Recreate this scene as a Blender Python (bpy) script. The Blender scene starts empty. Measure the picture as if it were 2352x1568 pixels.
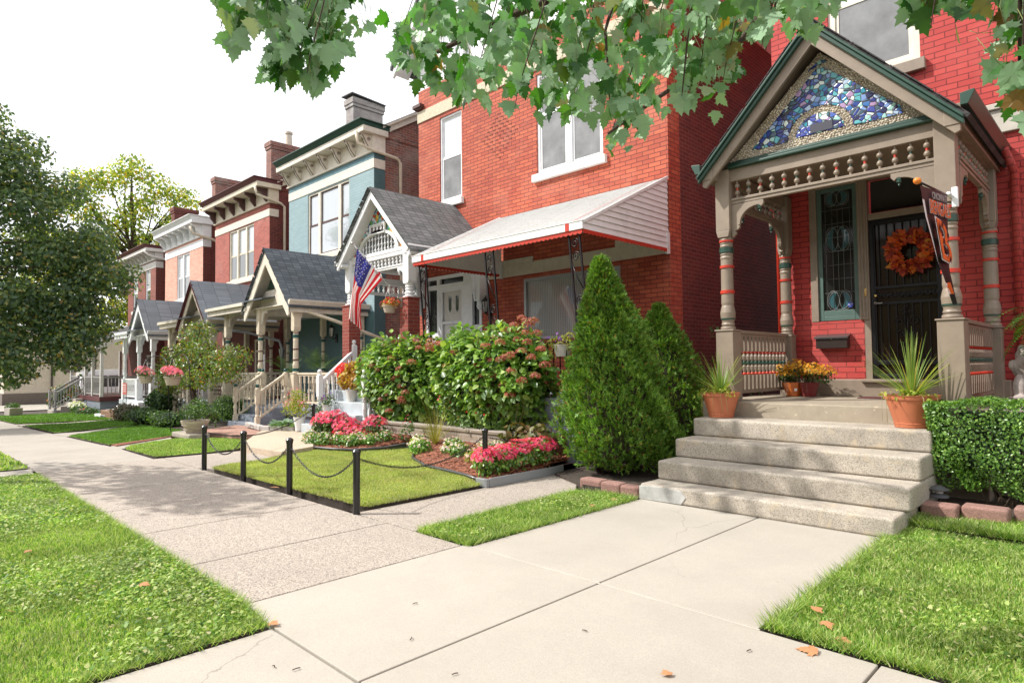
import bpy, bmesh, math, random
import numpy as np
from mathutils import Vector, Matrix
random.seed(7); rng = np.random.default_rng(11)
R_ = math.radians; PI = math.pi
scn = bpy.context.scene
COL = scn.collection
# ---------------------------------------------------------------- camera
cam_d = bpy.data.cameras.new('camera'); cam = bpy.data.objects.new('camera', cam_d); COL.objects.link(cam)
yaw, pitch, roll = R_(-44.8), R_(2.2), R_(-0.62)
fw = Vector((math.sin(yaw)*math.cos(pitch), math.cos(yaw)*math.cos(pitch), math.sin(pitch)))
r0 = Vector((math.cos(yaw), -math.sin(yaw), 0)); u0 = r0.cross(fw)
rr = r0*math.cos(roll)+u0*math.sin(roll); uu = -r0*math.sin(roll)+u0*math.cos(roll)
m3 = Matrix((rr, uu, -fw)).transposed()
cam.matrix_world = Matrix.Translation((0, 0, 1.6)) @ m3.to_4x4()
cam_d.sensor_width = 36; cam_d.lens = 36*1462/2352; cam_d.clip_end = 2000; cam_d.clip_start = 0.05
scn.camera = cam
# ---------------------------------------------------------------- sky, sun, exposure
SUN_EL, SUN_AZ = R_(46), math.atan2(-.47, -.49)      # direction towards the sun in the ground plane
w = bpy.data.worlds.new('World'); scn.world = w; w.use_nodes = True
nt = w.node_tree; nt.nodes.clear()
sky = nt.nodes.new('ShaderNodeTexSky'); sky.sky_type = 'NISHITA'; sky.sun_disc = False
sky.sun_elevation = SUN_EL
sky.sun_rotation = math.atan2(math.cos(SUN_AZ), math.sin(SUN_AZ))
sky.dust_density = 4.0; sky.air_density = 1.0; sky.ozone_density = 1.0
mx = nt.nodes.new('ShaderNodeMixRGB'); mx.inputs[0].default_value = .8; mx.inputs[2].default_value = (12.2, 12.2, 12.4, 1)
bg = nt.nodes.new('ShaderNodeBackground'); bg.inputs[1].default_value = .108
wo = nt.nodes.new('ShaderNodeOutputWorld')
nt.links.new(sky.outputs[0], mx.inputs[1]); nt.links.new(mx.outputs[0], bg.inputs[0]); nt.links.new(bg.outputs[0], wo.inputs[0])
sd = bpy.data.lights.new('sun', 'SUN'); sd.energy = 4.2; sd.angle = R_(.53); sd.color = (1, .96, .895)
sun = bpy.data.objects.new('sun', sd); COL.objects.link(sun)
tosun = Vector((math.cos(SUN_AZ)*math.cos(SUN_EL), math.sin(SUN_AZ)*math.cos(SUN_EL), math.sin(SUN_EL)))
sun.rotation_euler = tosun.to_track_quat('Z', 'Y').to_euler()
scn.view_settings.view_transform = 'Standard'; scn.view_settings.look = 'None'
scn.view_settings.exposure = 0.42; scn.view_settings.gamma = 1
scn.cycles.max_bounces = 6; scn.cycles.transparent_max_bounces = 8
# ---------------------------------------------------------------- helpers
def gz(x):
    return 0.022*(max(x, -45)+15) if x < -15 else 0.0
BASE = {}
def tag(o, label=None, cat=None, group=None, kind=None):
    if label: o['label'] = label
    if cat: o['category'] = cat
    if group: o['group'] = group
    if kind: o['kind'] = kind
    return o
def thing(name, label, cat, loc=(0, 0, 0), group=None):
    o = bpy.data.objects.new(name, None); COL.objects.link(o); o.location = loc; o.empty_display_size = .2
    BASE[o.name] = Vector(loc)
    return tag(o, label, cat, group)
def finish(me, mats, name, parent, base, smooth=False):
    for m in (mats if isinstance(mats, (list, tuple)) else [mats]): me.materials.append(m)
    o = bpy.data.objects.new(name, me); COL.objects.link(o)
    if parent is not None:
        b = BASE[parent.name]; o.parent = parent
        me.transform(Matrix.Translation(-b)); BASE[o.name] = b
    else:
        b = Vector(base); me.transform(Matrix.Translation(-b)); o.location = b; BASE[o.name] = b
    if smooth: me.shade_smooth()
    return o
class MB:
    def __init__(s): s.v = []; s.f = []; s.m = []; s.s = []
    def add(s, vs, fs, m=0, sm=False):
        n = len(s.v); s.v += [tuple(v) for v in vs]
        for f in fs: s.f.append([n+i for i in f]); s.m.append(m); s.s.append(sm)
        return s
    def box(s, x0, x1, y0, y1, z0, z1, m=0):
        if x0 > x1: x0, x1 = x1, x0
        if y0 > y1: y0, y1 = y1, y0
        if z0 > z1: z0, z1 = z1, z0
        return s.add([(x0,y0,z0),(x1,y0,z0),(x1,y1,z0),(x0,y1,z0),(x0,y0,z1),(x1,y0,z1),(x1,y1,z1),(x0,y1,z1)],
              [(0,3,2,1),(4,5,6,7),(0,1,5,4),(1,2,6,5),(2,3,7,6),(3,0,4,7)], m)
    def prism(s, pts, vec, m=0):
        n = len(pts); vec = Vector(vec); a = [Vector(p) for p in pts]
        nr = Vector((0,0,0))
        for i in range(n): nr += a[i].cross(a[(i+1) % n])
        if nr.dot(vec) > 0: a.reverse()
        b = [p+vec for p in a]
        return s.add(a+b, [list(range(n)), list(range(2*n-1, n-1, -1))]+[(i, i+n, (i+1) % n+n, (i+1) % n) for i in range(n)], m)
    def lathe(s, cx, cy, prof, n=12, m=0, sm=True):
        for i in range(len(prof)-1):
            z0, ra = prof[i][:2]; z1, rb = prof[i+1][:2]; mm = prof[i][2] if len(prof[i]) > 2 else m
            vs = [(cx+ra*math.cos(2*PI*k/n), cy+ra*math.sin(2*PI*k/n), z0) for k in range(n)]
            vs += [(cx+rb*math.cos(2*PI*k/n), cy+rb*math.sin(2*PI*k/n), z1) for k in range(n)]
            s.add(vs, [(k, (k+1) % n, (k+1) % n+n, k+n) for k in range(n)], mm, sm)
        for idx, rev in ((0, True), (-1, False)):
            z, r = prof[idx][:2]
            if r > 1e-4:
                vs = [(cx+r*math.cos(2*PI*k/n), cy+r*math.sin(2*PI*k/n), z) for k in range(n)]
                s.add(vs, [list(range(n))[::-1] if rev else list(range(n))], prof[idx][2] if len(prof[idx]) > 2 else m)
        return s
    def tube(s, pts, r, n=6, m=0, sm=True, closed=False):
        pts = [Vector(p) for p in pts]; N = len(pts)
        rs = r if isinstance(r, (list, tuple)) else [r]*N
        rings = []; up = None
        for i, p in enumerate(pts):
            if closed: t = pts[(i+1) % N]-pts[i-1]
            else: t = (pts[min(i+1, N-1)]-pts[max(i-1, 0)])
            if t.length < 1e-9: t = Vector((0,0,1))
            t.normalize()
            if up is None:
                up = t.orthogonal().normalized()
            up = (up-t*up.dot(t))
            if up.length < 1e-6: up = t.orthogonal()
            up.normalize(); b = t.cross(up)
            rings.append([p+(up*math.cos(2*PI*k/n)+b*math.sin(2*PI*k/n))*rs[i] for k in range(n)])
        vs = [v for ring in rings for v in ring]
        fs = []
        for i in range(N if closed else N-1):
            j = (i+1) % N
            fs += [(i*n+k, i*n+(k+1) % n, j*n+(k+1) % n, j*n+k) for k in range(n)]
        if not closed: fs += [list(range(n))[::-1], [(N-1)*n+k for k in range(n)]]
        return s.add(vs, fs, m, sm)
    def bar(s, p0, p1, w, h, m=0, up=(0, 0, 1)):
        p0 = Vector(p0); p1 = Vector(p1); t = (p1-p0).normalized(); up = Vector(up)
        sd_ = t.cross(up).normalized(); u = sd_.cross(t).normalized()
        a = [p0+sd_*(i*w/2)+u*(j*h/2) for i, j in ((-1,-1),(1,-1),(1,1),(-1,1))]
        b = [q+(p1-p0) for q in a]
        return s.add(a+b, [(3,2,1,0),(4,5,6,7),(0,1,5,4),(1,2,6,5),(2,3,7,6),(3,0,4,7)], m)
    def ball(s, c, r, m=0, n=8, k=6, sq=(1,1,1)):
        vs = []; fs = []
        for i in range(k+1):
            a = PI*i/k
            for j in range(n):
                b = 2*PI*j/n; vs.append((c[0]+r*sq[0]*math.sin(a)*math.cos(b), c[1]+r*sq[1]*math.sin(a)*math.sin(b), c[2]+r*sq[2]*math.cos(a)))
        for i in range(k):
            for j in range(n): fs.append((i*n+j, (i+1)*n+j, (i+1)*n+(j+1) % n, i*n+(j+1) % n))
        return s.add(vs, fs, m, True)
    def quad(s, a, b, c, d, m=0): return s.add([a, b, c, d], [(0, 1, 2, 3)], m)
    def mesh(s, name):
        me = bpy.data.meshes.new(name); me.from_pydata(s.v, [], s.f); 
        me.polygons.foreach_set('material_index', s.m); me.polygons.foreach_set('use_smooth', s.s); me.update()
        return me
    def build(s, name, mats, parent=None, base=None, bevel=0, seg=2):
        if base is None and parent is None: base = s.v[0]
        me = s.mesh(name); o = finish(me, mats, name, parent, base)
        if bevel:
            b = o.modifiers.new('bevel', 'BEVEL'); b.width = bevel; b.segments = seg; b.limit_method = 'ANGLE'; b.angle_limit = R_(40)
        return o
def solo(mb, name, mats, label, cat, group=None, kind=None, base=None, bevel=0):
    return tag(mb.build(name, mats, None, base, bevel), label, cat, group, kind)
# ---------------------------------------------------------------- materials
def newmat(name):
    m = bpy.data.materials.new(name); m.use_nodes = True; nt = m.node_tree
    return m, nt, nt.nodes['Principled BSDF']
def nd(nt, t, **kw):
    n = nt.nodes.new(t)
    for k, v in kw.items(): setattr(n, k, v)
    return n
def ramp(nt, stops, interp='LINEAR'):
    n = nt.nodes.new('ShaderNodeValToRGB'); e = n.color_ramp.elements; n.color_ramp.interpolation = interp
    e[0].position, e[0].color = stops[0][0], (*stops[0][1], 1)
    e[1].position, e[1].color = stops[-1][0], (*stops[-1][1], 1)
    for p, c in stops[1:-1]:
        x = e.new(p); x.color = (*c, 1)
    return n
def noise(nt, scale, detail=4, vec=None, rough=.6):
    n = nt.nodes.new('ShaderNodeTexNoise'); n.inputs['Scale'].default_value = scale; n.inputs['Detail'].default_value = detail; n.inputs['Roughness'].default_value = rough
    if vec: nt.links.new(vec, n.inputs['Vector'])
    return n
def mixc(nt, fac, a, b, mode='MIX'):
    n = nt.nodes.new('ShaderNodeMixRGB'); n.blend_type = mode
    for i, x in ((0, fac), (1, a), (2, b)):
        if hasattr(x, 'node'): nt.links.new(x, n.inputs[i])
        else: n.inputs[i].default_value = x if i == 0 else (*x, 1) if len(x) == 3 else x
    return n
def bump(nt, bs, h, strength=.3, dist=.01):
    b = nt.nodes.new('ShaderNodeBump'); b.inputs['Strength'].default_value = strength; b.inputs['Distance'].default_value = dist
    nt.links.new(h, b.inputs['Height']); nt.links.new(b.outputs[0], bs.inputs['Normal']); return b
def paint(name, c, rough=.55, var=.14, wear=None, bmp=.12, scale=6.0):
    m, nt, bs = newmat(name); g = nd(nt, 'ShaderNodeNewGeometry')
    n = noise(nt, scale, 5, g.outputs['Position'])
    d = tuple(x*(1-var) for x in c); l = tuple(min(1, x*(1+var*.6)) for x in c)
    r = ramp(nt, [(.3, d), (.7, l)]); nt.links.new(n.outputs[0], r.inputs[0]); out = r.outputs[0]
    if wear:
        n2 = noise(nt, 14, 6, g.outputs['Position'], .75); r2 = ramp(nt, [(.6, (0,0,0)), (.68, (1,1,1))]); nt.links.new(n2.outputs[0], r2.inputs[0])
        out = mixc(nt, r2.outputs[0], out, wear).outputs[0]
    nt.links.new(out, bs.inputs['Base Color']); bs.inputs['Roughness'].default_value = rough
    n3 = noise(nt, 90, 3, g.outputs['Position']); bump(nt, bs, n3.outputs[0], bmp, .004)
    return m
def plain(name, c, rough=.5, metal=0, spec=None, coat=0):
    m, nt, bs = newmat(name); bs.inputs['Base Color'].default_value = (*c, 1); bs.inputs['Roughness'].default_value = rough; bs.inputs['Metallic'].default_value = metal
    if coat: bs.inputs['Coat Weight'].default_value = coat
    return m
def brick(name, c1, c2, mortar, bw=.26, bh=.085, ms=.008, patch=None, patchamt=.5, rough=.75, dirt=(.05,.03,.025), dirtamt=.25, bstr=.6):
    m, nt, bs = newmat(name); g = nd(nt, 'ShaderNodeNewGeometry')
    sx = nd(nt, 'ShaderNodeSeparateXYZ'); nt.links.new(g.outputs['Position'], sx.inputs[0])
    ad = nd(nt, 'ShaderNodeMath', operation='ADD'); nt.links.new(sx.outputs[0], ad.inputs[0]); nt.links.new(sx.outputs[1], ad.inputs[1])
    cx = nd(nt, 'ShaderNodeCombineXYZ'); nt.links.new(ad.outputs[0], cx.inputs[0]); nt.links.new(sx.outputs[2], cx.inputs[1])
    nz = noise(nt, 3, 2, g.outputs['Position']); 
    wob = mixc(nt, .006, cx.outputs[0], nz.outputs['Color'], 'ADD')
    b = nd(nt, 'ShaderNodeTexBrick'); nt.links.new(wob.outputs[0], b.inputs['Vector'])
    b.inputs['Scale'].default_value = 1; b.inputs['Brick Width'].default_value = bw; b.inputs['Row Height'].default_value = bh
    b.inputs['Mortar Size'].default_value = ms; b.inputs['Mortar Smooth'].default_value = .25; b.inputs['Bias'].default_value = 0
    b.inputs['Color1'].default_value = (*c1, 1); b.inputs['Color2'].default_value = (*c2, 1); b.inputs['Mortar'].default_value = (*mortar, 1)
    n = noise(nt, 1.3, 6, g.outputs['Position'], .7); r = ramp(nt, [(.42, (0,0,0)), (.72, (1,1,1))]); nt.links.new(n.outputs[0], r.inputs[0])
    sc = nd(nt, 'ShaderNodeMath', operation='MULTIPLY'); nt.links.new(r.outputs[0], sc.inputs[0]); sc.inputs[1].default_value = dirtamt
    out = mixc(nt, sc.outputs[0], b.outputs[0], dirt).outputs[0]
    if patch:
        n2 = noise(nt, .9, 5, g.outputs['Position'], .65); r2 = ramp(nt, [(.5, (0,0,0)), (.75, (1,1,1))]); nt.links.new(n2.outputs[0], r2.inputs[0])
        s2 = nd(nt, 'ShaderNodeMath', operation='MULTIPLY'); nt.links.new(r2.outputs[0], s2.inputs[0]); s2.inputs[1].default_value = patchamt
        out = mixc(nt, s2.outputs[0], out, patch).outputs[0]
    nt.links.new(out, bs.inputs['Base Color']); bs.inputs['Roughness'].default_value = rough
    n4 = noise(nt, 60, 4, g.outputs['Position']); mm = nd(nt, 'ShaderNodeMath', operation='MULTIPLY_ADD'); nt.links.new(n4.outputs[0], mm.inputs[0]); mm.inputs[1].default_value = .25
    iv = nd(nt, 'ShaderNodeMath', operation='SUBTRACT'); iv.inputs[0].default_value = 1; nt.links.new(b.outputs['Fac'], iv.inputs[1]); nt.links.new(iv.outputs[0], mm.inputs[2])
    bump(nt, bs, mm.outputs[0], bstr, .012)
    return m
def concrete(name, c, speck=.2, sscale=180, stain=(.25,.22,.16), stainamt=.35, bstr=.25, spec_dark=None, big=.9, crack=0, stain2=None):
    m, nt, bs = newmat(name); g = nd(nt, 'ShaderNodeNewGeometry'); P = g.outputs['Position']
    v = nd(nt, 'ShaderNodeTexVoronoi'); v.inputs['Scale'].default_value = sscale; nt.links.new(P, v.inputs['Vector'])
    sp = ramp(nt, [(.0, tuple(x*(1-speck) for x in (spec_dark or c))), (.35, c), (.7, c), (1, tuple(min(1, x*(1+speck)) for x in c))])
    hs = nd(nt, 'ShaderNodeSeparateColor'); nt.links.new(v.outputs['Color'], hs.inputs[0]); nt.links.new(hs.outputs[0], sp.inputs[0])
    n = noise(nt, big, 7, P, .68); r = ramp(nt, [(.42, (0,0,0)), (.74, (1,1,1))]); nt.links.new(n.outputs[0], r.inputs[0])
    ml = nd(nt, 'ShaderNodeMath', operation='MULTIPLY'); nt.links.new(r.outputs[0], ml.inputs[0]); ml.inputs[1].default_value = stainamt
    out = mixc(nt, ml.outputs[0], sp.outputs[0], stain)
    n3 = noise(nt, .25, 3, P); r3 = ramp(nt, [(.3, (.9,.9,.9)), (.7, (1.06,1.06,1.06))]); nt.links.new(n3.outputs[0], r3.inputs[0])
    o2 = mixc(nt, 1, out.outputs[0], r3.outputs[0], 'MULTIPLY')
    if stain2:
        n5 = noise(nt, big*2.3, 6, P, .7); n5.inputs['Distortion'].default_value = .6; r5 = ramp(nt, [(.55, (0,0,0)), (.66, (1,1,1))]); nt.links.new(n5.outputs[0], r5.inputs[0])
        m5 = nd(nt, 'ShaderNodeMath', operation='MULTIPLY'); nt.links.new(r5.outputs[0], m5.inputs[0]); m5.inputs[1].default_value = .7; o2 = mixc(nt, m5.outputs[0], o2.outputs[0], stain2)
    if crack:
        nc = noise(nt, 1.7, 6, P, .6); wc = mixc(nt, .35, P, nc.outputs['Color'], 'ADD'); vc = nd(nt, 'ShaderNodeTexVoronoi'); vc.feature = 'DISTANCE_TO_EDGE'; vc.inputs['Scale'].default_value = .55; nt.links.new(wc.outputs[0], vc.inputs['Vector'])
        rc = ramp(nt, [(0, (1,1,1)), (.0022, (0,0,0))]); nt.links.new(vc.outputs['Distance'], rc.inputs[0]); nm_ = noise(nt, .45, 2, P); rm_ = ramp(nt, [(.52, (0,0,0)), (.6, (1,1,1))]); nt.links.new(nm_.outputs[0], rm_.inputs[0])
        mc = nd(nt, 'ShaderNodeMath', operation='MULTIPLY'); nt.links.new(rc.outputs[0], mc.inputs[0]); nt.links.new(rm_.outputs[0], mc.inputs[1]); m6 = nd(nt, 'ShaderNodeMath', operation='MULTIPLY'); nt.links.new(mc.outputs[0], m6.inputs[0]); m6.inputs[1].default_value = crack; o2 = mixc(nt, m6.outputs[0], o2.outputs[0], (.12,.10,.085))
        ns = noise(nt, 9, 5, P, .7); rs = ramp(nt, [(.66, (0,0,0)), (.72, (1,1,1))]); nt.links.new(ns.outputs[0], rs.inputs[0]); m7 = nd(nt, 'ShaderNodeMath', operation='MULTIPLY'); nt.links.new(rs.outputs[0], m7.inputs[0]); m7.inputs[1].default_value = .22; o2 = mixc(nt, m7.outputs[0], o2.outputs[0], (.16,.14,.12))
    nt.links.new(o2.outputs[0], bs.inputs['Base Color']); bs.inputs['Roughness'].default_value = .9
    bump(nt, bs, v.outputs['Distance'], bstr, .004)
    return m
def leafmat(name, stops, back=None, trans=.35, rough=.45, spec=.35, tcol=None):
    m, nt, bs = newmat(name); g = nd(nt, 'ShaderNodeNewGeometry')
    r = ramp(nt, stops); nt.links.new(g.outputs['Random Per Island'], r.inputs[0]); out = r.outputs[0]
    n = noise(nt, 1.7, 3, g.outputs['Position']); rb = ramp(nt, [(.3, (.72,.72,.72)), (.7, (1.2,1.2,1.15))]); nt.links.new(n.outputs[0], rb.inputs[0])
    out = mixc(nt, 1, out, rb.outputs[0], 'MULTIPLY').outputs[0]
    front = out
    if back: 
        out = mixc(nt, g.outputs['Backfacing'], out, back).outputs[0]
    nt.links.new(out, bs.inputs['Base Color']); bs.inputs['Roughness'].default_value = rough; bs.inputs['Specular IOR Level'].default_value = spec
    if trans:
        t = nd(nt, 'ShaderNodeBsdfTranslucent'); tc = mixc(nt, 1, front, tcol or (1.6, 1.7, .5), 'MULTIPLY'); nt.links.new(tc.outputs[0], t.inputs[0])
        ms = nd(nt, 'ShaderNodeMixShader'); ms.inputs[0].default_value = trans
        nt.links.new(bs.outputs[0], ms.inputs[1]); nt.links.new(t.outputs[0], ms.inputs[2]); nt.links.new(ms.outputs[0], nt.nodes['Material Output'].inputs[0])
    return m
def shingle(name, c1, c2, edge, w=.24, h=.125, axis='x'):
    m, nt, bs = newmat(name); g = nd(nt, 'ShaderNodeNewGeometry')
    sx = nd(nt, 'ShaderNodeSeparateXYZ'); nt.links.new(g.outputs['Position'], sx.inputs[0])
    ml = nd(nt, 'ShaderNodeMath', operation='MULTIPLY'); nt.links.new(sx.outputs[2], ml.inputs[0]); ml.inputs[1].default_value = 1.42
    cx = nd(nt, 'ShaderNodeCombineXYZ'); nt.links.new(sx.outputs[1 if axis == 'y' else 0], cx.inputs[0]); nt.links.new(ml.outputs[0], cx.inputs[1])
    nz = noise(nt, 8, 2, g.outputs['Position']); wob = mixc(nt, .02, cx.outputs[0], nz.outputs['Color'], 'ADD')
    b = nd(nt, 'ShaderNodeTexBrick'); nt.links.new(wob.outputs[0], b.inputs['Vector'])
    b.inputs['Scale'].default_value = 1; b.inputs['Brick Width'].default_value = w; b.inputs['Row Height'].default_value = h
    b.inputs['Mortar Size'].default_value = .013; b.inputs['Mortar Smooth'].default_value = .9; b.offset_frequency = 1; b.offset = .37
    b.inputs['Color1'].default_value = (*c1, 1); b.inputs['Color2'].default_value = (*c2, 1); b.inputs['Mortar'].default_value = (*edge, 1)
    v = noise(nt, 220, 2, g.outputs['Position']); r = ramp(nt, [(.3, (.7,.7,.7)), (.7, (1.25,1.25,1.25))]); nt.links.new(v.outputs[0], r.inputs[0])
    o = mixc(nt, 1, b.outputs[0], r.outputs[0], 'MULTIPLY')
    n2 = noise(nt, .8, 5, g.outputs['Position']); r2 = ramp(nt, [(.3, (.85,.85,.85)), (.7, (1.12,1.12,1.12))]); nt.links.new(n2.outputs[0], r2.inputs[0])
    o = mixc(nt, 1, o.outputs[0], r2.outputs[0], 'MULTIPLY')
    nt.links.new(o.outputs[0], bs.inputs['Base Color']); bs.inputs['Roughness'].default_value = .85
    bump(nt, bs, b.outputs['Fac'], -.6, .01)
    return m
M = {}
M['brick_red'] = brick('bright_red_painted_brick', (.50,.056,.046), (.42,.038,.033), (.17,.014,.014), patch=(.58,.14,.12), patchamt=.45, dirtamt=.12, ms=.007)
M['brick_orange'] = brick('orange_brick', (.52,.112,.05), (.37,.058,.028), (.13,.022,.015), patch=(.58,.25,.17), patchamt=.38, dirtamt=.22, bw=.27, bh=.088)
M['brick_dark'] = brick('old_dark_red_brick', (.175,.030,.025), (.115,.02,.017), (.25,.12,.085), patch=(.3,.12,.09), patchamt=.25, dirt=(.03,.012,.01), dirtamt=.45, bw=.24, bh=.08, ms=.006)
M['brick_brown'] = brick('weathered_brick', (.30,.085,.055), (.16,.05,.04), (.3,.24,.2), patch=(.42,.38,.33), patchamt=.55, dirtamt=.4, bw=.24, bh=.08, ms=.01)
M['brick_salmon'] = brick('salmon_brick', (.74,.40,.30), (.64,.30,.22), (.58,.36,.30), dirtamt=.1, bw=.24, bh=.08, ms=.006)
M['brick_four'] = brick('red_street_brick', (.44,.115,.085), (.33,.08,.06), (.33,.15,.12), patch=(.58,.32,.28), patchamt=.35, dirtamt=.15, bw=.24, bh=.08, ms=.006)
M['brick_six'] = brick('brown_red_brick', (.30,.09,.065), (.2,.055,.045), (.2,.11,.08), dirtamt=.15, bw=.24, bh=.08, ms=.006)
M['brick_teal'] = brick('pale_teal_painted_brick', (.245,.345,.375), (.28,.39,.42), (.20,.29,.315), dirtamt=.04, bw=.26, bh=.085, ms=.006, patch=(.31,.42,.44), patchamt=.4, bstr=.4)
M['brick_garden'] = brick('tan_garden_wall_brick', (.33,.27,.21), (.24,.19,.15), (.4,.35,.3), bw=.4, bh=.1, ms=.01, dirtamt=.4)
M['brick_white'] = brick('flaking_whitewashed_brick', (.50,.48,.45), (.38,.36,.34), (.4,.38,.36), patch=(.16,.15,.16), patchamt=.7, dirt=(.14,.05,.04), dirtamt=.5, bw=.24, bh=.08, ms=.005)
M['taupe'] = paint('taupe_trim_paint', (.26,.205,.155), .5)
M['cream'] = paint('cream_trim_paint', (.66,.58,.45), .5)
M['creamw'] = paint('pale_cream_paint', (.72,.66,.56), .5)
M['white'] = paint('white_trim_paint', (.76,.77,.78), .45, var=.07)
M['offw'] = paint('off_white_paint', (.62,.60,.57), .5)
M['green'] = paint('dark_green_trim_paint', (.02,.06,.042), .38)
M['tealtrim'] = paint('deep_teal_paint', (.02,.095,.085), .4)
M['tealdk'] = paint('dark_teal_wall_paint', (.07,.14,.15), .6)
M['redtrim'] = paint('bright_red_trim_paint', (.50,.035,.015), .45)
M['maroon'] = paint('maroon_trim_paint', (.10,.02,.022), .5)
M['brownt'] = paint('brown_trim_paint', (.08,.035,.03), .5)
M['blackm'] = plain('black_iron', (.008,.008,.009), .35, .3)
M['glass_dark'] = plain('dark_window_glass', (.012,.014,.014), .06)
M['glass_dark'].node_tree.nodes['Principled BSDF'].inputs['Specular IOR Level'].default_value = .8
M['stone'] = paint('pale_stone_sill', (.56,.50,.41), .8, wear=(.36,.33,.28), bmp=.4)
M['stonew'] = paint('white_painted_sill', (.74,.73,.70), .7, bmp=.3)
M['grayp'] = paint('grey_blue_porch_paint', (.22,.25,.30), .5, var=.2)
M['graypl'] = paint('pale_grey_step_paint', (.46,.50,.53), .6, var=.15)
M['sh_gray'] = shingle('grey_asphalt_shingles', (.12,.13,.13), (.20,.21,.21), (.03,.033,.035), axis='y')
M['sh_blue'] = shingle('blue_grey_asphalt_shingles', (.065,.08,.098), (.12,.14,.16), (.024,.03,.038), axis='y')
M['sh_light'] = shingle('pale_grey_shingles', (.17,.19,.215), (.23,.25,.28), (.06,.07,.08), axis='y', w=.5)
M['sh_dark'] = shingle('dark_worn_shingles', (.035,.033,.034), (.07,.065,.065), (.012,.012,.012), axis='y')
M['conc'] = concrete('pale_new_concrete', (.40,.368,.315), .16, 240, (.31,.285,.245), .6, .15, crack=.55)
M['aggr'] = concrete('exposed_aggregate_concrete', (.375,.325,.275), .5, 120, (.28,.245,.21), .42, .6, spec_dark=(.22,.19,.17), crack=.4)
M['conc_old'] = concrete('old_sidewalk_concrete', (.37,.335,.29), .2, 160, (.25,.22,.19), .5, .2, crack=.7)
M['step'] = concrete('weathered_step_concrete', (.46,.41,.345), .3, 150, (.20,.18,.15), .85, .5, stain2=(.50,.41,.29), spec_dark=(.26,.23,.17), big=1.6)
M['soil'] = concrete('dark_garden_soil', (.065,.048,.036), .6, 60, (.03,.024,.02), .6, 1.0)
M['asphalt'] = concrete('worn_asphalt', (.13,.125,.12), .3, 150, (.09,.085,.08), .5, .3)
M['grassbase'] = concrete('turf_soil', (.20,.26,.06), .5, 90, (.19,.17,.06), .6, 1.0)
M['terra'] = paint('terracotta', (.50,.16,.075), .6, var=.1)
M['pot'] = paint('cream_plastic_pot', (.48,.40,.33), .5)
M['bark'] = paint('brown_bark', (.075,.05,.035), .9, var=.5, bmp=.8, scale=25)
M['twig'] = paint('dark_twig', (.06,.03,.025), .8, var=.3)
# ================================================================ ground
def sheet_mesh(name, poly, z, th=0.0, jitter=0):
    """flat polygon following the gentle fall of the street, cut where the slope changes, with optional skirt"""
    bm = bmesh.new(); 
    pts = list(poly)
    if jitter:
        q = []
        for i, a in enumerate(pts):
            b = pts[(i+1) % len(pts)]; L = math.hypot(b[0]-a[0], b[1]-a[1]); n = max(1, int(L/.12)); 
            for k in range(n):
                t = k/n; q.append((a[0]+(b[0]-a[0])*t+random.uniform(-jitter, jitter), a[1]+(b[1]-a[1])*t+random.uniform(-jitter, jitter)))
        pts = q
    f = bm.faces.new([bm.verts.new((x, y, 0)) for x, y in pts])
    if f.normal.z < 0 or f.calc_area() and (bm.normal_update() or f.normal.z < 0): f.normal_flip()
    for c in (-15, -45):
        bmesh.ops.bisect_plane(bm, geom=bm.verts[:]+bm.edges[:]+bm.faces[:], plane_co=(c, 0, 0), plane_no=(1, 0, 0))
    if th:
        r = bmesh.ops.extrude_face_region(bm, geom=bm.faces[:])
        vs = [v for v in r['geom'] if isinstance(v, bmesh.types.BMVert)]
        for v in vs: v.co.z = 1
        for v in bm.verts: v.co.z = gz(v.co.x)+(z if v.co.z > .5 else z-th)
        bmesh.ops.recalc_face_normals(bm, faces=bm.faces[:])
    else:
        for v in bm.verts: v.co.z = gz(v.co.x)+z
    me = bpy.data.meshes.new(name); bm.to_mesh(me); bm.free(); return me
def structure(name, polys, mat, z, th=0, jitter=0, bevel=0, kind='structure', label=None, cat=None):
    bm = bmesh.new()
    for p in polys:
        me = sheet_mesh(name, p, z, th, jitter); bm.from_mesh(me); bpy.data.meshes.remove(me)
    me = bpy.data.meshes.new(name); bm.to_mesh(me); bm.free()
    o = finish(me, mat, name, None, (polys[0][0][0], polys[0][0][1], 0)); tag(o, label, cat, None, kind)
    if bevel:
        b = o.modifiers.new('bevel', 'BEVEL'); b.width = bevel; b.segments = 2; b.limit_method = 'ANGLE'
    return o
def rect(x0, x1, y0, y1): return [(x0, y0), (x1, y0), (x1, y1), (x0, y1)]
structure('ground', [rect(-600, 300, -300, 600)], M['soil'], -.12)
structure('road', [rect(-400, 120, -11, -3.2)], M['asphalt'], -.112)
structure('cross_street', [rect(-55.2, -47, 4.9, 200)], M['conc_old'], -.06)
structure('kerb', [rect(-46.9, 60, -3.2, -3.0)], M['conc_old'], .0, .2)
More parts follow.
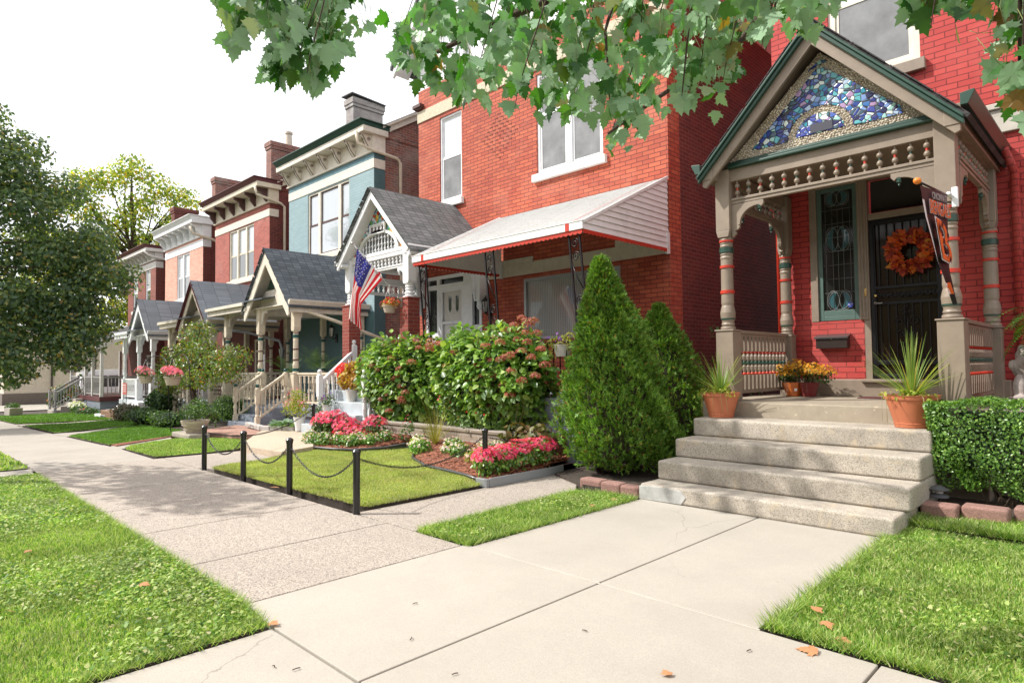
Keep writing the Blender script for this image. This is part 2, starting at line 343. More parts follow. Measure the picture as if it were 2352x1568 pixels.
# sidewalk, exposed aggregate in front of the second house, panels with joints
g = .016
def panels(xs, y0, y1): return [rect(xs[i]+g/2, xs[i+1]-g/2, y0, y1) for i in range(len(xs)-1)]
structure('sidewalk', panels([-12.71, -11.3, -9.85, -8.4, -7.0, -5.6, -4.405], 1.83, 3.77), M['aggr'], 0, .1, bevel=.006)
structure('garden_path', [[(-6.24, 3.79), (-5.12, 3.79), (-5.13, 5.1), (-6.24, 5.1)], [(-6.24, 5.112), (-5.13, 5.112), (-5.16, 6.3), (-5.5, 6.75), (-5.9, 7.1), (-6.2, 9.0), (-6.24, 9.0)],
   [(-12.7, 3.79), (-11.0, 3.79), (-10.6, 3.95), (-10.7, 4.6), (-11.2, 5.5), (-12.6, 5.2)]], M['aggr'], 0, .1, bevel=.006)
structure('concrete_sidewalk', [rect(-4.395, -2.907, 1.79, 3.79), rect(-2.893, -1.057, 1.79, 3.79), rect(-1.043, .75, 1.79, 3.79), rect(.76, 2.5, 1.79, 3.79)], M['conc'], .002, .1, bevel=.006)
structure('entrance_path', [[(-4.30, 3.81), (-2.907, 3.81), (-2.907, 6.52), (-4.32, 6.5)], [(-2.893, 3.81), (-1.71, 3.81), (-1.74, 6.56), (-2.893, 6.52)]], M['conc'], .004, .1, bevel=.006)
structure('driveway_apron', [[(-3.87, -2.98), (-2.907, -2.98), (-2.907, 1.77), (-3.87, 1.77)], [(-2.893, -2.98), (-1.0, -2.98), (-1.0, 1.77), (-2.893, 1.77)], rect(-.985, 2.5, -2.98, 1.77)], M['conc'], .002, .1, bevel=.006)
structure('expansion_joint', [rect(-4.4, -1.7, 3.792, 3.808)], paint('mortar_joint', (.50,.455,.39), .9, wear=(.27,.24,.20)), -.0005)
structure('far_sidewalk', [rect(-16.2, -12.73, 1.9, 3.62), rect(-20, -16.21, 1.9, 3.6), rect(-24, -20.01, 1.9, 3.6), rect(-28, -24.01, 1.9, 3.6), rect(-32, -28.01, 1.9, 3.7), rect(-36, -32.01, 1.9, 3.7), rect(-46.5, -36.01, 1.9, 3.7),
   [(-15.7, 3.63), (-14.85, 3.63), (-16.1, 5.0), (-17.0, 5.2)], [(-21.7, 3.63), (-20.0, 3.63), (-21.6, 4.95), (-22.5, 5.2), (-22.9, 5.9), (-23.4, 5.9), (-21.75, 4.3)],
   [(-28.9, 3.72), (-27.6, 3.72), (-27.0, 5.0), (-28.0, 6.9), (-28.8, 6.9), (-28.0, 5.0)]], M['conc_old'], -.002, .1, bevel=.006)
structure('far_apron', [rect(-13.0, -12.15, -2.9, 1.88)], M['conc'], .0, .1)
M['paver'] = brick('red_brick_pavers', (.36,.20,.15), (.28,.14,.10), (.3,.22,.17), bw=.22, bh=.1, ms=.008, dirtamt=.2)
slab = structure('raised_walk', [[(-12.55, 5.1), (-10.95, 5.18), (-11.25, 5.95), (-13.75, 7.25), (-15.3, 8.2), (-16.8, 7.8), (-14.6, 6.3)]], concrete('tan_aggregate_slab', (.50,.40,.30), .4, 120, (.3,.25,.2), .35, .5), .12, .16, bevel=.01)
# flat pavers lie in the plane of the ground, so their courses use x and y
m, nt, bs = newmat('brick_paving'); ge = nd(nt, 'ShaderNodeNewGeometry'); b = nd(nt, 'ShaderNodeTexBrick'); nt.links.new(ge.outputs['Position'], b.inputs['Vector'])
b.inputs['Scale'].default_value = 1; b.inputs['Brick Width'].default_value = .22; b.inputs['Row Height'].default_value = .11; b.inputs['Mortar Size'].default_value = .006
b.inputs['Color1'].default_value = (.42,.25,.19,1); b.inputs['Color2'].default_value = (.34,.18,.14,1); b.inputs['Mortar'].default_value = (.2,.14,.1,1); nt.links.new(b.outputs[0], bs.inputs['Base Color']); bs.inputs['Roughness'].default_value = .9
structure('brick_paving', [[(-16.9, 5.7), (-14.9, 5.85), (-14.3, 6.35), (-16.3, 7.9), (-17.6, 8.2), (-18.2, 7.3)]], m, .1, .14)
# ---------------------------------------------------------------- lawns: soil slab + blades
LAWNS = {
 'kerb_lawn': ([(-12.1, -2.95), (-3.9, -2.95), (-3.9, 1.74), (-4.45, 1.80), (-8.2, 1.81), (-12.1, 1.80)], 'short bright clover and grass'),
 'fenced_lawn': ([(-10.5, 3.86), (-9.2, 3.9), (-7.6, 3.93), (-6.28, 3.97), (-6.27, 4.8), (-6.28, 5.66), (-6.85, 5.9), (-7.9, 6.02), (-8.74, 6.38), (-9.6, 7.18), (-10.05, 7.24), (-10.35, 6.3), (-10.84, 6.08), (-11.3, 5.9), (-11.15, 5.5), (-10.7, 4.7), (-10.65, 4.1)], ''),
 'wedge_lawn': ([(-5.06, 3.80), (-4.34, 3.80), (-4.34, 6.4), (-4.7, 6.42), (-5.12, 6.25), (-5.1, 5.1)], ''),
 'right_lawn': ([(-1.66, 3.84), (2.5, 3.84), (2.5, 8.5), (-1.0, 8.16), (-1.4, 7.86), (-1.66, 7.7), (-1.69, 6.6)], ''),
 'middle_lawn': ([(-12.9, 3.7), (-14.75, 3.66), (-15.3, 3.95), (-16.1, 4.95), (-16.0, 5.3), (-14.7, 5.8), (-13.9, 5.95), (-12.85, 5.15), (-12.8, 4.4)], ''),
 'shaded_lawn': ([(-16.0, 3.68), (-19.9, 3.66), (-21.5, 4.95), (-22.3, 5.5), (-22.6, 6.1), (-19, 6.1), (-17.2, 5.35)], ''),
 'third_lawn': ([(-21.9, 3.7), (-27.4, 3.76), (-26.9, 5.0), (-27.7, 6.9), (-23.6, 6.9), (-22.95, 5.8)], ''),
 'far_lawn': ([(-29.1, 3.76), (-38.5, 3.8), (-37.5, 8.0), (-30, 8.0), (-28.2, 6.2)], ''),
 'corner_lawn': ([(-13.05, -2.95), (-46, -2.95), (-46, 1.85), (-13.05, 1.85)], '')}
LAWNS['lawn_rise'] = ([(-1.60, 6.95), (.6, 6.95), (.6, 7.6), (-.9, 7.52), (-1.3, 7.40), (-1.60, 7.32)], '')
def inside(px, py, poly):
    c = np.zeros(len(px), bool); n = len(poly); j = n-1
    for i in range(n):
        xi, yi = poly[i]; xj, yj = poly[j]
        cond = ((yi > py) != (yj > py)) & (px < (xj-xi)*(py-yi)/(yj-yi+1e-12)+xi); c ^= cond; j = i
    return c
def sample(poly, n):
    xs = [p[0] for p in poly]; ys = [p[1] for p in poly]
    A = (max(xs)-min(xs))*(max(ys)-min(ys)); out = []; cnt = 0
    while cnt < n:
        x = rng.uniform(min(xs), max(xs), 4*n); y = rng.uniform(min(ys), max(ys), 4*n); k = inside(x, y, poly)
        out.append(np.stack([x[k], y[k]], 1)); cnt += k.sum()
    return np.concatenate(out)[:n]
def area(poly): return abs(sum(poly[i][0]*poly[(i+1) % len(poly)][1]-poly[(i+1) % len(poly)][0]*poly[i][1] for i in range(len(poly))))/2
def gzv(x): return np.where(x < -15, .022*(np.maximum(x, -45)+15), 0.)
def npmesh(name, V, F, smooth=False):
    me = bpy.data.meshes.new(name); k = F.shape[1]
    me.vertices.add(len(V)); me.vertices.foreach_set('co', V.astype(np.float32).ravel())
    me.loops.add(F.size); me.loops.foreach_set('vertex_index', F.astype(np.int32).ravel())
    me.polygons.add(len(F)); me.polygons.foreach_set('loop_start', np.arange(0, F.size, k, dtype=np.int32))
    try: me.polygons.foreach_set('loop_total', np.full(len(F), k, np.int32))
    except Exception: pass
    me.update(calc_edges=True)
    if smooth: me.shade_smooth()
    return me
GB = [(0, (.055,.14,.02)), (.25, (.15,.30,.045)), (.6, (.34,.49,.10)), (.86, (.50,.60,.21)), (1, (.64,.58,.36))]
_m=M['grassbase']; _nt=_m.node_tree; _bs=_nt.nodes['Principled BSDF']; _src=_bs.inputs['Base Color'].links[0].from_socket
_g=nd(_nt,'ShaderNodeNewGeometry'); _s=nd(_nt,'ShaderNodeSeparateXYZ'); _nt.links.new(_g.outputs['True Normal'],_s.inputs[0]); _l=nd(_nt,'ShaderNodeMath',operation='GREATER_THAN'); _l.inputs[1].default_value=.5; _nt.links.new(_s.outputs[2],_l.inputs[0])
_x=mixc(_nt,_l.outputs[0],(.045,.033,.025),_src); _nt.links.new(_x.outputs[0],_bs.inputs['Base Color'])
def patchy(m, col=(.42,.36,.13), lo=.5, hi=.7, amt=.6, sc=1.1):
    nt=m.node_tree; ge=nd(nt,'ShaderNodeNewGeometry'); n=noise(nt,sc,5,ge.outputs['Position'],.65); r=ramp(nt,[(lo,(0,0,0)),(hi,(1,1,1))]); nt.links.new(n.outputs[0],r.inputs[0]); ml=nd(nt,'ShaderNodeMath',operation='MULTIPLY'); nt.links.new(r.outputs[0],ml.inputs[0]); ml.inputs[1].default_value=amt
    for node,inp in ((nt.nodes['Principled BSDF'],'Base Color'),):
        src=node.inputs[inp].links[0].from_socket; x=mixc(nt,ml.outputs[0],src,col); nt.links.new(x.outputs[0],node.inputs[inp])
    return m
M['blade'] = leafmat('grass_blades', GB, trans=.4, rough=.5, tcol=(1.2,1.3,.6))
M['blade_y'] = leafmat('dry_green_blades', [(0, (.16,.24,.04)), (.35, (.38,.46,.11)), (.8, (.56,.60,.22)), (1, (.70,.58,.36))], trans=.4, tcol=(1.2,1.3,.6))
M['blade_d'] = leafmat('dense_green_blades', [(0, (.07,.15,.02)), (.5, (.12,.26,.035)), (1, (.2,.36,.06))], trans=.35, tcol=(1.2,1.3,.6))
patchy(M['blade'], (.44,.42,.22), .5, .75, .4, 1.1); patchy(M['blade_y'], (.48,.38,.18), .48, .68, .65, 2.0)
def blades(poly, z, dens, h, wd, bare=0):
    n = int(area(poly)*dens); P = sample(poly, n)
    # clumpy height field and lower growth near the edge
    cl = .75+.25*np.sin(P[:, 0]*3.1+np.sin(P[:, 1]*2.3)*2)*np.cos(P[:, 1]*3.7+np.sin(P[:, 0]*1.9)*2)
    H = h*rng.uniform(.45, 1.15, n)*cl; a = rng.uniform(0, 2*PI, n); t = rng.uniform(.1, .9, n)*H; b = rng.uniform(0, 2*PI, n)
    dx = np.cos(a)*wd/2; dy = np.sin(a)*wd/2; zz = gzv(P[:, 0])+z
    V = np.zeros((n, 5, 3)); 
    V[:, 0] = np.stack([P[:, 0]-dx, P[:, 1]-dy, zz-.005], 1); V[:, 1] = np.stack([P[:, 0]+dx, P[:, 1]+dy, zz-.005], 1)
    mx_, my_ = P[:, 0]+np.cos(b)*t*.35, P[:, 1]+np.sin(b)*t*.35
    V[:, 2] = np.stack([mx_+dx*.8, my_+dy*.8, zz+H*.6], 1); V[:, 3] = np.stack([mx_-dx*.8, my_-dy*.8, zz+H*.6], 1)
    V[:, 4] = np.stack([P[:, 0]+np.cos(b)*t*1.1, P[:, 1]+np.sin(b)*t*1.1, zz+H*.95], 1)
    i = np.arange(n)[:, None]*5
    F = np.concatenate([i+np.array([[0, 1, 2]]), i+np.array([[0, 2, 3]]), i+np.array([[3, 2, 4]])], 0)
    return V.reshape(-1, 3), F
def clover(poly, z, dens, r):
    n = int(area(poly)*dens); C = sample(poly, n)
    keep = (np.sin(C[:, 0]*2.1+1.3*np.sin(C[:, 1]*1.7))+np.cos(C[:, 1]*2.9+C[:, 0]) > rng.uniform(-1.2, 1.6, n)); C = C[keep]; n = len(C)
    zz = gzv(C[:, 0])+z+rng.uniform(.012, .04, n); Vs = []; k = 6; s = r*rng.uniform(.6, 1.3, n)
    tx, ty = rng.normal(0, .35, n), rng.normal(0, .35, n)
    ang = rng.uniform(0, 6.28, n)
    V = np.zeros((n, k, 3))
    for j in range(k):
        a = ang+2*PI*j/k; rad = s*(1 if j % 2 else .72); x = np.cos(a)*rad; y = np.sin(a)*rad
        V[:, j] = np.stack([C[:, 0]+x, C[:, 1]+y, zz+x*tx+y*ty], 1)
    F = np.arange(n*k).reshape(n, k); return V.reshape(-1, 3), F
def edgeblades(poly, z, per_m, h, wd, out=.03):
    V=[];F=[];
    P=[];
    for i,a in enumerate(poly):
        b=poly[(i+1)%len(poly)]; L=math.hypot(b[0]-a[0],b[1]-a[1]); n=int(L*per_m); t=rng.uniform(0,1,n); q=np.stack([a[0]+(b[0]-a[0])*t,a[1]+(b[1]-a[1])*t],1)+rng.normal(0,out,(n,2)); P.append(q)
    P=np.concatenate(P); n=len(P); H=h*rng.uniform(.5,1.3,n); a=rng.uniform(0,6.28,n); b=rng.uniform(0,6.28,n); zz=gzv(P[:,0])+z-.01
    dx=np.cos(a)*wd/2; dy=np.sin(a)*wd/2; V=np.zeros((n,3,3))
    V[:,0]=np.stack([P[:,0]-dx,P[:,1]-dy,zz],1); V[:,1]=np.stack([P[:,0]+dx,P[:,1]+dy,zz],1); V[:,2]=np.stack([P[:,0]+np.cos(b)*H*.8,P[:,1]+np.sin(b)*H*.8,zz+H*.8],1)
    return V.reshape(-1,3), np.arange(n*3).reshape(n,3)
GL = {'kerb_lawn': (8500, .045, .006, 'blade'), 'fenced_lawn': (7500, .034, .006, 'blade_y'), 'wedge_lawn': (10000, .055, .006, 'blade'), 'right_lawn': (10000, .062, .007, 'blade'),
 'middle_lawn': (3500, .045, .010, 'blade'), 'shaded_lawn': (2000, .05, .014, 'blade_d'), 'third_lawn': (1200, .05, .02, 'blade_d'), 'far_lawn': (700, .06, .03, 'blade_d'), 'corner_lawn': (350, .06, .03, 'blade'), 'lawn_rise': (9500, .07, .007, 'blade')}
for nm, (poly, _) in LAWNS.items():
    zt = {'fenced_lawn': .045, 'lawn_rise': .075}.get(nm, .012)
    structure(nm, [poly], M['grassbase'], zt, .12, jitter=.018 if nm not in ('corner_lawn', 'far_lawn') else 0)
    d, h, wd, mt = GL[nm]
    vis = poly
    if nm == 'kerb_lawn': vis = [(-12.1, .1), (-8, -.4), (-3.9, .2), (-3.92, 1.74), (-4.45, 1.80), (-8.2, 1.81), (-12.1, 1.80)]
    if nm == 'right_lawn': vis = [(-1.66, 3.84), (-.2, 3.84), (-.5, 8.5), (-1.0, 8.16), (-1.4, 7.86), (-1.66, 7.7), (-1.69, 6.6)]
    if nm == 'corner_lawn': vis = [(-13.05, .6), (-46, .6), (-46, 1.85), (-13.05, 1.85)]
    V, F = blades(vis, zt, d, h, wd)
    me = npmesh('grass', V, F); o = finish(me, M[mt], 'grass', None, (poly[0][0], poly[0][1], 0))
    tag(o, {'kerb_lawn': 'bright short grass mixed with clover on the lawn by the kerb', 'fenced_lawn': 'yellowish short grass inside the bollards and chains', 'wedge_lawn': 'grass on the small wedge beside the concrete steps', 'right_lawn': 'longer grass at the right in front of the clipped hedge',
      'middle_lawn': 'sunlit grass on the small lawn beyond the bollards', 'shaded_lawn': 'dark green shaded grass in front of the small tree', 'third_lawn': 'grass strip before the fourth house', 'far_lawn': 'grass strip before the farthest house', 'lawn_rise': 'taller grass on the rise below the reddish edging stones', 'corner_lawn': 'grass along the kerb beneath the far street tree'}[nm], 'grass', None, 'stuff')
    if nm in ('kerb_lawn', 'right_lawn', 'wedge_lawn', 'fenced_lawn', 'lawn_rise'):
        V, F = edgeblades(vis, zt, 900, h*1.5, wd, .02)
        o = finish(npmesh('grass_edge', V, F), M[mt], 'grass_edge', None, (poly[0][0], poly[0][1], 0)); tag(o, 'ragged overhanging blades round the edge of the '+nm.replace('_', ' '), 'grass', None, 'stuff')
    if nm in ('kerb_lawn', 'wedge_lawn', 'right_lawn'):
        V, F = clover(vis, zt, 4200 if nm == 'kerb_lawn' else 1500, .013)
        o = finish(npmesh('clover', V, F), M['blade'], 'clover', None, (poly[0][0], poly[0][1], 0)); tag(o, 'small round clover leaves in the '+nm.replace('_', ' '), 'clover', None, 'stuff')
# ================================================================ house components
YF = 10.7; YP = 8.45
def holed(mb, x0, x1, z0, z1, y, holes, depth=.13, m=0):
    xs = sorted({x0, x1, *[h[0] for h in holes], *[h[1] for h in holes]}); zs = sorted({z0, z1, *[h[2] for h in holes], *[h[3] for h in holes]})
    for i in range(len(xs)-1):
        for j in range(len(zs)-1):
            cx, cz = (xs[i]+xs[i+1])/2, (zs[j]+zs[j+1])/2
            if any(h[0] < cx < h[1] and h[2] < cz < h[3] for h in holes): continue
            mb.quad((xs[i], y, zs[j]), (xs[i+1], y, zs[j]), (xs[i+1], y, zs[j+1]), (xs[i], y, zs[j+1]), m)
    for a, b, c, d in [h[:4] for h in holes]:
        e = y+depth
        mb.quad((a, y, c), (a, e, c), (a, e, d), (a, y, d), m); mb.quad((b, y, d), (b, e, d), (b, e, c), (b, y, c), m)
        mb.quad((a, y, d), (a, e, d), (b, e, d), (b, y, d), m); mb.quad((a, y, c), (b, y, c), (b, e, c), (a, e, c), m)
def frame(mb, x0, x1, z0, z1, y0, y1, w, m=0):
    mb.box(x0, x0+w, y0, y1, z0, z1, m).box(x1-w, x1, y0, y1, z0, z1, m).box(x0+w, x1-w, y0, y1, z1-w, z1, m).box(x0+w, x1-w, y0, y1, z0, z0+w, m)
def curtainmat(name, c, rough=.4, strength=.6):
    m, nt, bs = newmat(name); ge = nd(nt, 'ShaderNodeNewGeometry')
    wv = nd(nt, 'ShaderNodeTexWave'); wv.bands_direction = 'X'; wv.inputs['Scale'].default_value = 6; wv.inputs['Distortion'].default_value = 3; wv.inputs['Detail'].default_value = 2; nt.links.new(ge.outputs['Position'], wv.inputs['Vector'])
    r = ramp(nt, [(0, tuple(x*.6 for x in c)), (1, c)]); nt.links.new(wv.outputs[0], r.inputs[0]); nt.links.new(r.outputs[0], bs.inputs['Base Color'])
    bs.inputs['Roughness'].default_value = rough; bs.inputs['Coat Weight'].default_value = 1; bs.inputs['Coat Roughness'].default_value = .02; bs.inputs['Coat IOR'].default_value = 1.7
    return m
M['sky_blind'] = curtainmat('blind_and_sky_reflection', (.60,.63,.66)); M['screen'] = paint('insect_screen_grey', (.20,.205,.21), .35, var=.35, scale=2.5)  # pale upper panes: reflected sky put into the colour, blinds in far windows
M['glass_sky'] = plain('sky_painted_glass', (.42,.46,.50), .04, coat=1); M['glass_sky'].node_tree.nodes['Principled BSDF'].inputs['Specular IOR Level'].default_value = .9  # pale base colour paints the reflected sky into the glass
M['glass_mid'] = plain('grey_window_glass', (.06,.07,.075), .04, coat=1)  # mid grey glass for doors, lower sashes and the van
def window(parent, x0, x1, z0, z1, y, mf, up='sky_blind', lo='screen', split=.5, fw_=.06, inner=.035, sill=None, sillm=None, lights=None, zsplit=None, sm=None):
    """sash window set in the reveal of a wall facing the street"""
    f = MB(); frame(f, x0, x1, z0, z1, y+.03, y+.11, fw_)
    w = f.build('window', mf, parent, bevel=.004)
    lights = lights or [(x0+fw_, x1-fw_)]
    for a, b in lights:
        zm = z0+fw_+(z1-z0-2*fw_)*split
        for (c, d, mat, yo) in ((z0+fw_, zm, lo, .055), (zm, z1-fw_, up, .075)):
            s = MB(); frame(s, a, b, c, d, y+yo, y+yo+.03, inner); s.build('sash', sm or mf, w, bevel=.003)
            p = MB(); p.box(a+inner, b-inner, y+yo+.012, y+yo+.022, c+inner, d-inner); p.build('pane', M[mat], w)
    if len(lights) > 1:
        s = MB()
        for k in range(len(lights)-1): s.box(lights[k][1], lights[k+1][0], y+.02, y+.12, z0+fw_, z1-fw_)
        s.build('mullion', mf, w, bevel=.004)
    if sill:
        s = MB(); s.box(x0-sill, x1+sill, y-.09, y+.06, z0-.17, z0-.002); s.build('sill', sillm or M['stone'], w, bevel=.008)
    return w
def shell(mb, x0, x1, z0, z1, yb, mside=1, strip=None, mstrip=2, sidez=None):
    """side, back and flat top of a house; strip = depth of front-coloured return on the right side"""
    y = YF
    for x, flip in ((x1, False), (x0, True)):
        ys = [y, y+strip, yb] if strip else [y, yb]
        for i in range(len(ys)-1):
            m = mstrip if (strip and i == 0) else mside; off = -.02 if (strip and i == 1) else 0
            xx = x+(off if not flip else -off)
            mb.quad((xx, ys[i], z0), (xx, ys[i+1], z0), (xx, ys[i+1], z1), (xx, ys[i], z1), m)
            if strip and i == 0: mb.quad((xx, ys[1], z0), (xx+(-.02 if not flip else .02), ys[1], z0), (xx+(-.02 if not flip else .02), ys[1], z1), (xx, ys[1], z1), m)
    mb.quad((x1, yb, z0), (x0, yb, z0), (x0, yb, z1), (x1, yb, z1), mside)
def gable_roof(parent, cx, hw, za, ze, y0, y1, roofm, trim, crown=None, th=.05, board=.17, soffit=.3):
    """porch roof: ridge runs away from the street; front rake boards and soffit"""
    s = (za-ze)/hw; L = math.hypot(1, s)
    r = MB()
    for sg in (-1, 1):
        a = (cx, za); b = (cx+sg*hw, ze); nx, nz = sg*s/L, 1/L
        pts = [(a[0], y0, a[1]+.02), (b[0]+sg*.06, y0, b[1]-.06*s+.02), (b[0]+sg*.06+nx*th, y0, b[1]-.06*s+.02+nz*th), (a[0], y0, a[1]+.02+th*L)]
        r.prism(pts, (0, y1-y0, 0))
    roof = r.build('porch_roof', roofm, parent)
    ragged = MB()
    for sg in (-1, 1):
        for k in range(16):
            t = (k+random.random())/16; x = cx+sg*hw*t; z = za-(za-ze)*t+.02+th*L*.9
            ragged.bar((x-.05, y0-.012-random.random()*.012, z+.05*s*sg*1), (x+.05, y0-.012, z-.05*s*sg), .05, .012)
    tag(ragged.build('shingle_edge', roofm, roof), kind='stuff')
    b = MB()
    for sg in (-1, 1):
        a0 = (cx, za); b0 = (cx+sg*hw, ze); 
        b.prism([(a0[0], y0+.03, a0[1]), (b0[0], y0+.03, b0[1]), (b0[0], y0+.03, b0[1]-board*L*.62), (b0[0]-sg*board*.3, y0+.03, b0[1]-board*L*.72+board*.3*s*0), (a0[0], y0+.03, a0[1]-board*L)], (0, .05, 0))
    b.build('rake_board', trim, roof, bevel=.006)
    b = MB()
    for sg in (-1, 1):
        b.prism([(cx, y0+.082, za-.03), (cx+sg*hw*.99, y0+.082, ze-.03), (cx+sg*hw*.99, y0+.082, ze-.07), (cx, y0+.082, za-.07)], (0, y1-y0-.1, 0))
    b.build('soffit', trim, roof)
    if crown:
        b = MB()
        for sg in (-1, 1):
            nx, nz = sg*s/L, 1/L
            for o0, o1, yy in ((.0, .045, y0-.03), (.045, .075, y0-.06)):
                b.prism([(cx+nx*0, yy, za-.05*L+o0*L), (cx+sg*(hw+.04), yy, ze-.04*s-.05*L+o0*L), (cx+sg*(hw+.04), yy, ze-.04*s-.05*L+o1*L), (cx, yy, za-.05*L+o1*L)], (0, y0+.03-yy-.002, 0))
        b.build('crown_moulding', crown, roof, bevel=.008)
    return roof
def eave(parent, x, y0, y1, z, trim, gut=None, sg=1, h=.2):
    """box gutter and fascia along the side of a porch"""
    b = MB(); b.box(x-.16*sg, x, y0, y1, z-h, z-.06); e = b.build('fascia', trim, parent, bevel=.006)
    b = MB(); x2 = x+.13*sg
    b.prism([(x, y0-.04, z-.1), (x+.07*sg, y0-.04, z-.1), (x2, y0-.04, z+.02), (x2, y0-.04, z+.045), (x2-.02*sg, y0-.04, z+.045), (x, y0-.04, z+.03)], (0, y1-y0+.04, 0))
    b.build('gutter', gut or trim, parent, bevel=.005)
def tprof(z0, z1, r, bands):
    """turned porch post: list of (z, r, material) with rings at the ends; bands: [(t, width, material)]"""
    H = z1-z0; p = [(z0, r*1.12, 0), (z0+.02, r*1.2, 0), (z0+.045, r*1.12, 0), (z0+.05, r*.92, 0), (z0+.075, r*1.08, 0), (z0+.1, r*.95, 0)]
    mids = [(.10, r*.98), (.13, r*1.13), (.19, r*1.2), (.25, r*1.02), (.27, r*.92), (.3, r*1.0), (.55, r*.97), (.78, r*.95), (.8, r*1.06), (.82, r*.92)]
    p += [(z0+H*t, rr_, 0) for t, rr_ in mids if z0+H*t > z0+.1]
    for k in range(5): p += [(z0+H*(.84+k*.03), r*1.04, 0), (z0+H*(.855+k*.03), r*.94, 0)]
    p += [(z1, r*1.1, 0)]
    out = []
    p.sort()
    for z, rr_, m in p:
        t = (z-z0)/H; mm = 0
        for bt, bw, bm_ in bands:
            if bt-bw/2 <= t < bt+bw/2: mm = bm_
        out.append((z, rr_, mm))
    return out
def turned_post(parent, x, y, zf, zb, zt, ztop, mats, r=.085, sq=.12, box=.14, bands=(), name='porch_post', half=False, n=14):
    b = MB(); 
    if zb > zf: b.box(x-box, x+box, y-box, y+box, zf, zb-.02).box(x-box-.015, x+box+.015, y-box-.015, y+box+.015, zb-.02, zb)
    prof = tprof(zb, zt, r, [])
    b.lathe(x, y, prof, n)
    for t, wd, mi in bands:
        z = zb+(zt-zb)*t; b.lathe(x, y, [(z-wd/2, r*1.0, mi), (z-wd/2+.003, r*1.13, mi), (z+wd/2-.003, r*1.13, mi), (z+wd/2, r*1.0, mi)], n)
    b.prism([(x-sq, y-sq, zt+.12), (x-sq*.75, y-sq, zt+.03), (x+sq*.75, y-sq, zt+.03), (x+sq, y-sq, zt+.12)], (0, 2*sq, 0))
    b.box(x-sq, x+sq, y-sq, y+sq, zt+.12, ztop)
    b.lathe(x, y, [(zt, r*1.1), (zt+.04, r*.9)], n)
    return b.build(name, mats, parent, bevel=.006)
def spindle(mb, x, y, z0, z1, mi=0, r=.016, R1=.036, n=8):
    H = z1-z0; p = [(z0, r)]
    for c in (.3, .72):
        for a in range(7):
            th = PI*a/6; p.append((z0+H*c-math.cos(th)*R1, max(r, R1*math.sin(th)), 0))
    p.append((z1, r)); q = []
    for i, t in enumerate(p):
        z = t[0]; q.append((z, t[1], mi if z0+H*.3+R1*.9 <= z < z0+H*.72-R1*.95 else 0))
    q.sort(); mb.lathe(x, y, q, n)
def baluster(mb, x, y, z0, z1, w=.03, cs=(0, 0, 0), flat=.3, n=8):
    H = z1-z0; a = z0+H*flat; b = z1-H*flat; r = w*.9
    mb.box(x-w, x+w, y-w, y+w, z0, a-.01, 0); mb.box(x-w, x+w, y-w, y+w, b+.01, z1, 0)
    c = (a+b)/2; h = b-a
    mb.lathe(x, y, [(a-.012, r*.7, cs[0]), (a+.008, r*1.05, cs[0]), (a+.028, r*.6, 0), (a+h*.2, r*.85), (a+h*.35, r*1.0), (c-.03, r*.55, 0), (c-.015, r*.9, cs[1]), (c+.015, r*.9, cs[1]), (c+.03, r*.55, 0), (b-h*.35, r*.85), (b-h*.2, r*1.05), (b-.028, r*.55, cs[2]), (b-.008, r*1.05, cs[2]), (b+.012, r*.7, cs[2])], n)
def railing(parent, p0, p1, z0, z1, mats, nb, w=.028, cs=(0, 0, 0), flat=.3, name='railing', handle=.045, stuffy=False, slope=0.0, n=8):
    """level or sloped balustrade between two points (slope = rise from p0 to p1)"""
    b = MB(); (xa, ya), (xb, yb) = p0, p1
    b.bar((xa, ya, z1), (xb, yb, z1+slope), handle*2.1, handle, 0); b.bar((xa, ya, z1-handle), (xb, yb, z1-handle+slope), handle*1.2, handle, 0)
    b.bar((xa, ya, z0), (xb, yb, z0+slope), handle*1.2, handle*1.2, 0)
    r = b.build(name, mats, parent, bevel=.004)
    first = None
    for k in range(nb):
        t = (k+.5)/nb
        q = MB(); baluster(q, xa+(xb-xa)*t, ya+(yb-ya)*t, z0+.02+slope*t, z1-handle*1.3+slope*t, w, cs, flat, n); q.build('baluster', mats, r)
    return r
def newel(parent, x, y, z0, z1, mats, w=.06, ball=.05, mi=0):
    b = MB(); H = z1-z0
    b.box(x-w, x+w, y-w, y+w, z0, z0+H*.22); b.lathe(x, y, [(z0+H*.22, w*.8), (z0+H*.25, w*1.0), (z0+H*.28, w*.7), (z0+H*.4, w*.95), (z0+H*.5, w*.65), (z0+H*.52, w*.95), (z0+H*.55, w*.8)], 10)
    b.box(x-w, x+w, y-w, y+w, z0+H*.55, z1-2*ball-.04); b.lathe(x, y, [(z1-2*ball-.04, w*1.15), (z1-2*ball-.02, w*1.15), (z1-2*ball, w*.5), (z1-2*ball+.01, w*.4)], 10)
    b.ball((x, y, z1-ball), ball, mi, 10, 8)
    return b.build('newel_post', mats, parent, bevel=.005)
def bracket_plate(mb, x, z, sg, L=.45, H=.45, th=.05, y=YP, ydir=False, x0=None):
    """scroll-sawn corner bracket hanging under a beam: from the post at x, reaching sg*L"""
    pts = [(0, 0), (L, 0), (L, -.05), (L*.93, -.09), (L*.86, -.06), (L*.8, -.055)]
    for k in range(9):
        a = PI/2*k/8; pts.append((L*.8-L*.55*math.sin(a)*1.0, -.06-H*.52*(1-math.cos(a))))
    pts += [(L*.2, -H*.66), (L*.26, -H*.7), (L*.2, -H*.78), (L*.1, -H*.82), (L*.14, -H*.9), (L*.03, -H), (0, -H)]
    if ydir: mb.prism([(y-th/2, x+sg*p, z+q) for p, q in pts], (th, 0, 0))
    else: mb.prism([(x+sg*p, y-th/2, z+q) for p, q in pts], (0, th, 0))
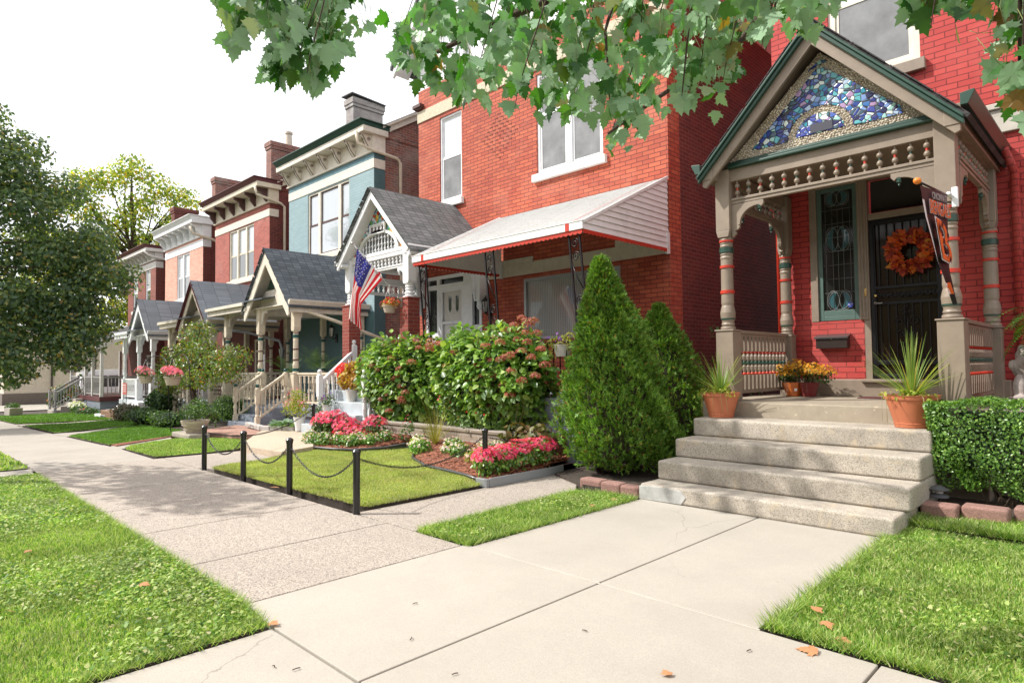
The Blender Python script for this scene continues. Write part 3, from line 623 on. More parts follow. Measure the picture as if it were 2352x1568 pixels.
def pendant(mb, x, y, z, mi=0, s=1):
    mb.box(x-.022*s, x+.022*s, y-.022*s, y+.022*s, z-.09*s, z+.05*s, mi)
    mb.lathe(x, y, [(z-.17*s, .004, mi), (z-.155*s, .016*s, mi), (z-.14*s, .01*s, mi), (z-.12*s, .03*s, mi), (z-.1*s, .03*s, mi), (z-.09*s, .014*s, mi)], 8)
def frieze(parent, a, b, z0, z1, mats, n, ydir=None, cs=(1, 0), bw=.1, top=.17, R1=.034, low=.045):
    """spindle frieze between two posts: lower rail, spindles, upper beam"""
    m = MB(); 
    if ydir is None:
        x0, x1 = a, b; y = YP
        m.box(x0, x1, y-.03, y+.03, z0-.035, z0+.01).box(x0, x1, y-.045, y+.045, z0+.01, z0+low-.0)
        m.box(x0, x1, y-.05, y+.05, z1, z1+top)
    else:
        x = ydir; y0, y1 = a, b
        m.box(x-.03, x+.03, y0, y1, z0-.035, z0+.01).box(x-.045, x+.045, y0, y1, z0+.01, z0+low)
        m.box(x-.05, x+.05, y0, y1, z1, z1+top)
    f = m.build('frieze', mats, parent, bevel=.005)
    for k in range(n):
        t = (k+.5)/n; q = MB()
        if ydir is None: spindle(q, a+(b-a)*t, YP, z0+low, z1, cs[k % len(cs)], R1=R1)
        else: spindle(q, ydir, a+(b-a)*t, z0+low, z1, cs[k % len(cs)], R1=R1)
        q.build('spindle', mats, f)
    return f
def mosaicmat(name, cols, scale, grout=(.06,.06,.07), gw=.012, glossy=.25):
    m, nt, bs = newmat(name); ge = nd(nt, 'ShaderNodeNewGeometry')
    mp = nd(nt, 'ShaderNodeMapping'); mp.inputs['Scale'].default_value = (1, 0, 1.15); nt.links.new(ge.outputs['Position'], mp.inputs[0])
    v = nd(nt, 'ShaderNodeTexVoronoi'); v.inputs['Scale'].default_value = scale; v.distance = 'MANHATTAN'; nt.links.new(mp.outputs[0], v.inputs['Vector'])
    v1 = nd(nt, 'ShaderNodeTexVoronoi'); v1.inputs['Scale'].default_value = scale; nt.links.new(mp.outputs[0], v1.inputs['Vector'])
    v2 = nd(nt, 'ShaderNodeTexVoronoi'); v2.inputs['Scale'].default_value = scale; v2.feature = 'DISTANCE_TO_EDGE'; nt.links.new(mp.outputs[0], v2.inputs['Vector'])
    sc = nd(nt, 'ShaderNodeSeparateColor'); nt.links.new(v1.outputs['Color'], sc.inputs[0])
    n = len(cols); r = ramp(nt, [(i/n, c) for i, c in enumerate(cols)], 'CONSTANT'); nt.links.new(sc.outputs[0], r.inputs[0])
    e = nd(nt, 'ShaderNodeMath', operation='LESS_THAN'); e.inputs[1].default_value = gw*scale/2; nt.links.new(v2.outputs['Distance'], e.inputs[0])
    o = mixc(nt, e.outputs[0], r.outputs[0], grout); nt.links.new(o.outputs[0], bs.inputs['Base Color']); bs.inputs['Roughness'].default_value = glossy
    mr = nd(nt, 'ShaderNodeMath', operation='MINIMUM'); nt.links.new(v2.outputs['Distance'], mr.inputs[0]); mr.inputs[1].default_value = .15
    n_ = noise(nt, 30, 2, ge.outputs['Position']); ad = nd(nt, 'ShaderNodeMath', operation='MULTIPLY_ADD'); nt.links.new(n_.outputs[0], ad.inputs[0]); ad.inputs[1].default_value = .04; nt.links.new(mr.outputs[0], ad.inputs[2])
    bump(nt, bs, ad.outputs[0], .6, .03)
    return m
def pebbles(mb, pts, y, r0=.016, r1=.028):
    for x, z in pts:
        r = random.uniform(r0, r1); a = random.random()*PI; vs = []; 
        ex = random.uniform(.5, .8); N = 6
        for ring, (rad, h) in enumerate(((1, 0), (.75, .5), (0.0, .75))):
            if rad == 0: vs.append((x, y-r*h*1.1, z)); break
            for k in range(N):
                t = 2*PI*k/N; px, pz = r*rad*math.cos(t), r*rad*math.sin(t)*ex
                vs.append((x+px*math.cos(a)-pz*math.sin(a), y-r*h, z+px*math.sin(a)+pz*math.cos(a)))
        fs = [(k, N+k, N+(k+1) % N, (k+1) % N) for k in range(N)]+[(N+k, 2*N, N+(k+1) % N) for k in range(N)]
        mb.add(vs, fs, 0, True)
def pipe(parent, pts, r, mat, name='downspout'):
    b = MB(); b.tube(pts, r, 8); return b.build(name, mat, parent)
def scroll(mb, c, r, sg=1, rt=.006, m=0, turns=1.6, plane='xz', start=0):
    pts = []
    for k in range(26):
        t = k/25; a = start+t*turns*2*PI; rad = r*(1-.82*t)
        u, v = sg*rad*math.cos(a), rad*math.sin(a)
        pts.append((c[0]+u, c[1], c[2]+v) if plane == 'xz' else (c[0], c[1]+u, c[2]+v))
    mb.tube(pts, rt, 5, m)
# ================================================================ first house: bright red, nearest
H1 = thing('brick_house', 'bright red painted house whose taupe porch has a blue mosaic gable', 'house', (-2.8, 10.7, 0), 'houses along the street')
b = MB(); holes = [(-3.79, -1.86, 1.34, 4.5), (-3.42, -2.17, 6.0, 8.3), (1.2, 2.6, 2.2, 4.4), (1.2, 2.6, 6.0, 8.3)]
# the brick panel under the side window stays, only the door reaches the threshold
holed(b, -4.33, 7, 0, 14, YF, [(-3.79, -3.02, 2.25, 4.5), (-3.02, -1.86, 1.34, 4.5), (-3.42, -2.17, 6.0, 8.3)], .16)
shell(b, -4.33, 7, 0, 14, 22, 0)
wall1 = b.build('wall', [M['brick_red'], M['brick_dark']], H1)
b = MB(); b.box(-1.5, 7, YF-.06, YF+.02, 4.66, 4.98).box(-1.52, 7, YF-.1, YF+.02, 4.98, 5.06)
st = b.build('stone_band', paint('carved_stone', (.5,.46,.4), .85, wear=(.3,.27,.24), bmp=1.0), H1, bevel=.01)
window(H1, -3.42, -2.17, 6.0, 8.3, YF, M['creamw'], 'sky_blind', 'screen', .55, .1, .05, sill=.07, sillm=M['taupe'])
# porch floor and threshold
b = MB(); b.box(-4.45, -1.2, 8.29, YF, .02, 1.08); b.build('porch_floor', paint('painted_stone_porch_edge', (.34,.29,.22), .8, wear=(.62,.52,.38), bmp=.5), H1, bevel=.015)
b = MB(); b.box(-4.0, -1.25, 10.5, YF+.1, 1.08, 1.34); b.box(-3.03, -1.9, 10.44, YF+.1, 1.30, 1.345); b.build('threshold', M['taupe'], H1, bevel=.01)
# stained glass side window
M['leaded'] = plain('leaded_glass', (.014,.016,.013), .12); M['lead'] = plain('lead_came', (.22,.24,.24), .4, .3); M['tealglass'] = plain('teal_stained_glass', (.03,.10,.115), .1, coat=1)
b = MB(); b.box(-3.79, -3.68, YF-.01, YF+.12, 2.25, 4.5).box(-3.79, -1.86, YF-.01, YF+.12, 4.38, 4.5).box(-3.08, -2.93, YF-.03, YF+.12, 2.25, 4.4)
for k in range(3): b.box(-3.065+k*.045, -3.045+k*.045, YF-.045, YF-.028, 2.27, 4.38)
b.box(-2.93, -1.86, YF-.0, YF+.11, 3.76, 3.86).box(-1.98, -1.86, YF-.012, YF+.12, 1.34, 4.38).box(-3.03, -2.93, YF+.0, YF+.12, 1.34, 2.25)
b.build('door_surround', M['taupe'], H1, bevel=.006)
w = MB(); frame(w, -3.68, -3.08, 2.26, 4.38, YF+.02, YF+.08, .07); w.box(-3.61, -3.15, YF+.02, YF+.08, 2.33, 2.42)
w = w.build('side_window', M['green'].copy() if 0 else paint('grey_green_sash_paint', (.085,.145,.125), .45), H1, bevel=.005)
p = MB(); p.box(-3.61, -3.15, YF+.05, YF+.06, 2.42, 4.31); p.build('pane', M['leaded'], w)
ld = MB()
for x in (-3.56, -3.46, -3.38, -3.30, -3.20): ld.tube([(x, YF+.045, 2.44), (x, YF+.045, 4.3)], .0035, 4)
for k in range(7): ld.tube([(-3.61, YF+.045, 2.70+k*.22), (-3.15, YF+.045, 2.70+k*.22)], .0035, 4)
for cz, rx, rz in ((2.58, .16, .15), (3.55, .17, .2), (4.2, .16, .12)):
    for off in (0, -.09, .09): ld.tube([(-3.38+off*0+math.cos(t*2*PI/24)*(rx if not off else rx*.55)+off, YF+.042, cz+math.sin(t*2*PI/24)*rz) for t in range(24)], .0045, 4, closed=True)
ld.build('leading', M['lead'], w)
for cz, rx, rz in ((2.58, .155, .145), (3.55, .165, .195), (4.2, .155, .115)):
    tg = MB()
    for sg in (-1, 1):
        pts = [(-3.38+sg*rx*math.cos(t*PI/10-PI/2), YF+.048, cz+rz*math.sin(t*PI/10-PI/2)) for t in range(11)]
        pts += [(-3.38+sg*rx*.45*math.cos(PI/2-t*PI/8), YF+.048, cz+rz*math.sin(PI/2-t*PI/8)) for t in range(1, 8)]
        tg.add(pts, [list(range(len(pts)))[::1 if sg > 0 else -1]])
    tg.build('coloured_glass', M['tealglass'], w)
# small blue security sticker in the lower corner of the glass
sk = MB(); sk.prism([(-3.225+.042*math.cos(PI/8+k*PI/4), YF+.040, 2.50+.045*math.sin(PI/8+k*PI/4)) for k in range(8)], (0, .002, 0)); stk = sk.build('sticker', plain('blue_sticker', (.03,.06,.45), .4), w)
def text(parent, s, size, loc, rot, mat, name='lettering', ext=.001, sx=1, align='CENTER', bold=0):
    cu = bpy.data.curves.new(name, 'FONT'); cu.body = s; cu.size = size; cu.extrude = ext; cu.align_x = align; cu.align_y = 'CENTER'; cu.offset = bold
    o = bpy.data.objects.new('tmp', cu); COL.objects.link(o); o.matrix_world = Matrix.Translation(loc) @ rot.to_4x4() @ Matrix.Diagonal((sx, 1, 1, 1))
    dg = bpy.context.evaluated_depsgraph_get(); dg.update(); me = bpy.data.meshes.new_from_object(o.evaluated_get(dg)); me.transform(Matrix.Translation(loc) @ rot.to_4x4() @ Matrix.Diagonal((sx, 1, 1, 1)))
    bpy.data.objects.remove(o); me.materials.clear()
    return finish(me, mat, name, parent, loc)
XZ = Matrix(((1, 0, 0), (0, 0, -1), (0, 1, 0)))            # text facing the street
text(stk, 'ADT', .034, (-3.225, YF+.0385, 2.50), XZ, M['white'], ext=.0004)
# front door: dark door behind a black iron security door
d = MB(); d.box(-2.93, -1.98, YF+.10, YF+.14, 1.345, 3.76); d.build('door', [paint('dark_stained_door', (.05,.03,.02), .4)], H1)
d = MB(); d.box(-2.9, -2.0, YF+.06, YF+.1, 3.88, 4.36); d.build('transom_pane', M['glass_dark'], H1)
IY = YF+.02; d = MB(); frame(d, -2.92, -1.99, 1.35, 3.75, IY-.02, IY+.02, .05); frame(d, -2.87, -2.04, 1.40, 3.70, IY-.012, IY+.012, .02)
d.box(-2.87, -2.04, IY-.015, IY+.015, 2.46, 2.50).box(-2.87, -2.04, IY-.015, IY+.015, 2.70, 2.74).box(-2.87, -2.04, IY-.015, IY+.015, 1.56, 1.62)
door = d.build('security_door', M['blackm'], H1, bevel=.004)
d = MB()
for k in range(8):
    x = -2.80+k*.105; d.box(x-.006, x+.006, IY-.006, IY+.006, 1.62, 2.46); d.box(x-.006, x+.006, IY-.006, IY+.006, 2.74, 3.70)
for k in range(9):
    x = -2.81+k*.09
    for sg in (-1, 1): scroll(d, (x, IY-.012, 2.60), .045, sg, .006, start=k)
for cz, rr_ in ((1.85, .06), (2.02, .08), (2.2, .1), (2.0, .045), (2.33, .05)):
    for sg in (-1, 1): scroll(d, (-2.45+sg*rr_*.9, IY-.012, cz), rr_*.8, sg, .006)
d.ball((-2.45, IY-.012, 2.42), .02).tube([(-2.45, IY-.014, 1.7), (-2.45, IY-.014, 2.42)], .007, 5)
d.build('scrollwork', M['blackm'], door)
d = MB(); d.box(-2.86, -2.05, IY+.03, IY+.035, 1.42, 3.68); d.build('pane', plain('security_door_glass', (.02,.013,.008), .12), door)
M['brass'] = plain('polished_brass', (.7,.5,.2), .25, 1); M['steel'] = plain('brushed_steel', (.4,.4,.38), .3, 1)
d = MB(); d.ball((-2.855, IY-.035, 2.60), .026); d.build('lock', M['brass'], door)
d = MB(); d.tube([(-2.86, IY-.05, 2.49), (-2.80, IY-.06, 2.48), (-2.76, IY-.05, 2.485)], .011, 6).ball((-2.86, IY-.03, 2.49), .025); d.build('handle', M['steel'], door)
d = MB(); d.box(-2.995, -2.965, YF-.055, YF-.03, 2.60, 2.72).ball((-2.98, YF-.065, 2.62), .014); d.build('doorbell', M['brass'], H1)
# posts, rails, friezes
PM = [M['taupe'], M['redtrim'], M['green']]
bands = [(.145, .085, 2), (.42, .05, 1), (.70, .04, 1), (.885, .075, 2), (.985, .03, 1)]
for x in (-4.12, -1.5): turned_post(H1, x, YP, 1.08, 2.07, 3.33, 4.30, PM, .085, .1, .125, bands)
for x in (-4.12, -1.42): turned_post(H1, x, 10.52, 1.08, 2.05, 3.33, 4.30, PM, .085, .09, .1, bands)
railing(H1, (-4.12, 8.6), (-4.12, 10.42), 1.2, 2.05, PM, 14, .034, (1, 2, 1), .29)
railing(H1, (-1.44, 8.6), (-1.44, 10.42), 1.2, 2.05, PM, 14, .034, (1, 2, 1), .29)
frieze(H1, -4.02, -1.6, 3.85, 4.13, PM, 15, cs=(1, 2), R1=.037)
frieze(H1, 8.56, 10.42, 3.85, 4.13, PM, 11, ydir=-4.12, cs=(1, 2), R1=.037)
frieze(H1, 8.56, 10.42, 3.85, 4.13, PM, 11, ydir=-1.42, cs=(1, 2), R1=.037)
for a_ in ((-4.02, 1, YP, 0), (-1.6, -1, YP, 0), (8.56, 1, -4.12, 1), (10.42, -1, -4.12, 1), (8.56, 1, -1.42, 1), (10.42, -1, -1.42, 1)):
    b = MB(); bracket_plate(b, a_[0], 3.81, a_[1], y=a_[2], ydir=bool(a_[3])); b.build('corner_bracket', M['taupe'], H1, bevel=.006)
for x, y in ((-3.63, YP), (-1.97, YP), (-4.12, 8.98), (-4.12, 10.0), (-1.42, 8.98), (-1.42, 10.0)):
    q = MB(); pendant(q, x, y, 3.82); q.build('pendant', M['green'], H1)
b = MB(); b.box(-4.03, -1.59, YP-.12, YP+.05, 4.30, 4.335).box(-4.03, -1.59, YP-.09, YP+.04, 4.335, 4.375).box(-4.03, -1.59, YP-.06, YP+.04, 4.375, 4.40); b.build('ledge', M['green'], H1, bevel=.01)
gable_roof(H1, -2.81, 1.50, 5.80, 4.22, 8.13, YF, M['sh_dark'], M['taupe'], M['green'], .05, .17)
eave(H1, -1.30, 8.15, YF, 4.42, M['taupe'], M['green'], 1, .28); eave(H1, -4.32, 8.15, YF, 4.35, M['taupe'], M['green'], -1, .2)
b = MB(); b.box(-4.2, -1.4, 8.5, YF, 4.41, 4.44); b.build('porch_ceiling', M['taupe'], H1)
# gable mosaic: pebbled field, shard triangle, pebble arch
cx, zb, za = -2.81, 4.40, 5.55; hw = 1.24
b = MB(); b.prism([(cx-hw, YP-.0, zb), (cx+hw, YP, zb), (cx, YP, za)], (0, .05, 0)); gp = b.build('gable_panel', paint('cream_grout', (.46,.40,.32), .9), H1)
tiles = mosaicmat('blue_tile_shards', [(.02,.03,.20), (.07,.13,.45), (.03,.28,.40), (.20,.32,.62), (.70,.78,.74), (.012,.015,.08), (.10,.42,.48), (.05,.07,.34), (.42,.55,.75), (.05,.10,.15), (.34,.60,.56), (.04,.16,.44), (.40,.26,.45), (.02,.05,.26)], 15, (.03,.03,.035), .008)
def tri(cx, hw, z0, z1): return lambda x, z: z > z0 and abs(x-cx) < hw*(z1-z)/(z1-z0)
T_in = [(cx-hw+.30, zb+.09), (cx-.34, zb+.09)]
b = MB(); s_ = (za-zb)/hw
arc = [(cx-.02+.40*math.cos(PI-k*PI/14), YP-.022, zb+.10+.36*math.sin(PI-k*PI/14)) for k in range(15)]
zl = zb+.10
left = [(cx-hw+.33, YP-.022, zl)]+arc+[(cx+hw-.33, YP-.022, zl), (cx+hw-.36, YP-.022, zl+.1), (cx+.03, YP-.022, za-.2), (cx-.03, YP-.022, za-.2)]
b.prism(left, (0, .022, 0))
arc2 = [(cx-.02+.29*math.cos(PI-k*PI/12), YP-.022, zl+.02+.25*math.sin(PI-k*PI/12)) for k in range(13)]; b.prism(arc2, (0, .022, 0))
b.prism([(cx-.14, YP-.022, za-.20), (cx+.10, YP-.022, za-.15), (cx+.02, YP-.022, za-.10)], (0, .02, 0))
b.build('tile_mosaic', tiles, gp)
q = MB(); q.prism([(cx-.13, YP-.03, zl+.03), (cx+.14, YP-.03, zl+.03), (cx+.14, YP-.03, zl+.14), (cx-.13, YP-.03, zl+.14)], (0, .01, 0)); q.build('plaque', plain('slate_tile', (.05,.05,.07), .4), gp)
def in_poly2(pt, poly):
    c = False; j = len(poly)-1
    for i in range(len(poly)):
        xi, zi = poly[i]; xj, zj = poly[j]
        if (zi > pt[1]) != (zj > pt[1]) and pt[0] < (xj-xi)*(pt[1]-zi)/(zj-zi)+xi: c = not c
        j = i
    return c
pl = [(p[0], p[2]) for p in left]; pl2 = [(p[0], p[2]) for p in arc2]; pp = []; step_ = .034; iz = 0; z = zb+.012
while z < za-.02:
    x = cx-hw+(iz % 2)*step_/2
    while x < cx+hw:
        px, pz = x+random.uniform(-.009, .009), z+random.uniform(-.008, .008)
        if abs(px-cx) < hw*(za-pz)/(za-zb)-.01 and not in_poly2((px, pz), pl) and not in_poly2((px, pz), pl2): pp.append((px, pz))
        x += step_
    z += step_*.86; iz += 1
b = MB(); pebbles(b, pp, YP-.004, .015, .023); b.build('pebble_border', leafmat('river_pebbles', [(0, (.42,.34,.26)), (.4, (.62,.54,.43)), (.8, (.74,.67,.56)), (1, (.5,.45,.4))], trans=0, rough=.45), gp)
pipe(H1, [(-4.27, YF-.05, .2), (-4.27, YF-.05, 3.95), (-4.3, YF-.2, 4.2)], .045, M['redtrim'])
pipe(H1, [(-1.14, YF-.06, .2), (-1.14, YF-.06, 4.1), (-1.2, YF-.35, 4.35)], .05, M['brick_red'])
# ---------------------------------------------------------------- concrete steps up to the first house
S1 = thing('entrance_steps', 'weathered concrete steps with five treads climbing to the bright red house', 'steps', (-2.95, 6.5, 0))
for k, (y, z) in enumerate(((6.5, .19), (6.86, .42), (7.28, .65), (7.75, .88))):
    z0 = 0 if k == 0 else (.19, .42, .65)[k-1]; x0, x1 = (-4.33, -1.64) if k == 0 else (-4.31, -1.59)
    q = MB(); q.box(x0, x1, y, 8.29, z0-.0 if k == 0 else z0+.001, z); q.build('step', M['step'], S1, bevel=.03, seg=4)
q = MB(); q.prism([(-4.335, 6.49, .005), (-4.335, 6.49, .16), (-4.1, 6.49, .175), (-3.78, 6.49, .165), (-3.72, 6.49, .09), (-3.78, 6.49, .01)], (0, .02, 0)); q.build('mortar_repair', paint('whitish_mortar_patch', (.42,.42,.40), .85, var=.3, wear=(.6,.6,.58), bmp=.6), S1, bevel=.006)
# ================================================================ second house: orange brick
H2 = thing('brick_house', 'orange brick house with a ribbed white awning and a white gabled porch', 'house', (-10.3, 10.7, 0), 'houses along the street')
b = MB()
holed(b, -14.23, -6.35, 0, 8.4, YF, [(-13.29, -12.39, 5.98, 8.3), (-9.75, -7.88, 5.97, 8.3), (-13.9, -11.66, 1.25, 4.02), (-10.22, -7.5, 2.2, 3.62)], .14)
shell(b, -14.23, -6.35, 0, 9.3, 24, 1, .42, 0)
b.quad((-14.23, YF, 8.72), (-6.35, YF, 8.72), (-6.35, YF, 9.3), (-14.23, YF, 9.3), 0)
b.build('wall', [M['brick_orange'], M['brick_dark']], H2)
b = MB(); b.box(-14.25, -6.33, YF-.03, YF+.03, 8.40, 8.72); b.build('stone_band', paint('rough_cream_stone', (.60,.53,.40), .9, var=.25, bmp=1.6, scale=18), H2, bevel=.008)
b = MB(); b.box(-14.30, -14.0, YF-.10, YF+.3, 8.76, 8.80).box(-14.34, -13.98, YF-.14, YF+.32, 8.80, 8.9); b.build('capital', M['brownt'], H2, bevel=.01)
window(H2, -13.29, -12.39, 5.98, 8.3, YF, M['white'], 'sky_blind', 'screen', .52, .05, .045, sill=.07, sillm=M['stonew'])
window(H2, -9.75, -7.88, 5.97, 8.3, YF, M['white'], 'screen', 'screen', .6, .07, .045, sill=.1, sillm=M['stonew'], lights=[(-9.68, -8.9), (-8.73, -7.95)])
# diamond of recessed dark headers
cxd, czd = -11.0, 7.22; b = MB()
for r in range(-6, 7):
    nrow = 7-abs(r)
    for k in range(nrow):
        x = cxd+(k-(nrow-1)/2)*.19; z = czd+r*.09
        b.box(x-.035+random.uniform(-.01,.01), x+.02, YF-.007, YF+.01, z-.010, z+.012); b.box(x+.05, x+.058, YF-.008, YF+.01, z-.04, z+.02)
b.build('diamond_brickwork', paint('grey_red_header', (.20,.07,.05), .9), H2)
# gable above (mostly behind the leaves)
b = MB(); b.prism([(-14.2, YF+.05, 9.31), (-6.4, YF+.05, 9.31), (-6.4, YF+.05, 10.0), (-10.3, YF+.05, 14.8), (-14.2, YF+.05, 10.0)], (0, 9, 0)); b.build('gable', M['white'], H2)
for sg in (-1, 1):
    b = MB(); b.prism([(-10.3+sg*4.6, YF-.4, 10.05), (-10.3+sg*4.6, YF-.4, 9.80), (-10.3, YF-.4, 15.15), (-10.3, YF-.4, 15.55)], (0, .08, 0)); b.build('rake_board', M['white'], H2, bevel=.01)
    b = MB(); b.prism([(-10.3+sg*4.66, YF-.45, 10.03), (-10.3+sg*4.66, YF-.45, 10.13), (-10.3, YF-.45, 15.68), (-10.3, YF-.45, 15.56)], (0, 9.5, 0)); b.build('roof', M['sh_gray'], H2)
    b = MB(); b.prism([(-10.3+sg*4.58, YF-.31, 9.95), (-10.3+sg*4.58, YF-.31, 9.90), (-10.3, YF-.31, 15.3), (-10.3, YF-.31, 15.4)], (0, .45, 0)); b.build('soffit', M['white'], H2)
window(H2, -13.1, -12.2, 9.6, 11.4, YF-.1, M['white'], 'sky_blind', 'sky_blind', .5, .06, .04)
# stone band under the awning
b = MB(); b.box(-11.5, -6.36, YF-.03, YF+.02, 3.72, 4.0); b.box(-11.2, -9.9, YF-.035, YF+.02, 4.0, 4.12).box(-7.6, -6.36, YF-.035, YF+.02, 4.0, 4.14); b.build('lintel_band', M['stone'], H2, bevel=.006)
# picture window
f = MB(); frame(f, -10.22, -7.5, 2.2, 3.62, YF+.0, YF+.1, .07); w = f.build('picture_window', plain('grey_aluminium_frame', (.36,.38,.39), .4, .5), H2, bevel=.005)
p = MB(); p.box(-10.15, -7.57, YF+.05, YF+.06, 2.27, 3.55); p.build('pane', M['curtain'] if 'curtain' in M else curtainmat('net_curtain_behind_glass', (.42,.43,.41)), w)
# entrance: white frame, storm door, side lights, transom
f = MB(); frame(f, -13.9, -11.66, 1.25, 4.02, YF-.02, YF+.1, .09); f.box(-13.42, -13.3, YF-.03, YF+.1, 1.25, 3.93).box(-12.34, -12.0, YF-.03, YF+.1, 1.25, 3.93).box(-13.81, -11.75, YF-.04, YF+.1, 3.66, 3.78)
f.box(-13.81, -13.42, YF, YF+.08, 1.25, 2.5).box(-12.0, -11.75, YF, YF+.08, 1.25, 2.65); f.build('door_surround', M['white'], H2, bevel=.006)
f = MB()
for a, c, z0, z1 in ((-13.81, -13.42, 2.5, 3.66), (-12.0, -11.75, 2.65, 3.66)):
    f.box(a, c, YF+.05, YF+.06, z0, z1)
f.build('side_lights', M['leaded'], H2)
f = MB()
for a, c in ((-13.62, 2.9), (-11.88, 2.95)):
    f.tube([(a-.1, YF+.045, c), (a, YF+.045, c+.13), (a+.1, YF+.045, c), (a, YF+.045, c-.13)], .004, 4, closed=True).tube([(a, YF+.045, 2.5), (a, YF+.045, 3.66)], .003, 4)
f.build('leading', M['lead'], H2)
f = MB(); f.box(-13.81, -11.75, YF+.05, YF+.06, 3.78, 3.93); f.build('transom_pane', M['leaded'], H2)
d = MB(); frame(d, -13.3, -12.34, 1.3, 3.66, YF-.02, YF+.03, .09); d.box(-13.21, -12.43, YF-.01, YF+.02, 2.72, 2.79).box(-13.21, -12.43, YF-.01, YF+.02, 1.3, 1.7)
dd = d.build('storm_door', M['white'], H2, bevel=.005)
d = MB(); d.box(-13.21, -12.43, YF+.04, YF+.05, 1.7, 3.57); d.build('pane', M['offw'], dd)
d = MB()
for x in (-12.95, -12.66): d.prism([(x-.05, YF+.03, 3.45), (x-.05, YF+.03, 3.1), (x, YF+.03, 3.02), (x+.05, YF+.03, 3.1), (x+.05, YF+.03, 3.45)], (0, .012, 0))
d.build('door_light', M['glass_mid'], dd)
d = MB(); d.box(-12.42, -12.39, YF-.06, YF-.02, 2.5, 2.62).tube([(-12.40, YF-.05, 2.56), (-12.5, YF-.06, 2.55)], .01, 6); d.build('handle', M['blackm'], dd)
# porch pieces
WM = [M['white']]
b = MB(); b.box(-14.3, -6.4, 8.0, YF, .02, 1.06); b.build('porch_floor', M['grayp'], H2, bevel=.01)
for x in (-14.05, -11.6):
    q = MB(); q.box(x-.16, x+.16, YP-.16, YP+.16, 1.0, 3.12).box(x-.18, x+.18, YP-.18, YP+.18, 3.12, 3.15); q.build('brick_pier', M['brick_dark2'] if 'brick_dark2' in M else brick('pier_brick', (.30,.05,.035), (.22,.035,.03), (.3,.14,.1), bw=.24, bh=.085, dirtamt=.2), H2, bevel=.006)
    q = MB(); q.lathe(x, YP, [(3.15, .15), (3.18, .15), (3.20, .09), (3.25, .12), (3.29, .085), (3.33, .1), (3.36, .085), (3.39, .1), (3.42, .085), (3.46, .11)], 14); q.box(x-.11, x+.11, YP-.11, YP+.11, 3.52, 4.27); q.prism([(x-.08, YP-.11, 3.46), (x+.08, YP-.11, 3.46), (x+.11, YP-.11, 3.52), (x-.11, YP-.11, 3.52)], (0, .22, 0)); q.build('porch_post', M['white'], H2, bevel=.006)
for x in (-14.05, -11.55):
    q = MB(); q.box(x-.1, x+.1, 10.42, 10.68, 3.2, 4.2).lathe(x, 10.55, [(3.0, .06), (3.05, .1), (3.15, .1), (3.2, .09)], 10); q.build('wall_bracket', M['white'], H2, bevel=.01)
frieze(H2, -13.94, -11.71, 3.90, 4.15, WM, 15, cs=(0,), R1=.035)
frieze(H2, 8.56, 10.42, 3.50, 3.74, WM, 12, ydir=-14.05, cs=(0,), R1=.035)
frieze(H2, 8.56, 10.42, 3.90, 4.12, WM, 12, ydir=-11.6, cs=(0,), R1=.035)
for a_ in ((-13.94, 1, YP, 0, .35, 3.86), (-11.71, -1, YP, 0, .35, 3.86), (8.56, 1, -11.6, 1, .35, 3.86), (10.42, -1, -11.6, 1, .8, 4.0)):
    b = MB(); bracket_plate(b, a_[0], a_[5], a_[1], .32, a_[4], y=a_[2], ydir=bool(a_[3])); b.build('corner_bracket', M['white'], H2, bevel=.006)
pendant_ = MB(); pendant(pendant_, -11.99, YP, 3.87); pendant_.build('pendant', M['white'], H2)
cx2 = -12.82
# gable front: coloured shards, arch with spindles, raised panel
shards = mosaicmat('bright_glass_shards', [(.6,.08,.03), (.05,.12,.35), (.75,.55,.08), (.05,.02,.03), (.3,.55,.6), (.55,.02,.02), (.7,.75,.8), (.12,.35,.12), (.35,.2,.5), (.8,.3,.05), (.02,.02,.08), (.5,.7,.75)], 11, (.03,.03,.03), .006)
hw2 = 1.18; zb2, za2 = 4.33, 5.52
N = 20; arc = [(cx2+.86*math.cos(PI*k/N), zb2+.52*math.sin(PI*k/N)) for k in range(N+1)]
b = MB(); b.prism([(cx2-hw2, YP, zb2), *[(x, YP, z) for x, z in arc[::-1]], (cx2+hw2, YP, zb2), (cx2, YP, za2)], (0, .03, 0)); gp2 = b.build('gable_panel', shards, H2)
b = MB()
for k in range(N):
    (xa, zA), (xb, zB) = arc[k], arc[k+1]; f2 = .88
    xa2, zA2 = cx2+(xa-cx2)*f2, zb2+(zA-zb2)*f2; xb2, zB2 = cx2+(xb-cx2)*f2, zb2+(zB-zb2)*f2
    b.add([(xa, YP-.05, zA), (xb, YP-.05, zB), (xb2, YP-.05, zB2), (xa2, YP-.05, zA2), (xa, YP+.03, zA), (xb, YP+.03, zB), (xb2, YP+.03, zB2), (xa2, YP+.03, zA2)], [(0,1,2,3), (4,7,6,5), (0,4,5,1), (3,2,6,7)])
b.build('arch', M['white'], gp2)
b = MB(); frame(b, -13.13, -12.48, 4.76, 5.0, YP-.07, YP-.02, .03); b.box(-13.10, -12.51, YP-.05, YP-.0, 4.79, 4.97); pn = b.build('arch_panel', M['white'], gp2, bevel=.004)
b = MB()
for k in range(4):
    x = -13.02+k*.145
    for sg in (-1, 1): b.bar((x-.03, YP-.056, 4.885-sg*.05), (x+.03, YP-.056, 4.885+sg*.05), .01, .022, up=(0, 1, 0))
b.build('cross_cutouts', M['brownt'], pn)
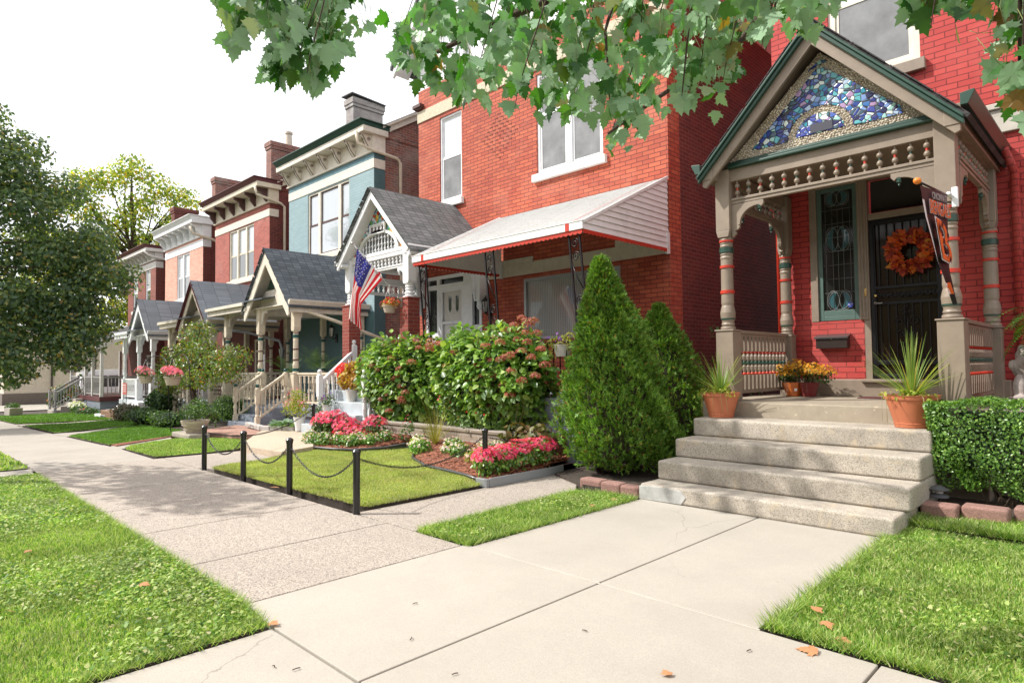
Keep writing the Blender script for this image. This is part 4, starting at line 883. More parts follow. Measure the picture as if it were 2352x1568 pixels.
for k in range(11):
    x = cx2-.66+k*.132; zt = zb2+.52*.88*math.sqrt(max(0, 1-((x-cx2)/(.86*.88))**2))
    if zt-zb2 > .12:
        q = MB(); spindle(q, x, YP, zb2-.02, zb2+.0+min(.25, zt-zb2-.02), 0, R1=.032)
        if zt-zb2 > .27: q.lathe(x, YP, [(zb2+.22, .012), (zt, .012)], 6)
        if zt-zb2 > .38: q.ball((x, YP, zb2+.33), .032)
        q.build('spindle', M['white'], gp2)
b = MB(); b.box(-13.94, -11.71, YP-.06, YP+.05, 4.24, 4.33); b.build('arch_rail', M['white'], H2, bevel=.006)
gable_roof(H2, -12.68, 1.52, 5.72, 4.14, 8.1, YF, M['sh_gray'], M['white'], None, .05, .13)
eave(H2, -11.28, 8.15, YF, 4.22, M['white'], None, 1, .14); eave(H2, -14.15, 8.15, YF, 4.22, M['white'], None, -1, .14)
b = MB(); b.box(-14.0, -11.5, 8.5, YF, 4.28, 4.31); b.build('porch_ceiling', M['offw'], H2)
# ---- awning
AW = thing('awning', 'ribbed white aluminium awning with red scalloped edge over the orange house porch', 'awning', (-8.6, 8.06, 3.8))
ax0, ax1, af, ab = -10.92, -6.37, 8.06, 10.66; zf_, zb_ = 3.92, 5.17
M['alu'] = paint('white_enamelled_aluminium', (.78,.78,.77), .38, var=.07, wear=(.60,.60,.57), bmp=.02)
_nt = M['alu'].node_tree; _g = nd(_nt, 'ShaderNodeNewGeometry'); _mp = nd(_nt, 'ShaderNodeMapping'); _mp.inputs['Scale'].default_value = (9, .8, .8); _nt.links.new(_g.outputs['Position'], _mp.inputs[0]); _n = noise(_nt, 1.0, 6, _mp.outputs[0], .7); _r = ramp(_nt, [(.52, (0,0,0)), (.75, (.4,.4,.4))]); _nt.links.new(_n.outputs[0], _r.inputs[0]); _b = _nt.nodes['Principled BSDF'].inputs['Base Color']; _x = mixc(_nt, _r.outputs[0], _b.links[0].from_socket, (.34,.31,.27)); _nt.links.new(_x.outputs[0], _b)
b = MB(); n = 24
for k in range(n):
    y0, y1 = af+(ab-af)*k/n, af+(ab-af)*(k+1)/n; z0, z1 = zf_+(zb_-zf_)*k/n, zf_+(zb_-zf_)*(k+1)/n
    xl = ax0
    b.prism([(xl, y0, z0+.016), (xl, y1+.008, z1+.002), (xl, y1+.008, z1-.003), (xl, y0, z0+.011)], (ax1-xl, 0, 0))
    b.prism([(xl+.001, y0+.012, z0+.012), (xl+.001, y0+.012, z0-.008), (xl+.001, y0+.018, z0-.008), (xl+.001, y0+.018, z0+.013)], (ax1-xl-.002, 0, 0))
b.build('slats', M['alu'], AW)
b = MB()
for x in (ax0+.34, ax1-.30):
    for k in range(n):
        y0, y1 = af+(ab-af)*k/n, af+(ab-af)*(k+1)/n; z0, z1 = zf_+(zb_-zf_)*k/n, zf_+(zb_-zf_)*(k+1)/n
        b.add([(x-.035, y0+.001, z0+.022), (x+.035, y0+.001, z0+.022), (x+.035, y1-.004, z1+.008), (x-.035, y1-.004, z1+.008)], [(0,1,2,3)])
    b.box(x-.04, x+.04, af-.035, af-.0301, 3.80, 3.93)
b.build('red_stripes', M['redtrim'], AW)
b = MB(); b.box(ax0-.02, ax1+.02, af-.03, af-.001, 3.80, 3.935); b.box(ax0-.03, ax1+.03, af-.04, af-.0, 3.93, 3.945); b.build('front_fascia', M['alu'], AW, bevel=.003)
b = MB(); nz = 46
L_ = (ax1-ax0)/nz
for k in range(nz):
    x = ax0+k*L_
    b.prism([(x, af-.012, 3.80), (x+L_, af-.012, 3.80), (x+L_, af-.012, 3.745), (x+L_*.75, af-.012, 3.728), (x+L_*.5, af-.012, 3.722), (x+L_*.25, af-.012, 3.728), (x, af-.012, 3.745)], (0, .006, 0))
ny = 26; L2 = (ab-af)/ny
for k in range(ny):
    y = af+k*L2
    b.prism([(ax1+.014, y, 3.80), (ax1+.014, y+L2, 3.80), (ax1+.014, y+L2, 3.745), (ax1+.014, y+L2*.5, 3.722), (ax1+.014, y, 3.745)], (.006, 0, 0))
    b.prism([(ax0-.014, y, 3.80), (ax0-.014, y+L2, 3.80), (ax0-.014, y+L2, 3.745), (ax0-.014, y+L2*.5, 3.722), (ax0-.014, y, 3.745)], (-.006, 0, 0))
b.build('scalloped_valance', M['redtrim'], AW)
for x, sg in ((ax1, 1), (ax0, -1)):
    b = MB(); m_ = 13; H_ = zb_-3.80
    for k in range(m_):
        z0, z1 = 3.80+H_*k/m_, 3.80+H_*(k+1)/m_
        def yat(z): return af if z < zf_ else af+(ab-af)*(z-zf_)/(zb_-zf_)
        a, c = yat(z0), yat(z1)
        b.add([(x+sg*.022, a, z0), (x+sg*.022, ab, z0), (x+sg*.004, ab, z1), (x+sg*.004, c, z1), (x-sg*.004, a, z0), (x-sg*.004, ab, z0), (x-sg*.004, ab, z1), (x-sg*.004, c, z1)], [(0,1,2,3), (7,6,5,4), (0,4,5,1), (3,2,6,7)])
    b.bar((x+sg*.02, af, zf_+.0), (x+sg*.02, ab, zb_+.0), .03, .05); b.box(x-.03, x+.03, ab-.06, ab+.03, 3.7, 4.1)
    b.build('side_panel', M['alu'], AW)
b = MB()
for y, z in ((8.1, 3.78), (9.3, 4.4)): b.box(ax0+.05, ax1-.05, y, y+.04, z-.03, z)
for x in (ax0+.06, (ax0+ax1)/2, ax1-.08): b.bar((x, af+.03, zf_-.05), (x, ab, zb_-.06), .03, .03)
b.build('support_rails', plain('grey_aluminium', (.3,.3,.29), .45, .4), AW)
# wrought-iron awning posts
for i, x in enumerate((-10.66, -8.63, -6.58)):
    t = thing('iron_porch_post', ['scrolled black iron post at the left end of the awning', 'scrolled black iron post under the middle of the awning', 'scrolled black iron post at the right end of the awning, beside the evergreen'][i], 'post', (x+.26, 8.1, 1.06), 'iron posts under the awning')
    def lean(z): return x+.27*(3.74-z)/2.68
    q = MB()
    for o in (-.11, .11): q.bar((lean(1.06)+o, 8.1, 1.06), (lean(3.76)+o, 8.1, 3.76), .028, .028, up=(0, 1, 0))
    q.build('upright', M['blackm'], t)
    q = MB()
    for kk in range(3):
        zc = 3.6-kk*.95
        for z_, sg in ((zc, 1), (zc-.22, 1)): scroll(q, (lean(z_), 8.1, z_), .085, sg, .011, start=kk)
        q.tube([(lean(zc-.32)-.1, 8.1, zc-.32), (lean(zc-.5)-.02, 8.1, zc-.55), (lean(zc-.78)+.1, 8.1, zc-.78)], .011, 5)
    q.build('scrollwork', M['blackm'], t)
t = thing('iron_railing', 'low black iron railing on the orange house porch, behind the hydrangeas', 'railing', (-7.5, 8.1, 1.06))
q = MB(); q.box(-8.4, -6.4, 8.09, 8.12, 1.97, 1.995).box(-8.4, -6.4, 8.09, 8.12, 1.16, 1.18).bar((-6.4, 8.1, 1.98), (-6.4, 10.6, 1.98), .03, .02); q.build('rail', M['blackm'], t)
for k in range(14):
    q = MB(); x = -8.32+k*.14; q.box(x-.007, x+.007, 8.097, 8.113, 1.17, 1.98); q.build('bar', M['blackm'], t)
for k in range(14):
    q = MB(); y = 8.25+k*.17; q.box(-6.407, -6.393, y-.007, y+.007, 1.07, 1.98); q.build('bar', M['blackm'], t)
# ---- white steps of the second house
S2 = thing('entrance_steps', 'pale grey steps with white turned handrails leading to the white gabled porch', 'steps', (-12.9, 7.4, 0))
for k, (y, z) in enumerate(((7.0, .33), (7.3, .58), (7.6, .82), (7.86, 1.06))):
    q = MB(); q.box(-13.82, -11.98, y, 7.99, 0 if k == 0 else z-.25+.001, z); q.build('step', M['graypl'], S2, bevel=.012)
for x in (-13.88, -11.93):
    newel(S2, x, 7.5, .12, 1.57, WM, .06, .055); newel(S2, x, 8.42, 1.06, 2.29, WM, .06, .055)
    railing(S2, (x, 7.56), (x, 8.36), .46, 1.30, WM, 7, .026, flat=.22, slope=.68, name='handrail')
# ================================================================ third to sixth houses, down the street
def cornice(parent, x0, x1, z0, z1, yout, mats, brm, n, band=.1, side=.35, capz=.1, scroll_=False, scm=None):
    """bracketed cornice: frieze board, projecting slab, coloured crown, n scrolled brackets"""
    b = MB(); b.box(x0-.03, x1+.03, YF-.05, YF+side, z0, z1-.32)
    b.box(x0-.06, x1+.06, YF-.08, YF+side, z0-.05, z0)
    b.box(x0-.12, x1+.12, yout+.05, YF+side+.05, z1-.32, z1-.14)
    c = b.build('cornice', mats[0], parent, bevel=.01)
    b = MB(); b.prism([(x0-.12, yout+.05, z1-.14), (x0-.12, yout-.06, z1), (x0-.12, YF+side+.1, z1), (x0-.12, YF+side+.1, z1-.14)], (x1-x0+.24, 0, 0)); b.box(x0-.16, x1+.16, yout-.09, YF+side+.12, z1, z1+.035)
    b.build('crown_moulding', mats[1], c, bevel=.005)
    for k in range(n):
        x = x0+.12+(x1-x0-.24)*k/(n-1); q = MB(); H = z1-.32-z0
        q.prism([(x-.05, YF-.05, z1-.33), (x-.05, yout+.1, z1-.33), (x-.05, yout+.1, z1-.33-H*.14), (x-.05, YF-.05-(YF-yout)*.42, z1-.33-H*.32), (x-.05, YF-.05-(YF-yout)*.38, z1-.33-H*.55), (x-.05, YF-.08, z1-.33-H*.98), (x-.05, YF-.05, z1-.33-H)], (.1, 0, 0))
        bo = q.build('bracket', brm, c, bevel=.006)
        if scroll_:
            q = MB()
            for o in (-.056, .056):
                q.tube([(x+o, yout+.12, z1-.37), (x+o, YF-.05-(YF-yout)*.5, z1-.33-H*.3), (x+o, YF-.05-(YF-yout)*.42, z1-.33-H*.5), (x+o, YF-.09, z1-.33-H*.93)], .012, 4)
                scroll(q, (x+o, YF-.14, z1-.33-H*.3), .06, 1, .007, plane='yz')
            for o in (-.03, 0, .03): q.box(x+o-.006, x+o+.006, yout+.09, yout+.1, z1-.33-H*.14, z1-.34)
            q.build('scroll_line', scm, bo)
    return c
def chimney(parent, x0, x1, y0, y1, z0, z1, mat, cap=None, pot=False):
    b = MB(); b.box(x0, x1, y0, y1, z0, z1-.35); b.box(x0-.04, x1+.04, y0-.04, y1+.04, z1-.35, z1-.22).box(x0-.07, x1+.07, y0-.07, y1+.07, z1-.22, z1)
    c = b.build('chimney', mat, parent, bevel=.01)
    if cap:
        q = MB(); q.add([(x0-.1, y0-.15, z1+.16), (x1+.15, y0-.15, z1+.12), (x1+.15, y1+.05, z1+.02), (x0-.1, y1+.05, z1+.08), (x0-.1, y0-.15, z1+.12), (x1+.15, y0-.15, z1+.08), (x1+.15, y1+.05, z1-.02), (x0-.1, y1+.05, z1+.04)], [(0,1,2,3), (7,6,5,4), (0,4,5,1), (1,5,6,2), (2,6,7,3), (3,7,4,0)]); q.box(x0, x1, y0, y1, z1-.01, z1+.05); q.build('cap', cap, c)
    if pot:
        q = MB(); q.lathe((x0+x1)/2, y1-.35, [(z1, .2), (z1+.1, .17), (z1+.6, .14), (z1+.62, .18), (z1+.72, .18), (z1+.74, .12)], 10); q.build('chimney_pot', M['stone'], c)
def mainroof(parent, x0, x1, z0, y0, slope, yr, mat, side, trim):
    b = MB(); zr = z0+slope*(yr-y0)
    b.add([(x0-.1, y0, z0+.02), (x1+.12, y0, z0+.02), (x1+.12, yr, zr+.02), (x0-.1, yr, zr+.02), (x0-.1, 2*yr-y0, z0+.02), (x1+.12, 2*yr-y0, z0+.02)], [(0,1,2,3), (3,2,5,4)])
    b.build('roof', mat, parent)
    b = MB(); b.add([(x1, y0, z0-.3), (x1, yr, zr-.05), (x1, 2*yr-y0, z0-.3)], [(0,1,2)]); b.build('gable', side, parent)
    b = MB(); b.prism([(x1+.02, y0, z0+.0), (x1+.02, y0, z0-.28), (x1+.02, yr, zr-.28), (x1+.02, yr, zr)], (.05, 0, 0)); b.prism([(x1+.0, y0, z0+.0), (x1+.0, y0, z0-.08), (x1+.0, yr, zr-.08), (x1+.0, yr, zr)], (.13, 0, 0)); b.build('rake_board', trim, parent)
HP = []
def row_house(i, label, x0, x1, zt, band, wins, sill, mwall, mside, trim, crown, brm, nb, cornz, wf, yout=10.1, slope=.6, cap=None, pot=False, chm=None, chx=None, chz=12, strip=.38, stripm=None, scroll_=False, bandm=None, frieze_col=None, door=None, zf=.5, chy=13, lowm=None, sashm=None):
    g0 = gz((x0+x1)/2); H = thing('brick_house', label, 'house', ((x0+x1)/2, YF, g0), 'houses along the street')
    b = MB(); dx0, dx1, _, zd = door
    holed(b, x0, x1, g0-1, cornz[0], YF, [(a, c, d, e) for a, c, d, e, *_ in wins]+[(dx0, dx1, zf, zd)], .14)
    shell(b, x0, x1, g0-1, cornz[1]-.1, 22, 1, strip, 2)
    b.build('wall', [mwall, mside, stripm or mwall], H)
    if lowm:  # darker wall colour under the porch: own paint plus porch shade painted in
        b = MB(); holed(b, x0+.01, x1-.01, g0, 3.3, YF-.012, [(dx0, dx1, zf, zd)], .01); b.build('lower_wall_paint_and_shade', lowm, H)
    b = MB(); b.box(x0-.015, x1+.02, YF-.02, YF+strip, band[0], band[1]); b.build('stone_band', bandm or M['creamw'], H, bevel=.006)
    if frieze_col:
        b = MB(); b.box(x0-.01, x1+.01, YF-.01, YF+.02, band[1]+.002, cornz[0]-.055); b.build('frieze_panel', frieze_col, H)
    cornice(H, x0, x1, cornz[0], cornz[1], yout, (trim, crown), brm, nb, side=strip, scroll_=scroll_, scm=M['brownt'])
    for a, c, d, e, lights, up, lo in wins:
        window(H, a, c, d, e, YF, wf, up, lo, .5, .06, .04, sill=.08, sillm=sill, lights=lights, sm=sashm)
    mainroof(H, x0, x1, cornz[1]-.0, YF+.25, slope, 16, M['sh_dark'], mside, trim)
    if chx: chimney(H, chx[0], chx[1], chy, chy+1.35, cornz[1]-.5, chz, chm, cap, pot)
    d = MB(); d.box(dx0, dx0+.1, YF, YF+.1, zf, zd).box(dx1-.1, dx1, YF, YF+.1, zf, zd).box(dx0+.1, dx1-.1, YF, YF+.1, zd-.5, zd-.42).box(dx0, dx1, YF-.01, YF+.1, zd-.08, zd)
    d.build('door_frame', trim, H, bevel=.006)
    d = MB(); d.box(dx0+.1, dx1-.1, YF+.08, YF+.12, zf, zd-.08); dd = d.build('door', M['brownt'], H)
    d = MB(); d.box(dx0+.2, dx1-.2, YF+.07, YF+.08, zf+.9, zd-.6); d.build('pane', M['glass_mid'], dd)
    return H
H3 = row_house(3, 'pale teal painted brick house with a scrolled cream cornice and dark green crown', -22.07, -16.48, 9.04, (7.69, 7.98), [(-20.65, -17.91, 5.42, 7.66, [(-20.58, -19.95), (-19.80, -18.62), (-18.47, -17.98)], 'glass_sky', 'glass_sky')],
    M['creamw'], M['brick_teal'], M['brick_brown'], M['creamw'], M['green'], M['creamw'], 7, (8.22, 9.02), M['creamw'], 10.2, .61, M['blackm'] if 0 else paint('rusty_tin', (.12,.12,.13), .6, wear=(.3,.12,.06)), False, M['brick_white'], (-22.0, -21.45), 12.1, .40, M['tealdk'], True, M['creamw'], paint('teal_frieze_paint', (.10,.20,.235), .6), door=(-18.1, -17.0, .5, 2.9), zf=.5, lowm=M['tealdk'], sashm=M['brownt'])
H4 = row_house(4, 'red brick house with cream cornice, maroon crown and dark carved brackets', -29.15, -23.7, 8.85, (7.47, 7.76), [(-27.6, -25.12, 5.28, 7.44, [(-27.53, -26.82), (-26.7, -25.95), (-25.83, -25.19)], 'glass_sky', 'glass_mid')],
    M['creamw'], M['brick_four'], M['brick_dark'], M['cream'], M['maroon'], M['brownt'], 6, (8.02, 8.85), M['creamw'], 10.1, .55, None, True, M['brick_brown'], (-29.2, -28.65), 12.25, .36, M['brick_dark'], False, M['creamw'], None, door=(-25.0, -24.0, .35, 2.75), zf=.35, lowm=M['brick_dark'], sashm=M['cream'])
H5 = row_house(5, 'salmon brick house with an all white cornice, fourth along from the orange house', -35.99, -30.66, 8.6, (7.27, 7.62), [(-34.2, -32.4, 5.02, 7.24, [(-34.12, -33.38), (-33.24, -32.48)], 'sky_blind', 'glass_mid')],
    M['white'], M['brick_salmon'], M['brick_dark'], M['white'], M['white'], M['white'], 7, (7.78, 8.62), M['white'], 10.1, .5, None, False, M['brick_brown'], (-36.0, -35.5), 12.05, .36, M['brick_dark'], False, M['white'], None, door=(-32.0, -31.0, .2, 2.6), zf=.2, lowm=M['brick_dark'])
H6 = row_house(6, 'brownish red brick house with maroon crown, farthest in the row', -42.77, -37.55, 8.2, (7.10, 7.45), [(-41.7, -40.8, 4.98, 7.08, None, 'sky_blind', 'glass_mid'), (-39.35, -38.45, 4.98, 7.08, None, 'sky_blind', 'glass_mid')],
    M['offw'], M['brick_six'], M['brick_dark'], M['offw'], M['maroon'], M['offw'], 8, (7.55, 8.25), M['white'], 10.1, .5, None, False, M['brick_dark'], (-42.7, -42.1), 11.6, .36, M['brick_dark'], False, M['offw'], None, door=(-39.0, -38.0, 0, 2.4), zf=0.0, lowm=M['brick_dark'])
# downspouts
pipe(H3, [(-16.6, 10.15, 8.7), (-16.58, 10.2, 8.35), (-16.42, 10.62, 8.2), (-16.40, 11.5, 8.12), (-16.40, 11.62, 8.0), (-16.40, 11.65, .2)], .05, M['cream'])
pipe(H3, [(-16.9, 8.6, 3.25), (-16.5, 9.4, 2.95), (-16.42, 11.3, 2.35), (-16.42, 11.6, 2.2)], .05, M['cream'])
pipe(H4, [(-23.65, 10.1, 8.5), (-23.63, 10.15, 8.2), (-23.6, 11.1, 8.0), (-23.6, 11.25, 7.9), (-23.6, 11.28, 0.2)], .05, M['cream'])
pipe(H4, [(-22.95, 8.5, 3.0), (-22.6, 9.4, 2.9), (-22.2, 10.4, 2.6), (-22.2, 10.5, 2.3), (-22.2, 10.5, .3)], .05, plain('galvanised_pipe', (.4,.42,.45), .3, .9))
q = MB(); q.lathe(-22.2, 10.5, [(2.3, .12), (1.95, .06)], 8); q.build('pipe_funnel', plain('galvanised_funnel', (.4,.42,.45), .3, .9), H4)
pipe(H5, [(-30.6, 10.1, 8.1), (-30.55, 10.2, 7.8), (-30.5, 11.1, 7.6), (-30.5, 11.25, 7.5), (-30.5, 11.28, .2)], .06, M['cream'])
pipe(H6, [(-37.5, 10.1, 7.9), (-37.45, 10.3, 7.7), (-37.4, 11.2, 7.55), (-37.4, 11.25, 7.4), (-37.4, 11.28, 0)], .05, M['offw'])
def side_porch(H, cx, hw, apex, eavez, posts, zf, xl, gutz, trim, mats, bands, roofm, rail, rb, boxh=.95, zt=None, plinth=None, cs=(0, 0, 0), crown=None, flatroof=True, floor_m=None, backposts=True, tri_=None, x1f=None):
    xr = posts[-1]; zt = zt or zf+2.1
    b = MB(); b.box(xl+.3 if xl else posts[0]-.2, (x1f or xr+.25), 8.25, YF, zf-.22, zf); f = b.build('porch_floor', floor_m or M['grayp'], H, bevel=.01)
    b = MB(); b.box((xl+.35 if xl else posts[0]-.15), (x1f or xr+.2)-.06, 8.32, YF, gz(cx)-.5, zf-.22); b.build('porch_base', plinth or M['grayp'], H)
    for x in posts: turned_post(H, x, YP, zf, zf+boxh, zt, eavez+.1, mats, .075, .1, .125, bands, n=12)
    if backposts:
        for x in posts: turned_post(H, x, 10.55, zf, zf+boxh, zt, eavez+.05, mats, .06, .08, .1, bands, n=10)
    for i in range(len(posts)):
        for sg in ((1,) if i == 0 else (-1,) if i == len(posts)-1 else (-1, 1)):
            q = MB(); bracket_plate(q, posts[i]+sg*.1, eavez+.02, sg, .34, .42, .05); q.build('corner_bracket', trim, H, bevel=.005)
        q = MB(); bracket_plate(q, 8.55, eavez+.02, 1, .34, .42, .05, y=posts[i], ydir=True); q.build('corner_bracket', trim, H, bevel=.005)
    # beams
    b = MB(); b.box(posts[0]-.1, posts[-1]+.1, YP-.05, YP+.05, eavez+.02, eavez+.14)
    for x in (posts[0], posts[-1]): b.box(x-.05, x+.05, YP+.06, YF, eavez+.02, eavez+.14)
    b.build('beam', trim, H, bevel=.006)
    gable_roof(H, cx, hw, apex, eavez, 8.1, YF, roofm, trim, crown, .05, .26)
    s = (apex-eavez)/hw
    b = MB(); b.prism([(cx-hw*.8, YP+.0, eavez+.15), (cx+hw*.8, YP, eavez+.15), (cx+hw*.8, YP, eavez+.3), (cx+hw*.42, YP, eavez+.62), (cx-hw*.42, YP, eavez+.62), (cx-hw*.8, YP, eavez+.3)], (0, .04, 0))
    b.prism([(cx-.06, YP, eavez+.6), (cx+.06, YP, eavez+.6), (cx+.06, YP, apex-.3), (cx-.06, YP, apex-.3)], (0, .04, 0)); gp = b.build('gable_screen', trim, H, bevel=.006)
    b = MB()
    for k in range(24): b.prism([(cx-hw*.78+k*hw*.065, YP-.005, eavez+.15), (cx-hw*.78+(k+1)*hw*.065, YP-.005, eavez+.15), (cx-hw*.78+(k+.5)*hw*.065, YP-.005, eavez+.11)], (0, .03, 0))
    b.build('scalloped_edge', trim, gp)
    b = MB()
    for sg in (-1, 1): b.prism([(cx+sg*.12, YP+.02, eavez+.66), (cx+sg*hw*.4, YP+.02, eavez+.66), (cx+sg*.12, YP+.02, apex-.45)], (0, .01, 0))
    b.build('gable_inset', tri_ or M['green'], gp)
    eave(H, cx+hw+.0, 8.15, YF, eavez+.13, trim, None, 1, .3)
    if xl is not None:
        b = MB(); b.box(xl, cx-hw+.12, 8.1, 8.2, gutz-.24, gutz); b.box(xl-.04, cx-hw+.12, 8.02, 8.1, gutz-.08, gutz+.02); b.box(xl, xl+.1, 8.2, YF, gutz-.24, gutz); b.build('fascia', trim, H, bevel=.006)
        b = MB(); b.prism([(xl-.02, 8.05, gutz+.022), (xl-.02, YF, gutz+.5), (xl-.02, YF, gutz+.55), (xl-.02, 8.05, gutz+.06)], (cx-xl, 0, 0)); b.build('low_roof', roofm, H)
        b = MB(); b.box(xl+.1, cx+hw-.2, 8.3, YF, gutz-.2, gutz-.17); b.build('porch_ceiling', trim, H)
    if rail:
        rz0, rz1 = zf+.14, zf+.93
        for (p0, p1, n_) in rail: railing(H, p0, p1, rz0, rz1, rb, n_, .022, cs, .3)
TM = [M['cream'], M['tealtrim'], M['maroon']]
b3 = [(.07, .10, 1), (.32, .035, 2), (.58, .035, 2), (.9, .09, 1), (.985, .02, 2)]
side_porch(H3, -18.3, 1.5, 5.06, 3.34, (-21.85, -19.3, -17.0), .52, -22.75, 3.62, M['creamw'], TM, b3, M['sh_blue'], [((-21.7, YP), (-19.45, YP), 17), ((-16.85, YP), (-14.6, YP), 9), ((-21.85, 8.6), (-21.85, 10.5), 12), ((-17.0, 8.6), (-17.0, 10.5), 8)], TM, x1f=-14.5)
MM = [M['cream'], M['maroon'], M['brownt']]
b4 = [(.07, .06, 1), (.32, .03, 2), (.58, .03, 2), (.92, .07, 1)]
side_porch(H4, -24.35, 1.45, 4.72, 3.14, (-27.6, -25.4, -23.2), .35, -27.9, 3.45, M['cream'], MM, b4, M['sh_light'], [((-27.5, YP), (-25.5, YP), 14), ((-23.1, YP), (-22.2, YP), 6), ((-23.2, 8.6), (-23.2, 10.5), 12)], MM, cs=(2, 2, 2), crown=M['maroon'], plinth=M['maroon'], x1f=-22.1, tri_=M['maroon'])
WW = [M['white']]
side_porch(H5, -30.95, 1.4, 4.58, 3.06, (-34.1, -31.9, -29.9), .25, -34.6, 3.3, M['white'], WW, [], M['sh_light'], [((-34.0, YP), (-32.0, YP), 14), ((-29.9, 8.6), (-29.9, 10.5), 10), ((-34.1, 8.6), (-34.1, 10.5), 10)], WW, plinth=M['graypl'], floor_m=M['graypl'], tri_=M['white'])
# sixth house: low porch roof on square posts, grey railing
b = MB(); b.prism([(-43.3, 7.7, 2.85), (-43.3, YF, 4.1), (-43.3, YF, 4.2), (-43.3, 7.7, 2.93)], (7.2, 0, 0)); b.build('porch_roof', M['sh_dark'], H6)
b = MB(); b.box(-43.2, -36.2, 7.75, 7.83, 2.68, 2.85); b.prism([(-36.14, 7.7, 2.62), (-36.14, 7.7, 2.82), (-36.14, YF, 4.08), (-36.14, YF, 3.88)], (.06, 0, 0)); b.build('fascia', M['offw'], H6)
b = MB(); b.box(-43.2, -36.3, 7.9, YF, .08, .3); b.build('porch_floor', M['maroon'], H6, bevel=.01)
b = MB(); b.box(-43.1, -36.4, 7.95, YF, -1.2, .08); b.build('porch_base', M['grayp'], H6)
for x, y in ((-43.0, 8.0), (-39.6, 8.0), (-38.1, 8.0), (-36.4, 8.0), (-43.0, 10.4)):
    b = MB(); b.box(x-.07, x+.07, y-.07, y+.07, .3, 2.7); b.build('porch_post', M['offw'], H6, bevel=.01)
b = MB(); b.box(-43, -36.4, 7.93, 8.07, 2.55, 2.68); b.build('beam', M['brownt'], H6)
GR = [paint('weathered_grey_paint', (.33,.32,.31), .6), M['brownt']]
railing(H6, (-43.0, 8.0), (-41.2, 8.0), .42, 1.28, GR, 12, .02); railing(H6, (-39.7, 8.0), (-36.4, 8.0), .42, 1.28, GR, 22, .02); railing(H6, (-36.4, 8.0), (-36.4, 10.4), .42, 1.28, GR, 14, .02)
# ---- steps of the other houses
def steps_to(label, xa, xb, ys, zs, mat, y_end, name='entrance_steps'):
    S = thing(name, label, 'steps', ((xa+xb)/2, ys[0], gz(xa)))
    for k, (y, z) in enumerate(zip(ys, zs)):
        q = MB(); q.box(xa, xb, y, y_end, gz(xa)-.2 if k == 0 else zs[k-1]+.001, z); q.build('step', mat, S, bevel=.01)
    return S
S3 = steps_to('blue grey painted steps between cream handrails with teal ball finials', -18.75, -17.2, (7.25, 7.55, 7.85), (.12, .30, .50), M['grayp'], 8.25)
for x in (-18.7, -17.22):
    newel(S3, x, 7.45, .02, 1.18, TM, .06, .05, 1); newel(S3, x, 8.25, .52, 1.60, TM, .06, .05, 1)
    railing(S3, (x, 7.5), (x, 8.2), .25, .95, TM, 6, .02, flat=.25, slope=.47, name='handrail')
S4 = steps_to('grey steps with a cream and brown handrail behind the small tree', -25.1, -23.5, (7.2, 7.5, 7.8), (-.02, .16, .34), M['graypl'], 8.25)
for x in (-25.1, -23.5):
    newel(S4, x, 7.3, gz(-24)-.02, .98, MM, .06, .04, 2); railing(S4, (x, 7.35), (x, 8.2), .1, .8, MM, 7, .02, cs=(2, 2, 2), flat=.25, slope=.5, name='handrail')
S5 = steps_to('white painted steps beside the low brick planter', -31.6, -29.9, (6.7, 7.1, 7.5, 7.9), (-.22, -.07, .08, .24), M['white'], 8.3)
S6 = steps_to('grey concrete steps with a grey handrail at the far end of the row', -41.1, -39.8, (6.6, 6.95, 7.3, 7.6), (-.42, -.24, -.06, .12), M['conc_old'], 7.95)
for x in (-41.15, -39.75):
    newel(S6, x, 6.7, gz(-40)-.05, .65, GR, .06, .04, 1); newel(S6, x, 7.95, .3, 1.35, GR, .06, .04, 1); railing(S6, (x, 6.75), (x, 7.9), -.3, .48, GR, 9, .018, flat=.25, slope=.75, name='handrail')
# ================================================================ beyond: plain building, van, kerb
BG = thing('plain_building', 'long low cream rendered building with dark pilaster strips across the side street', 'building', (-56, 6.5, -.66))
b = MB(); b.box(-75, -56, 6.5, 40, -1.0, 4.6); b.build('wall', paint('cream_render', (.62,.55,.45), .85), BG)
b = MB(); b.box(-75.1, -55.9, 6.4, 40.1, -1.0, .05); b.build('plinth', paint('brown_grey_plinth', (.17,.14,.12), .85), BG)
b = MB()
for y in (9.15, 11.8, 14.5, 17.2, 20): b.box(-56.04, -55.9, y, y+.12, .05, 4.6)
b.build('pilaster_strips', paint('dark_brown_strip', (.09,.07,.06), .7), BG)
b = MB(); b.box(-75.2, -55.8, 6.3, 40.2, 4.6, 4.8); b.build('roof_edge', M['brownt'], BG)
b = MB(); b.box(-56.03, -55.95, 9.9, 11.0, 1.5, 2.9); w = b.build('window', M['brownt'], BG); b = MB(); b.box(-55.96, -55.93, 10.0, 10.9, 1.6, 2.8); b.build('pane', M['glass_mid'], w)
VN = thing('parked_van', 'white van parked in the side street behind the grey porch railing', 'van', (-50, 12, -.66), None)
def van_section(y, w, top, bot=.35): return [(-50-w, y, -.66+bot), (-50+w, y, -.66+bot), (-50+w+.02, y, -.66+1.1), (-50+w-.06, y, -.66+top-.3), (-50+w-.2, y, -.66+top), (-50-w+.2, y, -.66+top), (-50-w+.06, y, -.66+top-.3), (-50-w-.02, y, -.66+1.1)]
secs = [van_section(9.55, .85, 1.5), van_section(9.7, .93, 2.15), van_section(9.95, .95, 2.30), van_section(12.8, .95, 2.33), van_section(13.5, .93, 1.25), van_section(14.3, .9, 1.05), van_section(14.5, .8, .8)]
b = MB(); vs = [p for s_ in secs for p in s_]; fs = [list(range(8))[::-1], [(len(secs)-1)*8+k for k in range(8)]]
